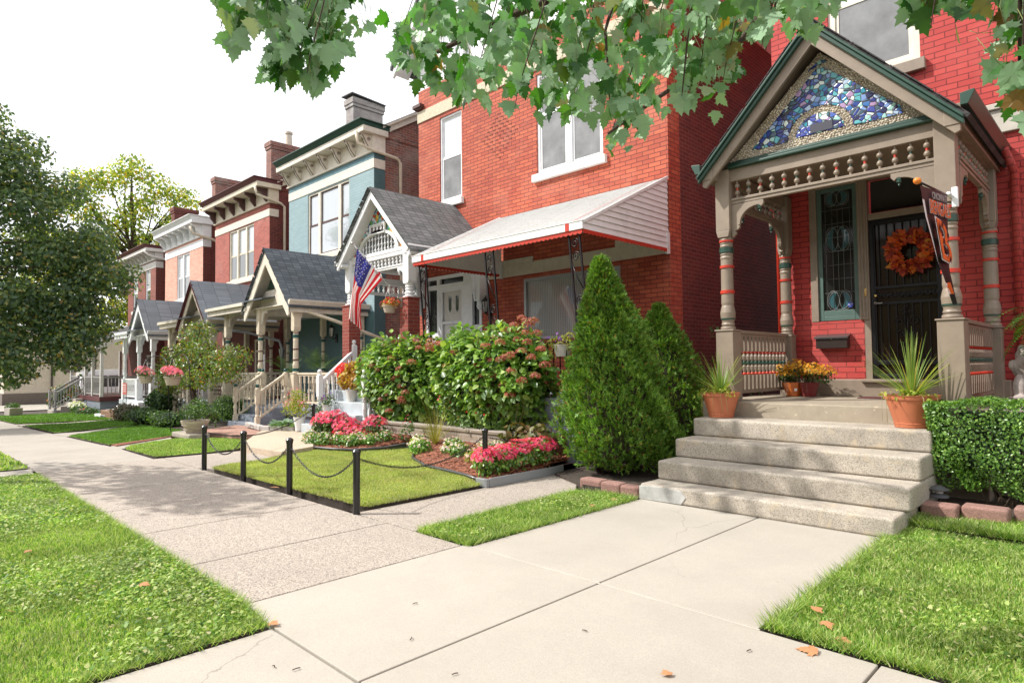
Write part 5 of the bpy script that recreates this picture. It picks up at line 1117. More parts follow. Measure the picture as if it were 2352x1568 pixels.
for i in range(len(secs)-1): fs += [(i*8+k, i*8+(k+1) % 8, (i+1)*8+(k+1) % 8, (i+1)*8+k) for k in range(8)]
b.add(vs, fs, 0, False); b.build('body', plain('white_car_paint', (.8,.8,.8), .2, coat=1), VN, bevel=.04)
b = MB()
for y0, y1 in ((10.1, 11.1), (11.2, 12.2), (12.3, 13.1)): b.quad((-49.02, y0, .52), (-49.02, y1, .52), (-49.08, y1, 1.25), (-49.08, y0, 1.25))
b.quad((-50.7, 9.6, .55), (-49.3, 9.6, .55), (-49.35, 9.68, 1.25), (-50.65, 9.68, 1.25)); b.build('window', M['glass_mid'], VN)
for y in (10.4, 13.4):
    for x in (-50.85, -49.0):
        b = MB(); b.tube([(x-.1, y, -.33), (x+.1, y, -.33)], .33, 16); w = b.build('wheel', plain('tyre_rubber', (.02,.02,.02), .8), VN); b = MB(); b.tube([(x-.11, y, -.33), (x+.11, y, -.33)], .18, 12); b.build('rim', M['steel'], w)
# ================================================================ foliage engine
def unit(a): return a/np.maximum(np.linalg.norm(a, axis=-1, keepdims=True), 1e-9)
def leaves(pos, axis, normal, size, tv, tf):
    """place a leaf template (tv: k x 3 with y along the leaf, tf: triangles) at every position"""
    n = len(pos); t = unit(axis); nn = normal-t*np.sum(normal*t, 1, keepdims=True); nn = unit(nn); b = np.cross(t, nn)
    s = size[:, None, None]
    V = pos[:, None, :]+s*(tv[None, :, 0:1]*b[:, None, :]+tv[None, :, 1:2]*t[:, None, :]+tv[None, :, 2:3]*nn[:, None, :])
    k = len(tv); F = (np.arange(n)[:, None, None]*k+tf[None]).reshape(-1, tf.shape[1])
    return V.reshape(-1, 3), F
def rnd(n): return unit(rng.normal(size=(n, 3)))
OVAL = (np.array([(0,0,0),(.26,.3,.05),(.28,.6,.04),(0,1,-.06),(-.28,.6,.04),(-.26,.3,.05),(0,.5,-.03)], float), np.array([(0,1,6),(1,2,6),(2,3,6),(3,4,6),(4,5,6),(5,0,6)]))
BROAD = (np.array([(0,0,0),(.24,.12,.04),(.38,.38,.07),(.3,.7,.03),(0,1.05,-.14),(-.3,.7,.03),(-.38,.38,.07),(-.24,.12,.04),(0,.5,-.03)], float), np.array([(0,1,8),(1,2,8),(2,3,8),(3,4,8),(4,5,8),(5,6,8),(6,7,8),(7,0,8)]))
SMALL = (np.array([(0,0,0),(.3,.5,.05),(0,1,0),(-.3,.5,.05)], float), np.array([(0,1,2),(0,2,3)]))
_h = [(0,.02),(.10,-.02),(.22,.03),(.30,-.02),(.26,.10),(.40,.20),(.52,.20),(.42,.30),(.50,.42),(.34,.40),(.24,.44),(.26,.58),(.17,.62),(.20,.76),(.10,.78),(0,1.0)]
_m = _h+[(-x, y) for x, y in _h[-2:0:-1]]
MAPLE = (np.array([(x, y, -.28*x*x-.16*(y-.4)**2+.03*abs(x)) for x, y in _m]+[(0,.35,0)], float), np.array([(i, (i+1) % len(_m), len(_m)) for i in range(len(_m))]))
FAN = []; _f = []
for i, (ax_, ay_, an, ln) in enumerate([(0,0,0,.55),(0,.3,.55,.4),(0,.3,-.55,.4),(0,.5,.35,.42),(0,.5,-.35,.42),(.15,.45,.9,.3),(-.15,.45,-.9,.3),(0,.6,0,.45)]):
    d = (math.sin(an), math.cos(an)); p = (d[1], -d[0]); w_ = .07; z_ = random.uniform(-.06, .06)
    k = len(FAN); FAN += [(ax_-p[0]*w_, ay_-p[1]*w_, 0), (ax_+p[0]*w_, ay_+p[1]*w_, 0), (ax_+d[0]*ln+p[0]*w_*.5, ay_+d[1]*ln+p[1]*w_*.5, z_), (ax_+d[0]*ln-p[0]*w_*.5, ay_+d[1]*ln-p[1]*w_*.5, z_)]
    _f += [(k, k+1, k+2), (k, k+2, k+3)]
FAN = (np.array(FAN, float), np.array(_f))
PETAL4 = (np.array([(0,0,0),(.5,.15,.1),(.35,.5,.1),(.15,.5,.1),(-.15,.5,.1),(-.35,.5,.1),(-.5,.15,.1),(-.5,-.15,.1),(-.15,-.5,.1),(.15,-.5,.1),(.5,-.15,.1)], float), np.array([(0,1,2),(0,3,4),(0,5,6),(0,7,8),(0,9,10)]))
def fobj(name, VF, mat, parent, base=None):
    V, F = VF; return finish(npmesh(name, V, F), mat, name, parent, base)
def clumps(centers, radii, n, shape, size, upb=.35, outw=.8, shell=.55, flat=1.0):
    """leaves scattered in the outer part of several ellipsoid clumps; size=(lo,hi)"""
    C = np.array(centers, float); Rr = np.array(radii, float)
    if Rr.ndim == 1: Rr = np.stack([Rr]*3, 1)
    wts = (Rr[:, 0]*Rr[:, 1]+Rr[:, 1]*Rr[:, 2]+Rr[:, 0]*Rr[:, 2]); idx = rng.choice(len(C), n, p=wts/wts.sum())
    d = rnd(n); rad = rng.uniform(shell**3, 1, n)**(1/3)*rng.uniform(.85, 1.12, n)
    P = C[idx]+d*Rr[idx]*rad[:, None]
    nrm = unit(d*outw+np.array([0, 0, upb])+rng.normal(0, .45, (n, 3))); ax = unit(np.cross(nrm, rnd(n))+np.array([0, 0, -.35]))
    return leaves(P, ax, nrm, rng.uniform(size[0], size[1], n), *shape)
def branches(parent, base, tips, r0, mat, name='branch', mid=.5, thin=.012):
    for tp in tips:
        q = MB(); a = Vector(base); b = Vector(tp); L = (b-a).length; pts = []
        o = Vector((random.uniform(-.08, .08)*L, random.uniform(-.08, .08)*L, random.uniform(.02, .12)*L))
        for k in range(7):
            t = k/6; pts.append(a.lerp(b, t)+o*math.sin(PI*t))
        q.tube(pts, [r0*(1-t/6)+thin for t in range(7)], 6); q.build(name, mat, parent)
LM = {}
LM['street'] = leafmat('street_maple_leaves', [(0, (.035,.075,.03)), (.4, (.055,.115,.035)), (.75, (.10,.17,.04)), (.93, (.20,.24,.05)), (1, (.34,.20,.04))], back=(.13,.20,.12), trans=.35, rough=.35, spec=.55)
LM['streetl'] = leafmat('street_tree_leaves', [(0, (.045,.085,.05)), (.45, (.075,.14,.065)), (.78, (.14,.21,.07)), (.93, (.28,.31,.09)), (1, (.38,.24,.08))], back=(.19,.27,.15), trans=.4, rough=.4, spec=.5)
LM['yellow'] = leafmat('turning_yellow_leaves', [(0, (.10,.17,.04)), (.45, (.20,.29,.06)), (.75, (.38,.41,.07)), (.92, (.58,.48,.09)), (1, (.48,.24,.06))], trans=.5, rough=.5)
LM['apple'] = leafmat('crab_apple_leaves', [(0, (.07,.13,.03)), (.5, (.14,.23,.05)), (.82, (.24,.30,.07)), (.95, (.40,.20,.04)), (1, (.28,.08,.03))], trans=.3, rough=.35, spec=.6)
LM['arb'] = leafmat('evergreen_sprays', [(0, (.055,.12,.02)), (.5, (.12,.25,.03)), (.85, (.21,.38,.055)), (.96, (.29,.43,.08)), (.98, (.36,.17,.04)), (1, (.30,.12,.03))], trans=.25, rough=.55)
LM['hyd'] = leafmat('hydrangea_leaves', [(0, (.06,.14,.02)), (.4, (.13,.26,.04)), (.75, (.26,.42,.08)), (1, (.42,.52,.18))], back=(.2,.3,.12), trans=.3, rough=.38, spec=.5)
LM['hydf'] = leafmat('faded_pink_florets', [(0, (.30,.05,.055)), (.4, (.45,.10,.09)), (.75, (.50,.22,.15)), (1, (.42,.36,.18))], trans=.25)
LM['box'] = leafmat('boxwood_leaves', [(0, (.06,.15,.025)), (.5, (.12,.26,.04)), (.85, (.22,.40,.07)), (1, (.32,.48,.11))], trans=.2, rough=.35, spec=.6)
LM['shrub'] = leafmat('shrub_leaves', [(0, (.04,.09,.03)), (.5, (.07,.14,.04)), (1, (.14,.22,.06))], trans=.25, rough=.45)
LM['lime'] = leafmat('lime_leaves', [(0, (.18,.24,.03)), (.6, (.34,.38,.06)), (1, (.45,.42,.12))], trans=.35)
LM['deepgreen'] = leafmat('dark_green_leaves', [(0, (.03,.07,.02)), (1, (.08,.15,.03))], trans=.25)  # darker, duller green leaf mix for several shrubs and pots
LM['hot'] = leafmat('hot_pink_petals', [(0, (.66,.025,.12)), (.6, (.80,.06,.20)), (1, (.88,.26,.36))], trans=.3)
LM['palepink'] = leafmat('pale_pink_petals', [(0, (.80,.42,.45)), (.5, (.85,.68,.68)), (1, (.85,.82,.80))], trans=.3)
LM['pink'] = leafmat('pink_petals', [(0, (.75,.12,.28)), (1, (.85,.35,.48))], trans=.3)
LM['red'] = leafmat('red_petals', [(0, (.65,.01,.012)), (1, (.8,.05,.03))], trans=.3)
LM['orange'] = leafmat('orange_petals', [(0, (.7,.25,.02)), (.5, (.75,.38,.03)), (1, (.8,.5,.06))], trans=.3)
LM['violet'] = leafmat('violet_petals', [(0, (.12,.02,.3)), (1, (.3,.08,.45))], trans=.3)
LM['coleus'] = leafmat('coleus_leaves', [(0, (.30,.10,.03)), (.5, (.42,.24,.05)), (1, (.48,.38,.09))], trans=.35)
LM['whitef'] = leafmat('white_petals', [(0, (.7,.7,.66)), (1, (.85,.85,.82))], trans=.3)
LM['strap'] = leafmat('spiky_blades', [(0, (.14,.24,.05)), (.6, (.25,.36,.09)), (.9, (.38,.42,.12)), (1, (.55,.33,.08))], trans=.3, rough=.4)
LM['autumn'] = leafmat('autumn_silk_leaves', [(0, (.16,.012,.01)), (.4, (.42,.045,.012)), (.8, (.62,.13,.015)), (1, (.5,.2,.03))], trans=.25, rough=.5)
LM['fern'] = leafmat('fern_fronds', [(0, (.03,.11,.02)), (1, (.09,.22,.04))], trans=.3)
# ---------------------------------------------------------------- near street maple overhead
CA = [(-2.84,1.39,3.47),(-2.55,1.3,3.32),(-2.75,1.64,3.52),(-2.64,0.99,3.13),(-2.92,1.16,3.33),(-2.51,1.13,3.13),(-2.71,1.3,3.3),(-2.46,1.25,3.18),(-2.62,1.51,3.33),(-2.61,1.56,3.35),(-2.81,1.06,3.15),(-2.75,1.1,3.15),(-2.93,1.26,3.31),(-2.79,1.29,3.29),(-2.66,1.36,3.22),(-2.46,1.37,3.12),(-2.64,1.59,3.33),(-2.81,1.15,3.14),(-2.5,1.13,3.02),(-2.78,1.3,3.15),(-2.5,1.27,3.06),(-2.72,1.52,3.27),(-2.67,1.66,3.22),(-2.69,1.02,2.98),(-2.59,1.25,2.97),(-2.48,1.26,2.96),(-2.53,1.41,3.0),(-2.41,1.42,3.02),(-2.57,1.17,2.89),(-2.54,1.18,2.91),(-2.41,1.26,2.88),(-2.88,1.61,3.16),(-2.58,1.2,2.82),(-2.65,1.41,2.88),(-2.5,1.36,2.86)]
CB = [(-2.67,2.45,3.85),(-2.62,2.74,3.95),(-2.18,2.74,3.76),(-2.07,2.85,3.78),(-1.51,2.46,3.33),(-1.74,3.08,3.7),(-1.41,2.58,3.34),(-1.23,2.59,3.28),(-1.42,3.12,3.6),(-1.13,2.82,3.32),(-1.0,2.63,3.18),(-1.05,3.62,3.64),(-2.5,2.21,3.58),(-2.08,2.09,3.36),(-2.32,2.45,3.59),(-2.47,2.77,3.78),(-2.05,2.49,3.51),(-1.8,2.47,3.42),(-1.64,2.4,3.27),(-2.05,3.17,3.79),(-1.88,3.24,3.76),(-1.75,3.34,3.78),(-1.66,3.33,3.72),(-1.22,2.72,3.24),(-1.09,2.76,3.24),(-1.17,3.19,3.44),(-0.86,2.67,3.07),(-0.97,3.19,3.34),(-2.74,2.16,3.52),(-2.4,2.03,3.37),(-2.79,2.59,3.75),(-2.63,2.55,3.64),(-2.02,2.16,3.27),(-2.3,2.68,3.6),(-1.88,2.29,3.29),(-2.24,3.06,3.75),(-1.81,2.62,3.36),(-1.72,2.75,3.41),(-1.73,3.06,3.54),(-1.34,2.49,3.14),(-1.67,3.32,3.54),(-1.54,3.53,3.59),(-1.29,3.09,3.33),(-1.25,3.41,3.42),(-1.08,3.35,3.39),(-3.08,2.2,3.59),(-2.4,1.88,3.24),(-3.0,2.49,3.66),(-2.38,2.2,3.34),(-2.3,2.3,3.35),(-2.36,2.44,3.44),(-2.09,2.42,3.29),(-1.83,2.34,3.16),(-2.36,3.09,3.6),(-1.75,2.61,3.23),(-1.65,2.56,3.2),(-1.8,3.18,3.44),(-1.5,2.75,3.21),(-1.58,3.31,3.46),(-1.56,3.53,3.5),(-1.14,2.75,3.05),(-1.12,2.94,3.16),(-1.26,3.68,3.49),(-2.76,2.02,3.28),(-2.68,2.1,3.28),(-2.86,2.4,3.5),(-2.21,2.0,3.13),(-2.28,2.29,3.24),(-2.16,2.31,3.16),(-1.87,2.13,3.02),(-2.39,3.03,3.57),(-2.26,2.97,3.48),(-1.91,2.83,3.3),(-1.61,2.54,3.05),(-1.78,3.11,3.28),(-1.49,2.85,3.1),(-1.49,3.11,3.19),(-3.02,2.17,3.35),(-2.96,2.34,3.33),(-2.65,2.24,3.21),(-2.36,2.14,3.06),(-2.42,2.32,3.16),(-2.11,2.24,3.04),(-2.43,2.74,3.36),(-1.81,2.3,2.95),(-1.97,2.72,3.13),(-2.01,2.84,3.18),(-1.92,3.05,3.29),(-1.52,2.54,2.94),(-1.72,3.19,3.19),(-1.4,2.91,3.04),(-2.74,2.16,3.13),(-2.65,2.26,3.14),(-2.11,1.89,2.84),(-2.74,2.65,3.29),(-2.01,2.08,2.85),(-1.88,2.21,2.89),(-2.24,2.73,3.1),(-1.72,2.36,2.86),(-2.22,3.19,3.28),(-2.03,3.13,3.21),(-1.68,3.1,3.07),(-1.61,3.36,3.17),(-2.88,2.47,3.18),(-2.24,2.55,2.97),(-2.35,2.89,3.08),(-1.76,2.39,2.82),(-1.97,2.81,2.99),(-1.73,2.67,2.85),(-1.48,2.82,2.85),(-2.13,3.0,2.96),(-1.64,2.52,2.73),(-2.03,2.93,2.82)]
CC = [(-0.4,2.84,3.02),(-0.3,2.8,2.97),(-0.51,2.68,2.93),(-0.45,2.8,2.98),(-0.37,2.6,2.84),(-0.3,2.89,2.96),(-0.24,2.71,2.84),(-0.49,2.65,2.85),(-0.43,2.76,2.89),(-0.37,2.81,2.86),(-0.33,2.96,2.93),(-0.26,2.97,2.87),(-0.33,2.85,2.81),(-0.27,2.91,2.78),(-0.24,2.69,2.66),(-0.28,2.76,2.59),(-0.26,2.76,2.52),(-0.24,2.72,2.45)]
LM['maple'] = leafmat('maple_leaf_surface', [(0, (.020,.075,.016)), (.5, (.03,.105,.02)), (.9, (.055,.14,.025)), (1, (.16,.07,.025))], back=(.34,.52,.31), trans=.38, rough=.42, spec=.4, tcol=(2.6,3.0,.5))
T0 = thing('maple_tree', 'maple tree whose leafy boughs hang into the top of the picture, close to the viewer', 'tree', (1.9, -1.0, 0))
q = MB(); q.tube([(1.9, -1, -.05), (1.88, -1, .8), (1.8, -.95, 2.0), (1.6, -.8, 3.4), (1.3, -.5, 5.0), (1.5, -.8, 7)], [.30, .24, .22, .19, .14, .06], 14); q.build('trunk', M['bark'], T0)
def bough(pts, r): 
    q = MB(); q.tube(pts, [r*(1-.75*i/(len(pts)-1)) for i in range(len(pts))], 7); return q.build('branch', M['bark'], T0)
bough([(1.7, -.85, 2.9), (.9, .3, 3.7), (0, 1.6, 4.0), (-.9, 2.3, 3.85), (-1.7, 2.5, 3.5), (-2.4, 2.3, 3.42), (-2.75, 2.2, 3.36)], .05)
bough([(1.5, -.7, 3.6), (.3, .2, 4.3), (-1.2, .8, 4.3), (-2.2, 1.2, 3.9), (-2.55, 1.3, 3.5), (-2.55, 1.35, 3.1)], .04)
bough([(0, 1.6, 4.0), (-.5, 2.5, 3.9), (-1.0, 3.1, 3.6), (-1.5, 3.3, 3.35), (-1.9, 3.1, 3.1), (-2.1, 2.9, 2.9)], .03)
bough([(.6, .8, 3.8), (.1, 2.2, 3.6), (-.25, 2.75, 3.1), (-.27, 2.75, 2.6)], .02)
bough([(-1.7, 2.5, 3.5), (-1.78, 2.45, 3.2), (-1.76, 2.45, 2.85)], .012)
bough([(-1.3, 2.45, 3.75), (-1.45, 2.7, 3.4), (-1.55, 2.75, 2.9)], .012)
bough([(-.9, 2.3, 3.85), (-1.0, 2.7, 3.4), (-1.2, 2.9, 3.05)], .012)
def hang_leaves(cents, per, spread, sz, ztop):
    C = np.array(cents); n = len(C)*per; idx = np.repeat(np.arange(len(C)), per)
    P = C[idx]+np.clip(rng.normal(0, spread, (n, 3)), -.09, .09); P[:, 2] += .055
    ax = unit(rng.normal(0, .45, (n, 3))+np.array([0, 0, -1.0]))
    # blades droop from their stalks and lean out towards the street, so a viewer below sees mostly the pale backs
    nr = unit(rng.normal(0, .55, (n, 3))+np.array([-.55, .75, .55])); flip = rng.random(n) < .24; nr[flip] *= -1
    sz_ = rng.uniform(sz[0], sz[1], n)
    V, F = leaves(P, ax, nr, sz_, *MAPLE)
    # stalks
    q = MB()
    for i in range(0, n, 2):
        p = P[i]; a = ax[i]; q.tube([p+a*.01, p-a*.05+np.array([0, 0, .02]), p-a*.09+np.array([rng.normal(0, .02), rng.normal(0, .02), .05])], .0014, 3)
    return (V, F), q
tw_ = MB()
for c in (CA+CB+CC)[::5]:
    root = Vector((c[0]*.82+.1*math.sin(c[0]*9), c[1]*.9+.08*math.sin(c[2]*11), c[2]+.42)); e_ = Vector(c); tw_.tube([root, root.lerp(e_, .35)+Vector((.03, .02, .05)), root.lerp(e_, .7)+Vector((0, .02, .04)), e_+Vector((0, 0, .02)), e_-Vector((.01, .01, .06))], [.004, .0035, .003, .0022, .0014], 5)
tag(tw_.build('twigs', M['twig'], T0), kind='stuff')
for cents, per, sp, sz in (([(-2.66+(x+2.66)*.86, 1.3+(y-1.3)*.86, z+.02) for x, y, z in CA], 10, .048, (.06, .12)), ([(x, y, z+.03) for x, y, z in CB], 10, .055, (.06, .125)), (CC, 8, .042, (.055, .11))):
    VF, q = hang_leaves(cents, per, sp, sz, 3.9)
    o = fobj('leaves', VF, LM['maple'], T0); tag(o, kind='stuff'); q.build('leaf_stalks', plain('leaf_stalk', (.22,.26,.08), .5), o)
o = fobj('crown', clumps([(1.8, -1.2, 7.5), (2.8, .2, 6.5), (1.0, -2.4, 6.6), (2.9, -2, 5.8)], [(1.8, 1.8, 1.4), (1.3, 1.3, 1.1), (1.3, 1.3, 1.1), (1.3, 1.3, 1.2)], 1500, MAPLE, (.1, .16)), LM['maple'], T0)
tag(fobj('crown', clumps([(-9.5, 2.0, 8.2), (-9.9, 2.6, 8.6), (-9.0, 1.6, 8.7)], [(.8, .8, .6)]*3, 1100, MAPLE, (.12, .18), shell=.1), LM['maple'], T0), kind=None)  # unseen high leaf clump, added so its shadow falls on the steps
bough([(1.3, -.5, 5.0), (-2, .3, 7.4), (-6, 1.2, 8.4), (-9.6, 2.1, 8.4)], .09)
# ---------------------------------------------------------------- street trees and the yellow tree
def tree(name, label, base, trunk, cl, rad, n, shape, size, mat, group, r=.2, nb=None, shell=.4, forks=None):
    t = thing(name, label, 'tree', base, group)
    q = MB(); q.tube(trunk, [r*(1-.65*i/(len(trunk)-1)) for i in range(len(trunk))], 12); q.build('trunk', M['bark'], t)
    for i, c in enumerate(cl[:nb or len(cl)]):
        st_ = Vector(trunk[-1]).lerp(Vector(trunk[-2]), random.random()); branches(t, st_, [c], r*.22, M['bark'], 'limb')
    tag(fobj('crown', clumps(cl, rad, n, shape, size, shell=shell), mat, t), kind=None); return t
cl = [(-28, 1.6, 9.3), (-27.6, 2.9, 8.6), (-28.5, .5, 8), (-27.2, 3.6, 7.2), (-28, 2, 6.8), (-27, 1, 6.5), (-27.4, 4.3, 5.6), (-28, 2.8, 5.4), (-26.8, 1.3, 5.0), (-27.5, 4.9, 4.4), (-27, 3.3, 4.0), (-27.8, 1.8, 3.9), (-26.6, .8, 3.6), (-27.4, 4.2, 3.1), (-27, 2.6, 2.8), (-26.8, 1.3, 2.6), (-28, -1.5, 7), (-28, -2, 5), (-29, 4.2, 6.4), (-29.5, 3.6, 4.2), (-27.2, 5.4, 6.2), (-27, 5.2, 3.4), (-28, 2.3, 10.3), (-28, 4.4, 8.2), (-28.4, 3.6, 9.6), (-27.3, 5.9, 5.1), (-26.8, 4.9, 2.5), (-26.8, .6, 2.2), (-27, 3.2, 1.9)]
tree('street_tree', 'dense dark green street tree filling the left edge of the view', (-28, -.8, gz(-28)), [(-28, -.8, -.4), (-28, -.7, 1.5), (-27.9, -.4, 3.2), (-27.9, 0, 5.5)], cl, [(1.25+.25*math.sin(i*2.3), 1.25+.25*math.sin(i*3.1), .85+.15*math.sin(i)) for i in range(len(cl))], 46000, SMALL, (.11, .21), LM['streetl'], 'street trees', .28, shell=.15)
cl = [(-14.6, -1.1, 6.4), (-13.6, -1.2, 5.9), (-15.6, -1.3, 6.0), (-14.8, -1.6, 7.2), (-12.9, -1.3, 6.3), (-16.2, -1.3, 5.2), (-13.2, -1.9, 7.4)]
tree('street_tree', 'street tree outside the left of the view that dapples the sidewalk with shade', (-15.2, -2.3, 0), [(-15.2, -2.3, -.1), (-15.2, -2.3, 2), (-15, -2, 4), (-14.7, -1.7, 5.6)], cl, [(1.15, .75, .6)]*len(cl), 1700, MAPLE, (.12, .19), LM['street'], 'street trees', .16, shell=.2)
cl = [(-50, 9.8, 14.2), (-50, 11.2, 14.6), (-50.3, 12.6, 15.8), (-50, 14.2, 14.8), (-49.6, 15.8, 14.0), (-50, 10, 12.4), (-50, 13.2, 13.2), (-49.6, 15.4, 12.2), (-50, 11, 10.5), (-50.2, 13.6, 10.8), (-50, 9.4, 10), (-50, 12.2, 8.6), (-50, 10.2, 7.8), (-50, 13.8, 8.2), (-50, 9.2, 6.2), (-50, 11.6, 6), (-50, 13, 5.8), (-49.6, 10.6, 4.4), (-50, 8.4, 8.4), (-50, 8.2, 12.6), (-50, 12.6, 4.2), (-50.5, 14.8, 6.4), (-50, 8.4, 4.6), (-50, 7.2, 7.2), (-50, 7.4, 10.4), (-50, 10.6, 9.2), (-50, 12.2, 12.0), (-50, 7.6, 5.6)]
yt = tree('yellow_tree', 'tall tree with yellowing leaves behind the farthest brick house', (-50.6, 13.2, -.66), [(-50.6, 13.2, -.8), (-50.5, 13.1, 3.0), (-50.3, 12.7, 6.5), (-50, 12.9, 10)], cl, [(1.65, 1.4, 1.0)]*len(cl), 17500, SMALL, (.17, .32), LM['yellow'], None, .38, shell=.3)
for tips in (((-50.2, 13, 9), [(-50, 10, 13), (-50, 15.6, 13.4), (-50.2, 12.7, 15.2)]), ((-50.3, 12.8, 6.8), [(-50, 9.4, 9.4), (-50, 9.0, 7.2)]), ((-50.4, 12.9, 5), [(-50, 9.2, 5.6)])): branches(yt, tips[0], tips[1], .2, M['bark'], 'limb', thin=.05)
# ---------------------------------------------------------------- crab apple at the fourth house
cl = [(-20.6, 6.9, 2.45), (-21.6, 6.8, 2.1), (-19.7, 6.9, 2.15), (-22.4, 6.9, 1.75), (-18.9, 7.0, 1.8), (-20.6, 6.8, 1.75), (-21.9, 6.7, 1.35), (-19.3, 6.8, 1.35), (-20.4, 6.7, 1.35), (-23.1, 7, 1.5), (-18.3, 7.1, 1.55), (-22.6, 6.9, 1.15), (-20.9, 7.2, 2.8), (-17.9, 7.1, 1.95)]
ct = thing('crab_apple_tree', 'small round-headed garden tree with rusty leaves behind the hanging pink baskets', 'tree', (-20.3, 6.9, -.1))
q = MB(); q.tube([(-20.2, 6.9, -.15), (-20.25, 6.9, .4), (-20.5, 6.9, .85), (-20.65, 6.9, 1.2)], [.13, .11, .09, .06], 9); q.build('trunk', M['bark'], ct)
branches(ct, (-20.55, 6.9, 1.0), [c for c in cl], .04, M['bark'], 'branch', thin=.008)
branches(ct, (-20.9, 6.9, 1.9), [(-21.2, 6.9, 3.0), (-20.0, 6.9, 2.95), (-17.4, 7.0, 2.1)], .02, M['bark'], 'branch', thin=.006)
fobj('crown', clumps(cl, [(.62, .5, .36)]*len(cl), 7000, OVAL, (.05, .105), shell=.2), LM['apple'], ct)
# ---------------------------------------------------------------- evergreens beside the steps
def conifer(label, cx, cy, z0, h, prof, n, size, group='conical evergreens', trunks=True, lean=0):
    t = thing('conical_evergreen', label, 'evergreen shrub', (cx, cy, 0), group)
    u = rng.uniform(0, 1, n)**.85; a = rng.uniform(0, 2*PI, n)
    rad = np.interp(u, [p[0] for p in prof], [p[1] for p in prof])
    lump = 1+.13*np.sin(a*3+u*9)+.11*np.sin(a*7+u*21+2)+.08*np.sin(a*13+u*34)
    dep = 1-.38*rng.random(n)**2.2
    r_ = rad*lump*dep; z = z0+h*u
    P = np.stack([cx+lean*(1-u)+r_*np.cos(a), cy+lean*(1-u)+r_*np.sin(a), z+rng.normal(0, .02, n)], 1)
    out = np.stack([np.cos(a), np.sin(a), np.zeros(n)], 1)
    ax = unit(out*rng.uniform(.2, .9, (n, 1))+np.array([0, 0, 1.0])*rng.uniform(.3, 1.1, (n, 1))+rng.normal(0, .35, (n, 3)))
    side = np.stack([-np.sin(a), np.cos(a), np.zeros(n)], 1)
    nr = unit(side*rng.normal(0, 1, (n, 1))+out*.8+rng.normal(0, .35, (n, 3)))
    fobj('foliage', leaves(P, ax, nr, rng.uniform(size[0], size[1], n), *FAN), LM['arb'], t)
    q = MB(); m = 24; zs = [i/9 for i in range(10)]
    q.lathe(cx+lean*.6, cy+lean*.6, [(z0+h*(.06+.88*zz_), max(.01, .66*np.interp(.06+.88*zz_, [p[0] for p in prof], [p[1] for p in prof]))) for zz_ in zs], 14); q.build('inner_twigs', paint('dead_inner_twigs', (.05,.045,.02), .95, var=.5, scale=20), t)
    if trunks:
        for k in range(5):
            q = MB(); a_ = k*1.3; q.tube([(cx+.06*math.cos(a_), cy+.06*math.sin(a_), -.02), (cx+.12*math.cos(a_), cy+.12*math.sin(a_), .3), (cx+.3*math.cos(a_), cy+.3*math.sin(a_), .8)], [.035, .028, .015], 6); q.build('stem', M['bark'], t)
        q = MB()
        for k in range(60):
            a_ = random.uniform(-1.9, .7); r1 = random.uniform(.3, .85); z_ = random.uniform(.1, .4); pts = [(cx+.1*math.cos(a_), cy+.1*math.sin(a_), z_*.6), (cx+r1*.6*math.cos(a_+.1), cy+r1*.6*math.sin(a_+.1), z_+random.uniform(-.05, .1)), (cx+r1*math.cos(a_), cy+r1*math.sin(a_), z_+random.uniform(-.05, .25))]; q.tube(pts, [.007, .005, .002], 4)
        o = q.build('dead_twigs', M['twig'], t); tag(o, kind='stuff')
    return t
ev = conifer('tall bright evergreen cone left of the concrete steps', -5.60, 7.5, .12, 2.98, [(0, .50), (.06, .65), (.16, .74), (.3, .71), (.45, .61), (.6, .46), (.75, .31), (.9, .15), (1, .03)], 15500, (.06, .13), lean=.2)
conifer('smaller evergreen cone behind the tall one, against the brick corner', -5.75, 9.3, .0, 2.55, [(0, .5), (.15, .78), (.35, .8), (.55, .62), (.75, .38), (.9, .18), (1, .02)], 7000, (.06, .12))
# ---------------------------------------------------------------- clipped hedge at right
hd = thing('box_hedge', 'clipped boxwood hedge at the right edge beside the steps', 'hedge', (-.6, 8.0, .1))
def hedge_leaves(n):
    x = rng.uniform(-1.62, 1.6, n); f = rng.random(n); z = .26+.94*rng.random(n); y = 7.72+.1*rng.random(n)**2
    under = np.clip((.62-z)/.4, 0, 1); 
    P = np.stack([x, y+under*.25, z], 1)
    top = f < .35; P[top, 1] = rng.uniform(7.72, 8.3, top.sum()); P[top, 2] = 1.2-.07*rng.random(top.sum())**2+.03*np.sin(P[top, 0]*6)
    side = (f > .82); P[side, 0] = -1.60+.1*rng.random(side.sum())**2+np.clip((.75-P[side, 2])/.5, 0, 1)*.32; P[side, 1] = rng.uniform(7.74, 8.28, side.sum())
    P += .035*np.stack([np.sin(P[:, 2]*9+P[:, 0]*7), np.sin(P[:, 0]*11+P[:, 2]*8), np.sin(P[:, 0]*9)], 1)
    nr = unit(np.where(top[:, None], [[0, 0, 1.]], np.where(side[:, None], [[-1., 0, .3]], [[0, -1., .35]]))+rng.normal(0, .5, (n, 3)))
    ax = unit(np.cross(nr, rnd(n))+np.array([0, -.1, .7])); return leaves(P, ax, nr, rng.uniform(.022, .04, n), *OVAL)
fobj('foliage', hedge_leaves(26000), LM['box'], hd)
q = MB()
for k in range(170):
    x = random.uniform(-1.2, 1.3); a_ = random.uniform(-.35, .35); zt_ = random.uniform(.6, 1.12)
    q.tube([(x, 8.02, .1), (x+a_*.4, 7.98, zt_*.5), (x+a_+random.uniform(-.1, .1), 7.86+random.uniform(-.06, .25), zt_)], [.011, .008, .003], 5)
tag(q.build('stems', paint('grey_brown_stems', (.10,.075,.05), .9, var=.4), hd), kind='stuff')
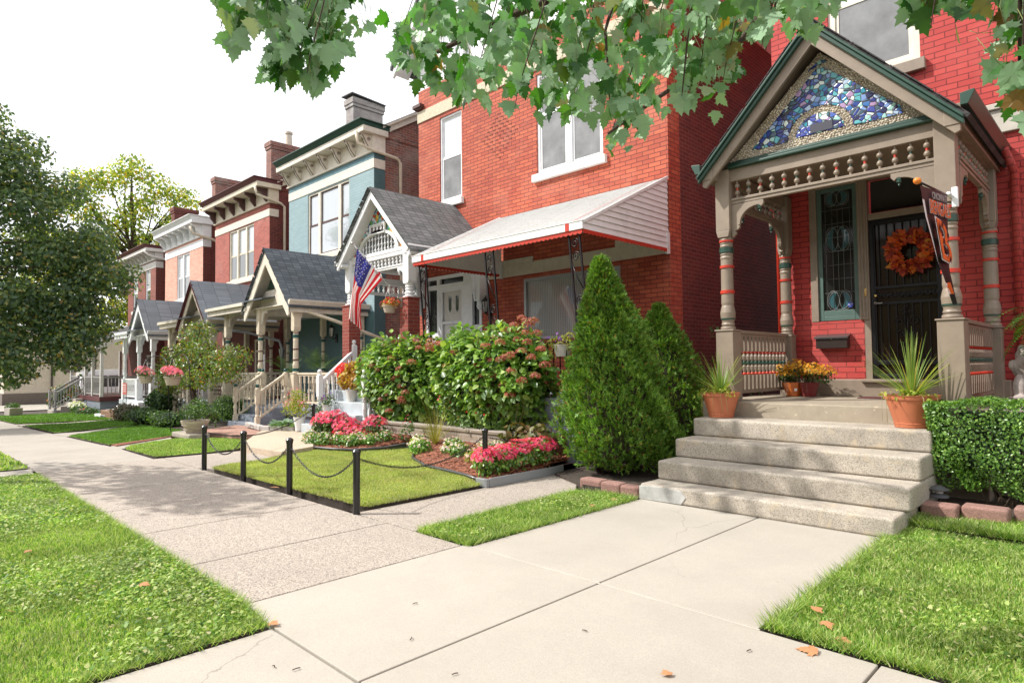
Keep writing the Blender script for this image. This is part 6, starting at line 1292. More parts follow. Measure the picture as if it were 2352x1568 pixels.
q = MB(); q.box(-1.38, 1.5, 7.93, 8.2, .5, 1.08); q.build('shaded_core', paint('hedge_inner_shade', (.015,.03,.01), 1), hd)  # near-black core: the gloom between hedge leaves is put into its colour
# ---------------------------------------------------------------- hydrangeas
HB = {}
for key, lab, cx, cy, cz, rx, ry, rz, n in (('a', 'left hydrangea mound with rusty pink flower heads beside the white steps', -11.15, 7.95, 1.3, 1.42, .56, .95, 5200), ('b', 'right hydrangea mound, topped with a cluster of pink heads near the awning post', -8.45, 7.9, 1.38, 1.40, .56, .92, 5400)):
    t = thing('hydrangea_bush', lab, 'hydrangea', (cx, cy, .4), 'hydrangea bushes before the orange house'); HB[key] = t
    th = rng.uniform(0, 2*PI, n); v = rng.uniform(-.95, 1, n); s_ = np.sqrt(1-v*v)**.6; dd = np.stack([np.cos(th)*s_, np.sin(th)*s_, v], 1)
    lump = 1+.07*np.sin(th*5+v*6)+.06*np.sin(th*11+v*13)
    P = np.array([cx, cy, cz])+dd*np.array([rx, ry, rz])*lump[:, None]*(1-.3*rng.random((n, 1))**2)
    lowm = P[:, 2] < cz-.3; P[lowm, 1] += .12
    nr = unit(dd*np.array([.7, 1, .9])+np.array([0, -.15, .7])+rng.normal(0, .38, (n, 3))); ax = unit(dd*np.array([1, 1, .5])+rng.normal(0, .6, (n, 3))+np.array([0, 0, -.35]))
    fobj('foliage', leaves(P, ax, nr, rng.uniform(.07, .155, n), *BROAD), LM['hyd'], t)
    q = MB(); q.ball((cx, cy+.12, cz-.02), 1, 0, 16, 10, (rx*.74, ry*.6, rz*.74)); q.build('shaded_core', paint('bush_inner_shade', (.012,.028,.01), 1), t)  # near-black ball paints in the shade inside the mound
    q = MB()
    for k in range(46):
        x = cx+random.uniform(-1, 1)*rx*.8; q.tube([(x*.6+cx*.4, cy-.05, .38), (x, cy-.25+random.uniform(-.1, .1), .85+random.random()*.3), (x+random.uniform(-.1, .1), cy-.3, 1.3)], [.008, .006, .004], 4)
    tag(q.build('stems', paint('straw_stems', (.26,.20,.11), .8, var=.4), t), kind='stuff')
def head(t, p, r, mat, n=85, sz=(.022, .036)):
    d = rnd(n); d[:, 2] = np.where(d[:, 2] < -.35, -d[:, 2], d[:, 2]); P = np.array(p)+d*r*rng.uniform(.8, 1.05, (n, 1))*np.array([1, 1, .75]); nr = unit(d+rng.normal(0, .25, (n, 3)))
    return fobj('flower_head', leaves(P, unit(np.cross(nr, rnd(n))), nr, rng.uniform(sz[0], sz[1], n), *PETAL4), mat, t)
HP_ = [(-12.74,2.18),(-11.9,2.03),(-11.51,1.98),(-11.09,2.09),(-12.67,1.38),(-12.6,1.12),(-12.6,.77),(-9.62,1.99),(-9.2,2.06),(-8.46,2.45),(-8.8,2.40),(-8.28,2.44),(-8.6,2.52),(-8.4,2.36),(-8.47,2.23),(-8.71,2.1),(-8.45,2.04),(-8.91,1.81),(-9.21,1.71),(-8.61,1.87),(-9.05,1.76),(-9.68,1.39),(-9.34,1.39),(-9.82,1.04),(-8.94,1.02),(-8.25,1.39),(-10.29,1.5),
 (-13.23,2.1),(-12.9,2.2),(-13.52,1.51),(-13.82,1.63),(-12.67,1.55),(-12.63,1.42),(-12.59,1.14),(-12.44,.99),(-13.44,.8),(-13.11,.92),(-12.6,.85),(-13.11,.53),(-11.91,2.14),(-11.51,2.06),(-11.48,2.18),(-11.2,2.1),(-10.1,1.3),(-9.9,1.6),(-8.1,1.9),(-9.0,2.3),(-9.3,2.2),(-8.2,2.2),(-8.9,1.5),(-9.5,1.7),(-10.6,1.9),(-10.9,1.6),(-8.6,1.3),(-9.1,1.2),(-12.2,1.7),(-13.0,1.8),(-13.3,1.2),(-12.9,1.3),(-12.0,2.2),(-8.0,1.6),(-8.35,1.75),(-9.9,2.1)]
for (x, z) in HP_:
    f = .835; p = (x*f, 8.95*f-.02, 1.6+(z-1.6)*f); key = 'a' if p[0] < -9.75 else 'b'
    if p[2] > 2.0: p = (p[0]*1.03, p[1]*1.03, 1.6+(p[2]-1.6)*1.03)
    head(HB[key], p, random.uniform(.075, .105), LM['hydf'])
# ================================================================ garden beds
M['mulch'] = concrete('red_brown_mulch', (.22,.075,.04), .7, 45, (.10,.045,.03), .6, 1.0, spec_dark=(.1,.04,.025))
bed = [(-11.75, 5.98, .07), (-11.3, 6.02, .07), (-10.84, 6.13, .07), (-10.43, 6.30, .07), (-10.19, 6.85, .08), (-10.09, 7.25, .12), (-9.7, 7.22, .12), (-8.74, 6.43, .07), (-7.94, 6.09, .06), (-7.4, 6.03, .06), (-6.83, 5.94, .06), (-6.36, 5.80, .06), (-6.25, 6.6, .08), (-6.25, 7.46, .2)]
back = [(-12.9, 7.46, .25), (-11.5, 7.46, .27), (-10.9, 7.46, .27), (-10.5, 7.46, .27), (-10.2, 7.46, .27), (-10.05, 7.46, .27), (-9.7, 7.46, .27), (-8.74, 7.46, .27), (-7.94, 7.46, .27), (-7.4, 7.46, .26), (-6.83, 7.46, .25), (-6.5, 7.46, .22), (-6.35, 7.46, .2), (-6.25, 7.46, .2)]
b = MB(); n = len(bed)
for i in range(n-1):
    a, c, d, e = bed[i], bed[i+1], back[i+1], back[i]
    K = 5
    for k in range(K):
        f = lambda p, q, t: tuple(p[j]+(q[j]-p[j])*t for j in range(3))
        t0, t1 = k/K, (k+1)/K
        b.quad(f(a, e, t0), f(c, d, t0), f(c, d, t1), f(a, e, t1))
o = b.build('mulch_bed', M['mulch'], None, (-9, 7, .1)); tag(o, None, None, None, 'structure')
ch = rng.uniform(0, 1, (2600, 2)); P = []
for s_, t_ in ch:
    u = s_*(n-1); i = min(int(u), n-2); fr = u-i
    a = np.array(bed[i])*(1-fr)+np.array(bed[i+1])*fr; c = np.array(back[i])*(1-fr)+np.array(back[i+1])*fr; P.append(a+(c-a)*t_+np.array([0, 0, .012]))
P = np.array(P); nn = len(P)
chipm = leafmat('bark_chips', [(0, (.10,.035,.02)), (.5, (.24,.07,.035)), (.9, (.36,.15,.08)), (1, (.4,.28,.18))], trans=0, rough=.8)
CHIP = (np.array([(-.12,0,0),(.12,0,0),(.1,1,.02),(-.1,1,.02)], float), np.array([(0,1,2),(0,2,3)]))
o = fobj('mulch_chips', leaves(P, unit(rng.normal(0, 1, (nn, 3))*np.array([1, 1, .3])), unit(rng.normal(0, .4, (nn, 3))+np.array([0, 0, 1])), rng.uniform(.03, .09, nn), *CHIP), chipm, None, (-9, 7, .1)); tag(o, 'red brown bark chips strewn over the flower bed', 'mulch', None, 'stuff')
# plastic edging
M['edging'] = plain('black_plastic_edging', (.05,.05,.055), .35, coat=.5)
t = thing('lawn_edging', 'black plastic edging curving between the fenced lawn and the flower bed', 'edging', (-9, 6.6, .05))
b = MB(); b.tube([(x, y-.02, z+.02) for x, y, z in bed[:12]], .022, 6); b.build('rim', M['edging'], t)
b = MB()
for i in range(11):
    (x0, y0, z0), (x1, y1, z1) = bed[i], bed[i+1]; b.quad((x0, y0-.02, 0), (x1, y1-.02, 0), (x1, y1-.02, z1+.02), (x0, y0-.02, z0+.02))
b.build('strip', M['edging'], t)
b = MB(); b.box(-6.42, -6.2, 5.74, 5.8, .0, .11); b.box(-6.22, -6.19, 5.8, 7.3, 0, .12); b.build('end_piece', [plain('grey_plastic', (.25,.26,.27), .4), M['edging']][0], t, bevel=.008)
# retaining wall
b = MB(); b.box(-11.6, -6.9, 7.45, 7.62, .0, .44).box(-11.62, -6.88, 7.43, 7.64, .44, .50)
solo(b, 'garden_wall', M['brick_garden'], 'low tan brick retaining wall below the hydrangeas', 'garden wall', base=(-9.3, 7.5, 0), bevel=.008)
structure('upper_bed', [[(-11.6, 7.6), (-6.7, 7.6), (-6.7, 8.02), (-11.6, 8.02)]], M['mulch'], .46, .4)
structure('side_bed', [[(-6.15, 7.05), (-5.3, 6.62), (-4.36, 6.60), (-4.36, 10.6), (-6.3, 10.6), (-6.3, 9)]], M['soil'], .04, .1)
structure('hedge_bed', [[(-1.60, 7.40), (-1.3, 7.46), (-.9, 7.55), (2.5, 7.8), (2.5, 9.6), (-1.18, 9.6), (-1.18, 8.28), (-1.58, 8.28)]], M['soil'], .13, .15)
structure('tree_bed', [[(-17.2, 5.5), (-19, 6.2), (-22.6, 6.2), (-23.4, 7.6), (-22.5, 8.2), (-17.8, 8.2), (-17.4, 7.4)]], M['soil'], .03, .1)
structure('mulch_strip', [[(-15.95, 3.7), (-15.5, 3.7), (-16.7, 5.0), (-17.1, 5.3)]], M['mulch'], .02, .1)
structure('steps_bed', [[(-16.7, 7.0), (-15.1, 6.75), (-14.0, 7.4), (-14.0, 8.2), (-16.7, 8.2)]], M['mulch'], .13, .15)
# ---- flowering clusters
def flowers(name, label, cat, cl, rad, nleaf, leafm, lsz, nf, fmat, fsz, group=None, shape=OVAL, fshape=PETAL4, base=None, topb=.5, pn='flowers'):
    t = thing(name, label, cat, base or tuple(cl[0]), group)
    fobj('foliage', clumps(cl, rad, nleaf, shape, lsz, shell=.2, upb=.5), leafm, t)
    C = np.array(cl, float); Rr = np.array(rad, float); Rr = np.stack([Rr]*3, 1) if Rr.ndim == 1 else Rr
    idx = rng.integers(0, len(C), nf); d = rnd(nf); d[:, 2] = np.abs(d[:, 2])*.9+.0; d = unit(d+np.array([0, -.25, topb-.3])); P = C[idx]+d*Rr[idx]*rng.uniform(.95, 1.15, (nf, 1))
    nr = unit(d+rng.normal(0, .35, (nf, 3))+np.array([0, 0, .2])); o = fobj(pn, leaves(P, unit(np.cross(nr, rnd(nf))), nr, rng.uniform(fsz[0], fsz[1], nf), *fshape), fmat, t); nf < 60 and tag(o, kind='stuff'); return t
cl = [(x, y, .33+.12*math.sin(i)) for i, (x, y) in enumerate([(-12.75, 6.95), (-12.45, 6.85), (-12.1, 6.85), (-11.8, 6.95), (-11.5, 6.8), (-11.2, 6.9), (-11.95, 7.15), (-11.0, 7.15), (-12.4, 7.1)])]
flowers('begonia_bed', 'drift of hot pink begonias left of centre in front of the white steps', 'flowers', cl, [(.27, .24, .22)]*9, 2200, LM['coleus'] if 0 else LM['shrub'], (.05, .1), 1500, LM['hot'], (.035, .06), 'hot pink begonias')
cl = [(-6.55, 6.1, .26), (-6.5, 6.35, .28), (-6.45, 6.6, .33), (-6.42, 6.85, .33), (-6.42, 7.1, .32), (-6.75, 6.25, .24)]
flowers('begonia_bed', 'hot pink begonias around the bollard next to the tall evergreen', 'flowers', cl, [(.22, .2, .2)]*6, 1700, LM['box'], (.04, .08), 1200, LM['hot'], (.03, .052), 'hot pink begonias')
for i, (cl, lab) in enumerate((([(-11.75, 6.2, .16), (-11.45, 6.3, .2), (-12.1, 6.35, .2)], 'pale pink vinca at the left end of the mulch bed by the raised walk'), ([(-11.1, 6.45, .2), (-10.75, 6.5, .2), (-10.95, 6.75, .22)], 'pale pink vinca clump in the middle of the left bed'), ([(-10.55, 6.75, .2), (-10.5, 7.05, .24)], 'small pale pink vinca where the left bed narrows'),
    ([(-9.25, 6.95, .18), (-9.0, 6.8, .2)], 'white pink vinca in front of the ornamental grass'), ([(-8.3, 6.9, .2), (-7.95, 6.8, .22), (-8.5, 7.1, .24)], 'white pink vinca in the middle of the right bed'), ([(-7.4, 6.65, .18), (-7.1, 6.5, .18), (-7.2, 6.9, .2)], 'limey pink vinca left of the bollard at the path'), ([(-9.7, 7.3, .2), (-9.55, 7.15, .16)], 'small pale vinca against the garden wall left of the grass spray'), ([(-7.8, 7.2, .22), (-7.55, 7.3, .24)], 'pale pink vinca against the garden wall at the right end'))):
    flowers('vinca_plant', lab, 'flowers', cl, [(.2, .18, .15)]*len(cl), 420*len(cl), LM['box'] if i != 5 else LM['lime'], (.03, .065), 34*len(cl), LM['palepink'], (.032, .046), 'pale pink vinca in the mulch bed')
flowers('impatiens', 'small plant with red flowers left of the ornamental grass', 'flowers', [(-10.1, 7.2, .34), (-9.95, 7.25, .5)], [(.1, .1, .2)]*2, 160, LM['shrub'], (.03, .06), 10, LM['hot'], (.03, .04))
flowers('red_zinnias', 'loose stems of bright red flowers at the foot of the hydrangeas', 'flowers', [(-8.9, 7.55, .75), (-8.55, 7.5, .62), (-9.3, 7.5, .85), (-8.2, 7.55, .7)], [(.22, .15, .25)]*4, 420, LM['shrub'], (.035, .07), 26, LM['red'], (.035, .055))
def strap_plant(t, c, n, L, wd, mat, up=(.35, 1.0), droop=.8, name='blades'):
    V = []; F = []
    for i in range(n):
        a = random.uniform(0, 2*PI); e = random.uniform(*up)*PI/2; l = L*random.uniform(.6, 1.1); S = 7; w_ = wd*random.uniform(.7, 1.1)
        p = Vector((c[0]+.02*math.cos(a), c[1]+.02*math.sin(a), c[2])); d = Vector((math.cos(a)*math.cos(e), math.sin(a)*math.cos(e), math.sin(e))); sd_ = Vector((-math.sin(a), math.cos(a), 0)); k0 = len(V)
        for k in range(S+1):
            ww = w_*(1-(k/S)**1.6)*.5+.0006; V += [tuple(p+sd_*ww), tuple(p-sd_*ww)]
            p = p+d*(l/S); d = (d+Vector((0, 0, -droop*(.05+.3*(k/S)**1.3)))).normalized()
        for k in range(S): F.append((k0+2*k, k0+2*k+1, k0+2*k+3, k0+2*k+2))
    return finish(npmesh(name, np.array(V), np.array(F)), mat, name, t, None)
t = thing('ornamental_grass', 'spray of yellow green grass stems before the tan garden wall', 'grass clump', (-9.15, 7.25, .2)); strap_plant(t, (-9.15, 7.22, .2), 130, .72, .008, leafmat('straw_green', [(0, (.25,.28,.06)), (1, (.5,.42,.15))], trans=.3), (.45, .98), .35)
flowers('daylily_clump', 'limp fading leaves at the right end of the garden wall', 'plant', [(-7.4, 7.5, .45), (-7.1, 7.45, .4), (-6.85, 7.5, .45)], [(.25, .2, .25)]*3, 500, leafmat('fading_leaves', [(0, (.06,.09,.03)), (.6, (.16,.15,.05)), (1, (.25,.13,.06))], trans=.2), (.08, .16), 2, LM['violet'], (.02, .03), shape=BROAD)
# ---------------------------------------------------------------- bollards and chains
BP = [(-10.68, 3.77, 0), (-9.24, 3.80, 0), (-7.83, 3.81, 0), (-6.18, 3.78, 0), (-6.57, 6.06, .03), (-12.86, 6.80, .12)]
BL = ['black metal bollard farthest to the left, at the path corner of the fenced lawn', 'second black bollard along the sidewalk from the left', 'black bollard beside dried leaves, between the corner bollard and the second', 'nearest black bollard at the corner of sidewalk and garden path', 'black bollard standing among the hot pink begonias by the path', 'black bollard on the raised walk, left of the begonia drift']
def mkboll(loc, lab):
    t = thing('bollard', lab, 'bollard', loc, 'black bollards around the small lawn'); x, y, z = loc
    b = MB(); b.lathe(x, y, [(z-.05, .039), (z+.64, .039)], 20); b.build('post', M['bol'], t)
    b = MB(); b.lathe(x, y, [(z+.64, .043), (z+.672, .046), (z+.674, .05), (z+.682, .05), (z+.69, .044), (z+.704, .032), (z+.712, .014), (z+.714, 0)], 20); b.build('cap', M['bol'], t)
    b = MB(); b.tube([(x+.015*math.cos(k*PI/4), y, z+.585+.015*math.sin(k*PI/4)) for k in range(8)], .004, 5, closed=True); b.build('ring', M['bol'], t)
    return t
M['bol'] = plain('glossy_black_paint', (.006,.006,.008), .28, coat=.3)
b0 = mkboll(BP[0], BL[0])
for p, l in list(zip(BP, BL))[1:]:
    r = b0.copy(); COL.objects.link(r); r.location = p; r['label'] = l
    for c in b0.children: d = c.copy(); COL.objects.link(d); d.parent = r
def chain(p0, p1, sag, lab):
    p0 = Vector(p0); p1 = Vector(p1); N = 60; pts = []
    for k in range(N+1):
        t = k/N; p = p0.lerp(p1, t); p.z -= sag*4*t*(1-t); pts.append(p)
    L = [0]
    for k in range(N): L.append(L[-1]+(pts[k+1]-pts[k]).length)
    q = MB(); n = int(L[-1]/.033); 
    for i in range(n):
        s_ = L[-1]*(i+.5)/n; k = max(j for j in range(N+1) if L[j] <= s_); k = min(k, N-1); f = (s_-L[k])/(L[k+1]-L[k]); c = pts[k].lerp(pts[k+1], f); t = (pts[k+1]-pts[k]).normalized()
        side = t.cross(Vector((0, 0, 1))).normalized(); up = side.cross(t); u_ = side if i % 2 else up
        u_ = (side*math.cos(.7)+up*math.sin(.7)) if i % 2 else (side*math.cos(-.8)+up*math.sin(-.8))
        q.tube([c+t*(.0245*math.cos(a*PI/5))+u_*(.0125*math.sin(a*PI/5)) for a in range(10)], .0037, 5, closed=True)
    return solo(q, 'chain', M['bol'], lab, 'chain', 'black chains between the bollards', base=tuple(p0))
Z = .585
chain((-10.63, 3.77, Z), (-9.29, 3.80, Z), .27, 'black chain slung between the two leftmost bollards on the sidewalk')
chain((-9.19, 3.80, Z), (-7.88, 3.81, Z), .26, 'black chain in the middle of the row along the sidewalk')
chain((-7.78, 3.81, Z), (-6.23, 3.78, Z), .27, 'black chain on the left of the nearest bollard')
chain((-6.19, 3.84, Z), (-6.56, 6.0, Z+.03), .22, 'longest black chain hanging over the lawn along the garden path')
chain((-10.66, 3.82, Z), (-12.86, 6.76, Z+.12), .24, 'black chain hanging across the path to the bollard on the raised walk')
chain((-6.54, 6.1, Z+.02), (-6.3, 7.3, .42), .02, 'short black chain end behind the begonias beside the path')
# ---------------------------------------------------------------- front door side of the first house
def pot(t, x, y, z, r0, r1, h, mat, name='pot', rim=.03):
    b = MB(); b.lathe(x, y, [(z, r0*.96), (z+h*.12, r0*1.0), (z+h*.125, r0*1.03), (z+h*.14, r0*1.0), (z+h-rim*1.6, r1*.93), (z+h-rim*1.5, r1*.97), (z+h-rim*.2, r1), (z+h, r1*1.03), (z+h, r1*.9), (z+h-.03, r1*.86)], 28); b.build(name, mat, t)
    b = MB(); b.lathe(x, y, [(z+h-.035, 0.001), (z+h-.03, r1*.87)], 20); b.build('soil', M['soil'], t)
for x, y, lab, r1, h, n in ((-4.07, 8.08, 'terracotta pot with a smaller spiky plant on the left end of the top step', .25, .33, 90), (-1.83, 8.06, 'larger terracotta pot with spiky plant at the right end of the top step', .27, .35, 105)):
    t = thing('potted_plant', lab, 'potted plant', (x, y, .885), 'spiky plants in terracotta pots'); pot(t, x, y, .885, r1*.66, r1, h, M['terra'])
    strap_plant(t, (x, y, .885+h-.02), n, .62 if n == 90 else .72, .016, LM['strap'], (.25, .99), .45)
    fobj('trailing_leaves', clumps([(x, y, .9+h), (x+.12, y-.1, .88+h), (x-.1, y-.12, .9+h)], [(.2, .18, .06)]*3, 170, SMALL, (.03, .06), shell=.1), LM['lime'], t)
    b = MB()
    for k in range(5):
        a = random.uniform(-2.6, -.3); b.tube([(x+r1*.8*math.cos(a), y+r1*.8*math.sin(a), .9+h), (x+r1*1.1*math.cos(a), y+r1*1.1*math.sin(a), .87+h), (x+r1*1.15*math.cos(a+.1), y+r1*1.15*math.sin(a+.1), .7+h*.7)], .0025, 4)
    b.build('trailing_stem', plain('dry_stem', (.3,.25,.1), .7), t)
t = thing('potted_chrysanthemum', 'yellow chrysanthemum in orange and maroon foil beside the left railing', 'potted plant', (-3.8, 10.2, 1.08))
for x, m_ in ((-3.9, plain('orange_foil', (.55,.13,.02), .25, coat=1)), (-3.66, plain('maroon_foil', (.16,.012,.015), .2, coat=1))):
    b = MB(); b.lathe(x, 10.12, [(1.085, .09), (1.09, .10), (1.2, .125), (1.27, .15), (1.30, .165), (1.27, .13)], 9, sm=False); b.build('foil_pot', m_, t)
b = MB(); b.box(-3.83, -3.79, 9.99, 9.995, 1.17, 1.21); b.build('price_tag', M['white'], t)
cl = [(-4.05, 10.1, 1.42), (-3.82, 10.05, 1.50), (-3.58, 10.1, 1.45), (-3.7, 10.2, 1.42), (-3.95, 10.2, 1.4), (-3.45, 10.15, 1.42)]
fobj('foliage', clumps(cl, [(.17, .16, .14)]*6, 1100, OVAL, (.025, .05), shell=.2), LM['deepgreen'], t)
C_ = np.array(cl); nf = 620; idx = rng.integers(0, 6, nf); d = rnd(nf); d[:, 2] = np.abs(d[:, 2]); d[:, 1] -= .3; d = unit(d); P = C_[idx]+d*np.array([.18, .17, .15]); nr = unit(d+rng.normal(0, .3, (nf, 3)))
fobj('flowers', leaves(P, unit(np.cross(nr, rnd(nf))), nr, rng.uniform(.03, .045, nf), *PETAL4), LM['orange'], t)
# mailbox
t = thing('mailbox', 'brown metal mailbox on the red brick below the leaded window', 'mailbox', (-3.46, 10.68, 1.84)); mm = plain('dark_bronze_metal', (.055,.04,.035), .35, .5)
b = MB(); b.prism([(-3.69, 10.55, 1.82), (-3.69, 10.69, 1.82), (-3.69, 10.69, 2.03), (-3.69, 10.55, 1.99)], (.46, 0, 0)); b.build('box', mm, t, bevel=.006)
b = MB(); b.prism([(-3.71, 10.53, 1.985), (-3.71, 10.69, 2.035), (-3.71, 10.69, 2.05), (-3.71, 10.525, 2.0), (-3.71, 10.525, 1.97), (-3.71, 10.53, 1.97)], (.5, 0, 0)); b.build('lid', plain('grey_bronze_metal', (.12,.11,.11), .3, .6), t, bevel=.003)
b = MB(); b.tube([(-3.46, 10.55, 1.965), (-3.46, 10.54, 1.965)], .011, 10); b.build('lock', M['steel'], t)
# doormats
b = MB(); b.box(-2.95, -2.35, 10.0, 10.4, 1.081, 1.093); solo(b, 'doormat', paint('dark_red_mat', (.11,.03,.03), .95, var=.4, scale=60), 'dark doormat on the porch floor before the black door', 'doormat')
b = MB(); b.box(-2.3, -1.9, 9.9, 10.3, 1.081, 1.095); solo(b, 'doormat', paint('patterned_mat', (.4,.27,.24), .95, var=.6, scale=40), 'pale patterned doormat, the right one of the pair at the black door', 'doormat')
# wreath
t = thing('door_wreath', 'round wreath of orange and red silk maple leaves on the black door', 'wreath', (-2.37, 10.6, 3.2)); b = MB(); b.tube([(-2.37+.22*math.cos(k*PI/12), 10.62, 3.2+.23*math.sin(k*PI/12)) for k in range(24)], .035, 6, closed=True); b.build('ring', M['twig'], t)
n = 330; a = rng.uniform(0, 2*PI, n); rr2 = rng.uniform(.14, .31, n); P = np.stack([-2.37+rr2*np.cos(a), 10.57+rng.uniform(-.03, .05, n), 3.2+rr2*1.04*np.sin(a)], 1); out = np.stack([np.cos(a), np.zeros(n), np.sin(a)], 1)
fobj('silk_leaves', leaves(P-out*.03, unit(out+rng.normal(0, .5, (n, 3))), unit(rng.normal(0, .4, (n, 3))+np.array([0, -1, 0])), rng.uniform(.06, .12, n), *MAPLE), LM['autumn'], t)
# team banner
bk = plain('black_nylon', (.012,.012,.014), .55); og = plain('orange_nylon', (.75,.13,.02), .6); wh = plain('white_piping', (.75,.72,.72), .6)
t = thing('team_banner', 'black and orange football banner hanging from a pole on the right porch post', 'banner', (-1.45, 8.3, 3.4))
LE = [(6.98, 3.27), (7.13, 3.0), (7.57, 2.61), (7.99, 2.42), (8.40, 2.20)]; RE = [(8.16, 3.40), (8.12, 3.0), (8.15, 2.61), (8.30, 2.48), (8.47, 2.16)]
def ipol(E_, v):
    u = v*(len(E_)-1); i = min(int(u), len(E_)-2); f = u-i; f = f
    return (E_[i][0]*(1-f)+E_[i+1][0]*f, E_[i][1]*(1-f)+E_[i+1][1]*f)
NU, NV = 14, 36; b = MB(); vs = []
for j in range(NV+1):
    v = j/NV; l = ipol(LE, v); r = ipol(RE, v)
    for i in range(NU+1):
        u = i/NU; y = l[0]+(r[0]-l[0])*u; z = l[1]+(r[1]-l[1])*u; vs.append((-1.455+.02*math.sin(u*7+v*5)*v+.0, y, z))
fs = []; ms = []
for j in range(NV):
    for i in range(NU):
        f_ = (j*(NU+1)+i, j*(NU+1)+i+1, (j+1)*(NU+1)+i+1, (j+1)*(NU+1)+i); m_ = 0
        if i == 0 and 3 < j < 27: m_ = 2
        if 26 < j < 31 and i < 6: m_ = (1 if (j+i) % 3 == 0 else 2 if i < 3 else 1)
        if 26 < j < 30 and i > 11: m_ = 1
        b.add([vs[k] for k in f_], [(0, 1, 2, 3)], m_, True)
cloth = b.build('cloth', [bk, og, wh], t)
def basis(xa, ya): 
    xa = Vector(xa); ya = Vector(ya); n_ = xa.cross(ya).normalized(); return Matrix((xa, ya, n_)).transposed()
RB = basis((0, 1, .11), (0, -.12, .95))
text(cloth, 'CINCINNATI', .10, (-1.43, 7.67, 3.27), RB, plain('grey_lettering', (.3,.3,.3), .6), sx=1.15, bold=.002)
RB2 = basis((0, .95, .09), (0, -.16, 1.15)); text(cloth, 'BENGALS', .17, (-1.428, 7.66, 3.14), basis((0, 1.3, .12), (0, -.15, 1.1)), wh, bold=.004, ext=.0005); text(cloth, 'BENGALS', .17, (-1.420, 7.66, 3.14), basis((0, 1.3, .12), (0, -.15, 1.1)), og, bold=0)
RB3 = basis((0, 1.35, -.02), (0, -.50, .74)); text(cloth, 'B', .74, (-1.416, 7.72, 2.80), RB3, wh, bold=.022, ext=.0005); lg = text(cloth, 'B', .74, (-1.408, 7.72, 2.80), RB3, og, bold=.004)
q = MB()
for (y, z, l, ang) in ((7.48, 2.93, .15, -.9), (7.66, 2.80, .2, -1.1), (7.85, 2.90, .12, -.7), (7.80, 2.72, .16, -1.1), (7.60, 2.98, .10, -.8), (7.93, 2.66, .1, -1.0)):
    d = Vector((0, math.cos(ang)*.6, math.sin(ang))); p = Vector((-1.399, y, z)); w_ = Vector((0, .03, .012)); q.add([p-d*l/2, p+w_, p+d*l/2, p-w_], [(0, 1, 2, 3)])
q.build('tiger_stripes', bk, cloth)
b = MB(); b.tube([(-1.47, 8.34, 3.42), (-1.455, 6.9, 3.29)], .011, 8); b.build('pole', plain('black_pole', (.02,.02,.02), .4), t)
b = MB(); b.ball((-1.455, 6.88, 3.29), .035, 0, 12, 8, (1, 1.3, .9)); b.build('finial', plain('orange_finial', (.75,.22,.03), .4), t)
b = MB(); b.box(-1.44, -1.38, 8.30, 8.345, 3.28, 3.50).tube([(-1.44, 8.3, 3.40), (-1.45, 8.2, 3.42)], .022, 10); b.build('bracket', M['white'], t, bevel=.008)
# US flag
t = thing('national_flag', 'stars and stripes flag on a slanted pole fixed to the brick porch pier', 'flag', (-11.7, 8.3, 3.05))
Lf = [(7.16, 4.10), (7.10, 3.75), (7.04, 3.35), (6.99, 3.0), (6.96, 2.62)]; Rf = [(7.84, 3.54), (7.60, 3.28), (7.30, 2.95), (7.26, 2.70), (7.28, 2.40)]
fr, fb_, fw_w = leafmat('flag_red', [(0, (.62,.02,.035)), (1, (.62,.02,.035))], trans=.3, rough=.6, tcol=(1, 1, 1)), leafmat('flag_blue', [(0, (.03,.035,.19)), (1, (.03,.035,.19))], trans=.35, rough=.6, tcol=(2, 2, 2)), leafmat('flag_white', [(0, (.78,.76,.76)), (1, (.78,.76,.76))], trans=.3, rough=.6, tcol=(1, 1, 1))
NU, NV = 26, 40; vs = []
for j in range(NV+1):
    v = j/NV; l = ipol(Lf, v); r = ipol(Rf, v)
    for i in range(NU+1):
        u = i/NU; uu_ = u; y = l[0]+(r[0]-l[0])*uu_; z = l[1]+(r[1]-l[1])*uu_
        vs.append((-11.69+.05*math.sin(u*11+v*2.2)*min(1, v*2+.1)+.03*math.sin(u*23+1), y, z+.015*math.sin(u*11)*v))
b = MB()
for j in range(NV):
    for i in range(NU):
        m_ = 1 if (i < 14 and j < 16) else (0 if (i//2) % 2 == 0 else 2)
        k = [j*(NU+1)+i, j*(NU+1)+i+1, (j+1)*(NU+1)+i+1, (j+1)*(NU+1)+i]; b.add([vs[q_] for q_ in k], [(0, 1, 2, 3)], m_, True)
cl_ = b.build('cloth', [fr, fb_, fw_w], t)
b = MB()
for r_ in range(9):
    for c_ in range(6 if r_ % 2 == 0 else 5):
        i = 1+(c_+(0 if r_ % 2 == 0 else .5))*2.3; j = 1.2+r_*1.7; ii, jj = int(i), int(j); p = Vector(vs[jj*(NU+1)+ii])
        for sx_ in (-.012, .012):
            pts = [(p.x+sx_, p.y+(.017 if k % 2 == 0 else .007)*math.sin(k*PI/5), p.z+(.017 if k % 2 == 0 else .007)*math.cos(k*PI/5)) for k in range(10)]; b.add(pts, [list(range(10))])
b.build('stars', wh, cl_)
b = MB(); b.tube([(-11.68, 8.29, 3.06), (-11.68, 7.08, 4.17)], .014, 8); b.build('pole', plain('white_aluminium_pole', (.6,.6,.62), .3, .5), t)
b = MB(); b.ball((-11.68, 7.05, 4.20), .03); b.build('finial', M['steel'], t)
b = MB(); b.box(-11.72, -11.64, 8.27, 8.29, 2.92, 3.14).tube([(-11.68, 8.28, 3.05), (-11.68, 8.18, 3.15)], .022, 8); b.build('bracket', M['steel'], t, bevel=.006)
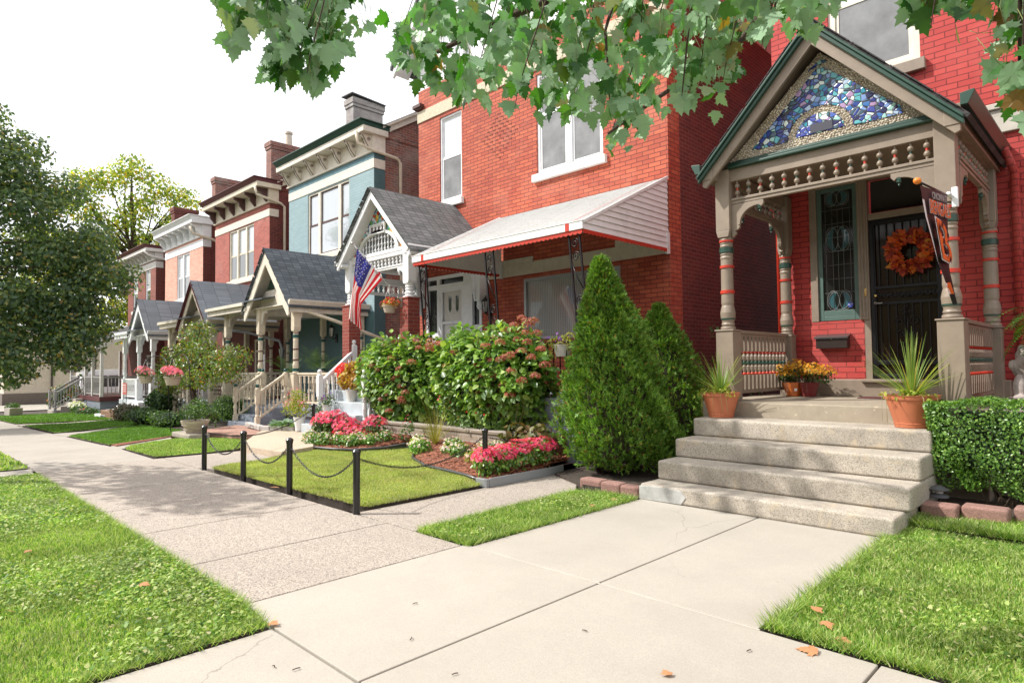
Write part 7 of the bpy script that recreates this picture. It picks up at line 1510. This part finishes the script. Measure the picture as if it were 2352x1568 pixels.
# ---------------------------------------------------------------- hanging baskets, lanterns, chime
def basket(label, x, y, zr, r, cl, rad, nleaf, lm, nf, fm, fsz, hook, mat=None, group='hanging baskets'):
    t = thing('hanging_basket', label, 'hanging basket', (x, y, zr-.2), group); b = MB(); b.lathe(x, y, [(zr-r*1.1, r*.68), (zr-r*1.05, r*.72), (zr-.03, r*.95), (zr-.03, r*1.04), (zr, r*1.06), (zr, r*.9)], 20); b.build('pot', mat or M['pot'], t)
    b = MB()
    for k in range(3): a = 2*PI*k/3+.4; b.tube([(x+r*math.cos(a), y+r*math.sin(a), zr), (x, y, hook)], .004, 4)
    b.build('hanger', M['offw'], t); cc = [(x+a, y+bb, zr+c) for a, bb, c in cl]
    fobj('foliage', clumps(cc, rad, nleaf, OVAL, (.03, .065), shell=.1), lm, t)
    C = np.array(cc); Rr = np.array(rad); idx = rng.integers(0, len(C), nf); d = rnd(nf); d[:, 2] = np.abs(d[:, 2]); P = C[idx]+d*Rr[idx]; nr = unit(d+rng.normal(0, .3, (nf, 3)))
    if nf: o = fobj('flowers', leaves(P, unit(np.cross(nr, rnd(nf))), nr, rng.uniform(*fsz, nf), *PETAL4), fm, t); nf < 60 and tag(o, kind='stuff')
    return t
basket('cream hanging basket with sparse plants under the right end of the awning', -6.75, 9.3*6.75/6.27*.93, 3.0, .17, [(0, 0, .05), (.1, 0, .07), (-.1, 0, .05)], [(.15, .15, .09)]*3, 200, LM['shrub'], 8, LM['orange'], (.03, .045), 3.5)
q = MB(); q.tube([(-6.75, 9.3, 3.5), (-6.75, 9.3, 4.3)], .005, 4); 
basket('hanging basket of bright red geraniums at the white porch', -11.95, 8.15, 2.98, .15, [(0, 0, .06), (.14, 0, .05), (-.13, 0, .02)], [(.15, .13, .12)]*3, 260, LM['coleus'], 70, LM['red'], (.03, .05), 3.45)
for x, y, lab, r in ((-20.55, 5.62, 'pink flowering basket on the left iron hook, partly behind the tree branches', .19), (-18.15, 5.60, 'cream basket overflowing with pink flowers on the right iron hook', .21)):
    basket(lab, x, y, 1.42, r, [(0, 0, .1), (.18, 0, .06), (-.18, 0, .07), (0, -.1, .14)], [(.2, .18, .14)]*4, 260 if x > -19 else 420, LM['shrub'], 330 if x > -19 else 120, LM['pink'], (.05, .08), 1.9)
for x, y, xt, lab in ((-18.3, 5.61, -20.55, 'black shepherd hook holding the left pink basket'), (-16.5, 5.57, -18.15, 'black shepherd hook holding the right pink basket')):
    q = MB(); zt_ = 1.86; q.tube([(x, y, -.05), (x-.25, y, 1.2), (x-.35, y, 1.75)]+[(x-.35-(abs(x-xt)-.35)/2*(1-math.cos(k*PI/8)), y, 1.75+.24*math.sin(k*PI/8)) for k in range(1, 9)]+[(xt, y, 1.9)], .012, 6)
    solo(q, 'shepherd_hook', M['blackm'], lab, 'hook', 'shepherd hooks', base=(x, y, 0))
def lantern(label, x, y, z, s=1, parent=None):
    t = thing('wall_lantern', label, 'lantern', (x, y, z), 'porch wall lanterns'); b = MB(); b.box(x-.05*s, x+.05*s, y-.02, y, z-.25*s, z-.02*s).tube([(x, y-.02, z-.1*s), (x, y-.09*s, z-.16*s), (x, y-.14*s, z-.12*s)], .012*s, 6); b.build('wall_plate', M['blackm'], t)
    b = MB(); yy = y-.15*s; b.lathe(x, yy, [(z-.12*s, .03*s), (z-.1*s, .055*s), (z-.09*s, .055*s)], 6, sm=False); b.lathe(x, yy, [(z+.14*s, .10*s), (z+.16*s, .085*s), (z+.22*s, .03*s), (z+.25*s, .012*s), (z+.28*s, .012*s)], 6, sm=False)
    for k in range(6): a = PI/3*k; b.tube([(x+.052*s*math.cos(a), yy+.052*s*math.sin(a), z-.09*s), (x+.08*s*math.cos(a), yy+.08*s*math.sin(a), z+.14*s)], .005*s, 4)
    b.build('cage', M['blackm'], t); b = MB(); b.lathe(x, yy, [(z-.09*s, .047*s), (z+.14*s, .075*s)], 6, sm=False); b.build('glass', plain('lantern_glass', (.3,.32,.3), .15, coat=1), t); return t
lantern('black lantern on the brick between the white door and the picture window', -11.35, YF-.01, 3.02, 1.1); lantern('black lantern on the dark teal wall beside the door', -18.95+.3, YF-.03, 2.72, 1.2)
t = thing('wind_chime', 'thin glass wind chime hanging by the left end of the awning', 'wind chime', (-13.0, 9.6, 3.6)); b = MB(); b.tube([(-12.95, 9.6, 3.9), (-12.95, 9.6, 2.9)], .004, 4)
for k in range(9): b.ball((-12.95, 9.6, 3.55-k*.07), .018 if k else .04, 0, 6, 4, (1, 1, 1.4))
b.build('beads', plain('coloured_glass', (.4,.5,.5), .1, coat=1), t)
q = MB()
for i in range(16): q.tube([(-9.9+.006*math.cos(a*PI/3), 9.2, 4.28-i*.028+.012*math.sin(a*PI/3)) for a in range(6)], .003, 4, closed=True)
solo(q, 'hanging_chain', M['steel'], 'short empty chain hanging from the awning frame', 'chain')
# ---------------------------------------------------------------- beside the steps
LP = thing('path_light', 'small grey two tiered garden path light by the hedge', 'path light', (-1.52, 7.62, .12)); b = MB(); b.tube([(-1.52, 7.62, .1), (-1.52, 7.62, .26)], .009, 8); b.build('stake', M['blackm'], LP)
for z in (.235, .305): b = MB(); b.lathe(-1.52, 7.62, [(z, .088), (z+.012, .09), (z+.045, .03), (z+.05, .0)], 18); b.build('shade', paint('grey_resin', (.10,.10,.11), .4), LP)
b = MB(); b.lathe(-1.52, 7.62, [(z0, r_) for z0, r_ in ((.245, .036), (.31, .04))], 14); b.build('lens', plain('frosted_lens', (.5,.5,.5), .3), LP)
ST = ['first reddish edging stone against the right side of the steps', 'second reddish edging stone to the right of the steps', 'third reddish edging stone, cut by the right edge of the picture']
for i, (x0, x1, y) in enumerate(((-1.62, -1.31, 7.28), (-1.295, -.93, 7.36), (-.915, -.55, 7.50))):
    b = MB(); b.box(x0, x1, y, y+.2, -.02, .22+.01*i); o = solo(b, 'edging_stone', M['pinkst'] if 'pinkst' in M else M.setdefault('pinkst', concrete('reddish_concrete_block', (.30,.165,.135), .35, 110, (.2,.13,.11), .5, .6)), ST[i], 'edging stone', 'reddish edging stones', bevel=.03); o.modifiers['bevel'].segments = 4
for i, (x0, x1, y, lab) in enumerate(((-5.35, -5.0, 6.62, 'dark red edging stone below the tall evergreen, nearest the path'), (-4.98, -4.68, 6.58, 'middle red edging stone between evergreen and steps'), (-4.66, -4.38, 6.55, 'red edging stone touching the left of the bottom step'))):
    b = MB(); b.box(x0, x1, y, y+.18, -.02, .12); o = solo(b, 'edging_stone', M['pinkst'], lab, 'edging stone', 'reddish edging stones', bevel=.028)
# stone lion
DX = .05
LI = thing('stone_lion', 'carved pale stone lion partly cut by the right edge above the hedge', 'statue', (-.93, 8.9, .13)); lm = paint('carved_limestone', (.40,.34,.31), .85, var=.45, wear=(.26,.21,.19), bmp=1.0, scale=9)
bmv = MB(); bmv.box(-1.13, -.5, 8.6, 9.4, .13, 1.18); bmv.build('pedestal', lm, LI, bevel=.02)
b = MB(); b.ball((-.88, 9.05, 1.38), .24, 0, 20, 14, (.8, 1.1, 1.0)); b.ball((-.90, 8.9, 1.56), .17, 0, 20, 14, (.95, .85, 1.0)); b.ball((-.91, 8.78, 1.58), .10, 0, 16, 10, (.85, .9, 1)); b.ball((-.92, 8.70, 1.545), .055, 0, 12, 8, (1, .9, .8))
for sx_ in (-.09, .07): b.ball((-.90+sx_, 8.86, 1.70), .035, 0, 10, 6); b.ball((-.92+sx_*.45, 8.70, 1.60), .018, 0, 8, 6)
for k in range(34):
    a = k*2.4; rr_ = .15+.03*(k % 3); b.ball((-.90+rr_*math.cos(a)*.9, 8.9+.03*(k % 4)-.04, 1.54+rr_*math.sin(a)*1.05), .05, 0, 8, 6, (.8, .7, 1.2))
for sx_ in (-.12, .1): b.ball((-.90+sx_, 8.78, 1.30), .07, 0, 12, 8, (.9, 1, 2.2)); b.ball((-.90+sx_, 8.72, 1.20), .07, 0, 12, 8, (.9, 1.3, .5))
b.v = [(x+DX, y, z) for x, y, z in b.v]; me = b.mesh('body'); o = finish(me, lm, 'body', LI, None); rm = o.modifiers.new('remesh', 'REMESH'); rm.mode = 'VOXEL'; rm.voxel_size = .012; rm.use_smooth_shade = True
FN = thing('hanging_fern', 'green fern fronds reaching in from the right edge beside the porch', 'fern', (-.62, 9.0, 2.0)); fv = []; 
Vv, Ff, off = [], [], 0
for k in range(40):
    a = random.uniform(PI*.6, PI*1.9); L_ = random.uniform(.45, .8); e = random.uniform(.1, 1.0); p = Vector((-.62, 9.0, 2.02)); d = Vector((math.cos(a)*math.cos(e), math.sin(a)*math.cos(e), math.sin(e)))
    for s_ in range(22):
        p = p+d*L_/22; d = (d+Vector((0, 0, -.09))).normalized(); sd_ = d.cross(Vector((0, 0, 1))).normalized(); wl = .085*math.sin(PI*(s_+1)/23)**.7
        for sg in (-1, 1):
            q0 = p; q1 = p+sd_*sg*wl+d*.02; n_ = len(Vv); Vv += [tuple(q0-d*.005), tuple(q0+d*.006), tuple(q1+d*.004), tuple(q1-d*.003)]; Ff.append((n_, n_+1, n_+2, n_+3))
finish(npmesh('fronds', np.array(Vv), np.array(Ff)), LM['fern'], 'fronds', FN, None); pot(FN, -.62, 9.0, 1.8, .12, .17, .2, M['pot'])
flowers('climbing_rose', 'leafy rose shoots rising behind the left porch railing', 'shrub', [(-4.75, 9.4, 1.0), (-4.9, 9.7, 1.5), (-4.7, 9.2, .6), (-5.0, 9.8, 2.15), (-4.72, 10.0, 2.05), (-4.55, 10.2, 1.3)], [(.22, .3, .35), (.2, .3, .3), (.2, .3, .35), (.16, .16, .1), (.2, .1, .08), (.15, .3, .5)], 900, LM['deepgreen'], (.03, .06), 8, LM['orange'], (.02, .03), base=(-4.8, 9.7, 0))
# fallen leaves
fl = [(-5.21,1.41,.05,.08,'curled brown leaf lying in the middle of the left lawn'), (-6.89,1.0,.05,.07,'pale brown leaf at the left edge of the left lawn, upper one'), (-5.27,.65,.05,.07,'brown leaf at the far left edge, lower down the left lawn'), (-3.93,1.79,.01,.075,'small red brown leaf where lawn, joint and concrete meet'), (-4.42,6.15,.03,.1,'orange leaf at the tip of the grass wedge by the bottom step'), (-4.40,5.71,.03,.08,'orange leaf on the inner border of the grass wedge'), (-1.52,4.18,.05,.09,'upper orange oak leaf in the right lawn corner'), (-1.41,4.05,.05,.09,'second orange leaf in the right lawn corner'), (-1.3,3.9,.03,.1,'tan leaf at the soil rim of the right lawn'), (-1.33,3.70,.008,.12,'large orange oak leaf on the concrete by the right lawn'), (-1.78,2.9,.008,.07,'small pale leaf at the bottom of the concrete walk'), (-1.30,7.7,.15,.12,'dry brown leaf on the soil under the hedge, left one'), (-1.12,7.75,.15,.1,'dry brown leaf on the soil under the hedge, right one'), (-8.25,3.79,.02,.13,'grey dried leaf at the lawn rim beside the third bollard')]
dl = leafmat('dry_leaf', [(0, (.40,.16,.06)), (.5, (.48,.22,.10)), (1, (.35,.22,.14))], trans=.1, rough=.7)
for x, y, z, s_, lab in fl:
    V, F = leaves(np.array([[x, y, z+.012]]), unit(rng.normal(0, 1, (1, 3))*np.array([1, 1, .1])), np.array([[.15, -.1, 1.]]), np.array([s_]), *MAPLE)
    o = fobj('fallen_leaf', (V, F), dl, None, (x, y, z)); tag(o, lab, 'leaf', 'fallen leaves')
for i, (x, y, L_) in enumerate(((-2.46, 3.05, .05), (-2.6, 2.15, .05), (-3.1, 2.25, .06), (-3.35, 1.55, .04), (-3.25, 1.6, .06), (-3.55, 2.6, .05), (-1.62, 3.45, .05))):
    b = MB(); a = random.random()*3; L_ *= .7; b.tube([(x, y, .010), (x+L_*.5*math.cos(a), y+L_*.5*math.sin(a), .014), (x+L_*math.cos(a+.2), y+L_*math.sin(a+.2), .009)], .003, 5)
    solo(b, 'twig', M['bark'], ['tiny twig nearest the long joint crossing', 'tiny twig left of the central joint', 'thin twig in the left concrete panel', 'first twig on the apron by the left lawn', 'second twig on the apron by the left lawn', 'speck of bark near the aggregate joint', 'short twig near the right lawn corner'][i], 'twig', 'bits of twig on the concrete', base=(x, y, 0))
# ================================================================ gardens of the houses farther along
def bush(label, c, rad, n, shape, sz, mat, name='shrub', cat='shrub', group=None, core=True):
    t = thing(name, label, cat, (c[0], c[1], gz(c[0])), group); cl = []; 
    for k in range(9): d = Vector((random.uniform(-1, 1), random.uniform(-1, 1), random.uniform(-.4, 1))).normalized(); cl.append((c[0]+d.x*rad[0]*.45, c[1]+d.y*rad[1]*.45, c[2]+d.z*rad[2]*.4))
    fobj('foliage', clumps(cl+[c], [(rad[0]*.62, rad[1]*.62, rad[2]*.62)]*9+[(rad[0]*.85, rad[1]*.85, rad[2]*.85)], n, shape, sz, shell=.45), mat, t)
    b = MB(); b.tube([(c[0], c[1], gz(c[0])-.05), (c[0]+.05, c[1], c[2])], [.04, .02], 6); b.build('stem', M['bark'], t)
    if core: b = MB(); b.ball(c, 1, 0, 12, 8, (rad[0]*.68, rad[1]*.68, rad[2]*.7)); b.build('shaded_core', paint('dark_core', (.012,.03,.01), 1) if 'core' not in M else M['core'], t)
    return t
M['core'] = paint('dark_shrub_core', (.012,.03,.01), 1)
bush('clipped round boxwood ball beside the cream stair handrail', (-19.3, 7.55, .42), (.62, .55, .48), 5200, SMALL, (.03, .055), LM['box'], 'round_boxwood')
bush('dark leafy shrub under the left hanging basket', (-24.0, 7.1, .45), (.85, .6, .6), 2200, OVAL, (.07, .14), LM['deepgreen'], group='shrubs before the far porches')
bush('low grey green plants left of the small tree', (-23.0, 6.2, .12), (1.1, .5, .35), 1800, OVAL, (.05, .1), LM['shrub'], group='shrubs before the far porches')
bush('low spreading plants at the lawn edge under the small tree', (-21.0, 6.3, .1), (1.1, .5, .33), 1700, OVAL, (.05, .1), LM['shrub'], group='shrubs before the far porches')
bush('dull purple green sedum mound by the white steps', (-26.3, 6.6, .05), (1.2, .5, .4), 1800, OVAL, (.05, .1), leafmat('sedum', [(0, (.10,.11,.06)), (1, (.22,.17,.13))], trans=.1), group='shrubs before the far porches')
bush('rose bush with sparse leaves between the planter and the boxwood ball', (-18.3, 6.5, .35), (.7, .5, .45), 420, OVAL, (.05, .09), LM['shrub'], core=False)
bush('green shrub with orange tips at the far end of the lawns', (-42.0, 7.6, .1), (1.3, .9, .95), 2600, OVAL, (.10, .2), leafmat('orange_tipped', [(0, (.05,.11,.03)), (.7, (.12,.2,.05)), (1, (.5,.16,.05))], trans=.3), group='shrubs before the far porches')
flowers('white_flower_mound', 'small mound of white flowers below the grey porch steps', 'flowers', [(-37.8, 7.3, -.25), (-37.2, 7.3, -.25), (-38.4, 7.35, -.25)], [(.5, .35, .28)]*3, 700, LM['shrub'], (.06, .11), 110, LM['whitef'], (.08, .12))
for x, lab in ((-29.5, 'dark ground plants left of the brick planter'), (-34.5, 'weedy plants along the far kerb')): flowers('border_plants', lab, 'plants', [(x, 7.2, gz(x)+.15), (x-1, 7.1, gz(x)+.12)], [(.6, .35, .2)]*2, 700, LM['deepgreen'], (.06, .12), 4, LM['red'], (.05, .08))
# big round planter and stone block at the small tree
t = thing('potted_shrub', 'shrub in a cream ribbed planter on a grey stone block by the bollards', 'potted plant', (-15.95, 5.45, .1)); pot(t, -15.95, 5.42, .11, .20, .31, .29, M['pot'], rim=.04)
b = MB()
for z in (.2, .3): b.lathe(-15.95, 5.42, [(z-.006, .255 if z < .25 else .29), (z, .262 if z < .25 else .297), (z+.006, .255 if z < .25 else .29)], 24)
b.build('rib', M['pot'], t)
fobj('foliage', clumps([(-15.95, 5.42, .6), (-16.2, 5.4, .66), (-15.7, 5.45, .68), (-15.95, 5.5, .8)], [(.26, .25, .16)]*4, 900, OVAL, (.035, .065), shell=.2), LM['shrub'], t)
b = MB(); b.tube([(-15.95, 5.42, .36), (-15.9, 5.42, .85)], .008, 4).tube([(-15.95, 5.42, .36), (-16.1, 5.42, .8)], .007, 4); b.build('stem', M['bark'], t)
b = MB(); b.box(-16.75, -15.55, 5.15, 5.62, -.02, .105); solo(b, 'stone_block', M['step'], 'rough grey stone block carrying the cream planter', 'stone block', base=(-16.1, 5.4, 0), bevel=.03)
b = MB(); ctrl = [(-16.65, 6.95), (-15.15, 6.70), (-14.05, 7.30)]
for i in range(9):
    t0 = i/9; t1 = (i+.94)/9; f = lambda t: (ctrl[0][0]+(ctrl[1][0]-ctrl[0][0])*min(1, t*1.7), ctrl[0][1]+(ctrl[1][1]-ctrl[0][1])*min(1, t*1.7)) if t < 1/1.7 else (ctrl[1][0]+(ctrl[2][0]-ctrl[1][0])*(t-1/1.7)/(1-1/1.7), ctrl[1][1]+(ctrl[2][1]-ctrl[1][1])*(t-1/1.7)/(1-1/1.7))
    p, q_ = f(t0), f(t1); b.bar((p[0], p[1], .16), (q_[0], q_[1], .16), .14, .12)
solo(b, 'stone_edging', concrete('pale_granite', (.48,.46,.43), .4, 90, (.3,.28,.26), .5, .8), 'pale rough stone edging round the bed by the blue grey steps', 'stone edging', base=(-15.2, 6.8, .1), bevel=.02)
t = thing('hosta', 'big grey green cabbage-like leaves beside the stone edging', 'plant', (-14.9, 7.2, .15)); n = 60; a = rng.uniform(0, 6.28, n); out = np.stack([np.cos(a), np.sin(a), rng.uniform(.1, .8, n)], 1)
fobj('foliage', leaves(np.array([-14.9, 7.15, .16])+out*rng.uniform(.03, .28, (n, 1))*np.array([1.5, .7, .5]), unit(out+np.array([0, 0, .1])), unit(np.array([[0, 0, 1.]])+rng.normal(0, .3, (n, 3))), rng.uniform(.16, .28, n), *BROAD), leafmat('blue_green_leaf', [(0, (.14,.24,.15)), (1, (.26,.36,.24))], trans=.2), t)
# pots on and beside the white steps
def simple_pot_plant(label, x, y, z, r0, r1, h, cl, rad, nl, lm, nf, fm, fs, potm, shape=OVAL, lsz=(.03, .06)):
    t = thing('potted_plant', label, 'potted plant', (x, y, z)); pot(t, x, y, z, r0, r1, h, potm, rim=.02); cc = [(x+a, y+b_, z+c) for a, b_, c in cl]
    fobj('foliage', clumps(cc, rad, nl, shape, lsz, shell=.15), lm, t)
    if nf:
        C = np.array(cc); Rr = np.array(rad); idx = rng.integers(0, len(C), nf); d = rnd(nf); d[:, 2] = np.abs(d[:, 2]); d = unit(d+np.array([0, -.3, 0])); P = C[idx]+d*Rr[idx]*1.05; nr = unit(d+rng.normal(0, .3, (nf, 3))); o = fobj('flowers', leaves(P, unit(np.cross(nr, rnd(nf))), nr, rng.uniform(*fs, nf), *PETAL4), fm, t); nf < 60 and tag(o, kind='stuff')
simple_pot_plant('lime leaved plant with pink flowers in a white pot left of the white newel', -14.1, 7.1, .14, .09, .14, .32, [(0, 0, .6), (-.2, 0, .62), (.15, 0, .52), (-.1, 0, .8), (-.35, -.05, .5)], [(.25, .22, .2)]*5, 1100, LM['lime'], 90, LM['pink'], (.03, .05), M['white'])
simple_pot_plant('pot of bright red geraniums behind the white handrail', -13.65, 8.0, 1.05, .1, .14, .22, [(0, 0, .45), (.1, 0, .35)], [(.2, .18, .2)]*2, 260, LM['shrub'], 260, LM['red'], (.04, .06), M['offw'])
simple_pot_plant('golden brown coleus on the white steps behind the handrail', -12.95, 7.8, .82, .1, .15, .28, [(0, 0, .55), (.25, 0, .5), (-.25, 0, .5), (.1, 0, .75)], [(.26, .22, .2)]*4, 1000, LM['coleus'], 0, None, (0, 0), M['offw'], BROAD, (.05, .1))
simple_pot_plant('striped purple petunias on the lower white step', -13.4, 7.42, .58, .09, .12, .18, [(0, 0, .25), (-.18, -.05, .12), (.1, 0, .3), (-.25, -.1, .0)], [(.2, .18, .15)]*4, 420, LM['shrub'], 40, LM['violet'], (.035, .055), M['offw'])
simple_pot_plant('loose orange blossoms at the right rail of the white steps', -12.0, 7.9, .9, .09, .13, .25, [(0, 0, .5), (0, 0, .85), (.15, 0, .65)], [(.18, .18, .25)]*3, 500, LM['shrub'], 40, LM['orange'], (.04, .06), M['offw'])
simple_pot_plant('purple petunias spilling over the iron railing by the tall evergreen', -6.9, 8.15, 1.75, .12, .16, .2, [(0, 0, .2), (-.2, -.05, .15), (.2, 0, .25)], [(.22, .18, .2)]*3, 380, LM['lime'], 40, LM['violet'], (.035, .055), M['offw'])
# palms on the teal porch
def palm(label, x, y, z, h, nfr, potm, pr=.16):
    t = thing('potted_palm', label, 'potted palm', (x, y, z), 'potted palms on the teal porch'); b = MB(); b.lathe(x, y, [(z, pr*.6), (z+.1, pr*.95), (z+.22, pr*1.15), (z+.36, pr*.85), (z+.4, pr), (z+.4, pr*.8)], 18); b.build('urn', potm, t)
    Vv, Ff = [], []
    for k in range(nfr):
        a = random.uniform(0, 6.28); e = random.uniform(.7, 1.4); L_ = h*random.uniform(.7, 1.1); p = Vector((x, y, z+.38)); d = Vector((math.cos(a)*math.cos(e), math.sin(a)*math.cos(e), math.sin(e)))
        for s_ in range(16):
            p = p+d*L_/16; d = (d+Vector((math.cos(a)*.04, math.sin(a)*.04, -.05))).normalized(); sd_ = d.cross(Vector((.01, 0, 1))).normalized(); wl = .2*math.sin(PI*min(1, (s_+2)/17))
            if s_ < 4: wl = .01
            for sg in (-1, 1):
                q1 = p+sd_*sg*wl+d*wl*.8-Vector((0, 0, .03)); n_ = len(Vv); Vv += [tuple(p-d*.012), tuple(p+d*.012), tuple(q1)]; Ff.append((n_, n_+1, n_+2))
    finish(npmesh('fronds', np.array(Vv), np.array(Ff)), LM['strap'] if 0 else LM['shrub'], 'fronds', t, None)
palm('palm in a cream urn standing right of the banded cream post', -16.85, 9.0, .95, 1.35, 16, M['cream']); palm('drooping palm between the banded cream posts', -18.3, 8.9, .95, 1.1, 12, M['cream'])
for x, z in ((-16.85, .52), (-18.3, .52)):
    b = MB(); b.box(x-.18, x+.18, (9.0 if x > -17 else 8.9)-.18, (9.0 if x > -17 else 8.9)+.18, z+.38, z+.43)
    for a in (-.15, .15):
        for c in (-.15, .15): b.box(x+a-.015, x+a+.015, (9.0 if x > -17 else 8.9)+c-.015, (9.0 if x > -17 else 8.9)+c+.015, z, z+.38)
    solo(b, 'plant_stand', M['offw'], 'small stand under the cream urn' if x > -17 else 'small stand under the drooping palm', 'plant stand', base=(x, 8.9, z))
# chairs on the teal porch
def porch_chair(label, x, y, z, rz, mat):
    t = thing('porch_chair', label, 'chair', (x, y, z), 'chairs on the teal porch'); R3 = Matrix.Rotation(rz, 3, 'Z'); O = Vector((x, y, z))
    def seg(p, q_, w_, h_, mb): mb.bar(O+R3 @ Vector(p), O+R3 @ Vector(q_), w_, h_)
    for p in ((-.25, -.22), (.25, -.22), (-.25, .25), (.25, .25)): b = MB(); b.tube([O+R3 @ Vector((p[0], p[1], 0)), O+R3 @ Vector((p[0]*.95, p[1]*.95, .42))], .018, 6); b.build('leg', mat, t)
    b = MB(); seg((0, -.26, .42), (0, .26, .40), .54, .035, b); b.build('seat', mat, t, bevel=.008)
    b = MB()
    for k in range(5): seg((-.2+k*.1, .26, .42), (-.23+k*.115, .42, 1.0), .075, .02, b)
    seg((-.27, .40, .95), (.27, .40, .95), .03, .06, b); b.build('backrest', mat, t, bevel=.005)
    for s_ in (-1, 1): b = MB(); seg((s_*.28, -.24, .63), (s_*.28, .32, .63), .06, .025, b); seg((s_*.28, -.2, .0), (s_*.28, -.2, .62), .03, .04, b); b.build('armrest', mat, t, bevel=.005)
porch_chair('pale slatted chair at the right end of the teal porch', -15.6, 9.2, .52, .6, paint('pale_grey_chair', (.42,.42,.42), .5)); porch_chair('cream seated chair behind the teal stair rail', -17.9, 9.6, .52, -.3, M['cream'])
# yard sign, brick planter, stone urn and kerb for the far end
t = thing('yard_sign', 'small red and white yard sign on thin stakes by the brick planter', 'sign', (-28.3, 7.0, -.25)); b = MB(); b.box(-28.55, -28.0, 6.99, 7.01, .65, 1.1); b.build('panel', [paint('faded_red_sign', (.5,.10,.07), .5)], t)
b = MB(); b.box(-28.5, -28.05, 6.985, 6.989, .92, .94).box(-28.5, -28.05, 6.985, 6.989, .84, .86).box(-28.5, -28.05, 6.985, 6.989, .76, .78).box(-28.5, -28.05, 6.985, 6.989, 1.0, 1.03); b.build('print_lines', M['white'], t)
b = MB()
for x in (-28.5, -28.05): b.tube([(x, 7.0, -.3), (x, 7.0, 1.1)], .01, 5)
b.build('stakes', M['blackm'], t)
b = MB(); 
for k in range(3):
    z = -.32+k*.1
    for i in range(7): b.box(-30.6+i*.27, -30.6+i*.27+.255, 6.7, 6.85, z, z+.092)
    for i in range(3): b.box(-30.6, -30.47, 6.87+i*.27, 6.87+i*.27+.25, z, z+.092)
    for i in range(3): b.box(-28.84, -28.71, 6.87+i*.27, 6.87+i*.27+.25, z, z+.092)
solo(b, 'brick_planter', paint('tan_block', (.30,.17,.11), .85, var=.3), 'low square planter of brown blocks beside the white steps', 'planter', base=(-29.6, 7, -.32), bevel=.01)
t = thing('stone_trough', 'weathered grey trough planter at the far left lawn corner', 'planter', (-38.5, 4.9, -.5)); b = MB(); b.prism([(-39.3, 4.6, -.52), (-37.8, 4.6, -.52), (-37.65, 4.6, -.12), (-39.45, 4.6, -.12)], (0, .5, 0)); b.build('trough', M['conc_old'], t, bevel=.02)
fobj('foliage', clumps([(-38.9, 4.85, -.05), (-38.2, 4.85, -.05)], [(.5, .25, .15)]*2, 420, OVAL, (.06, .11)), LM['deepgreen'], t)
# trees and a house front on the opposite side of the street (only seen mirrored in the windows)
for i, (x, s_) in enumerate(((-6, 1.0), (3, 1.15), (-18, .9))):
    t = thing('opposite_tree', ['tree across the road behind the viewer, middle one', 'tree across the road behind the viewer, right one', 'tree across the road behind the viewer, far one'][i], 'tree', (x, -15, -.1), 'trees across the road'); cl = [(x+random.uniform(-2.5, 2.5)*s_, -15+random.uniform(-1.5, 1.5), 5*s_+random.uniform(-2, 2.2)) for k in range(9)]
    b = MB(); b.tube([(x, -15, -.1), (x+.1, -15, 2), (x, -15, 5*s_)], [.25, .2, .1], 8); b.build('trunk', M['bark'], t); fobj('crown', clumps(cl, [(1.7, 1.5, 1.3)]*9, 2600, SMALL, (.3, .5)), LM['street'], t)
t = thing('opposite_house', 'brick row across the road behind the viewer', 'building', (-8, -20, -.1)); b = MB(); b.box(-45, 25, -32, -20, -.1, 9); b.build('wall', M['brick_six'], t)
b = MB()
for k in range(16): b.box(-43+k*4.2, -41.6+k*4.2, -20.05, -19.97, 1.2, 3.2); b.box(-43+k*4.2, -41.6+k*4.2, -20.05, -19.97, 5, 7.2)
tag(b.build('window', M['glass_sky'], t), kind='stuff')
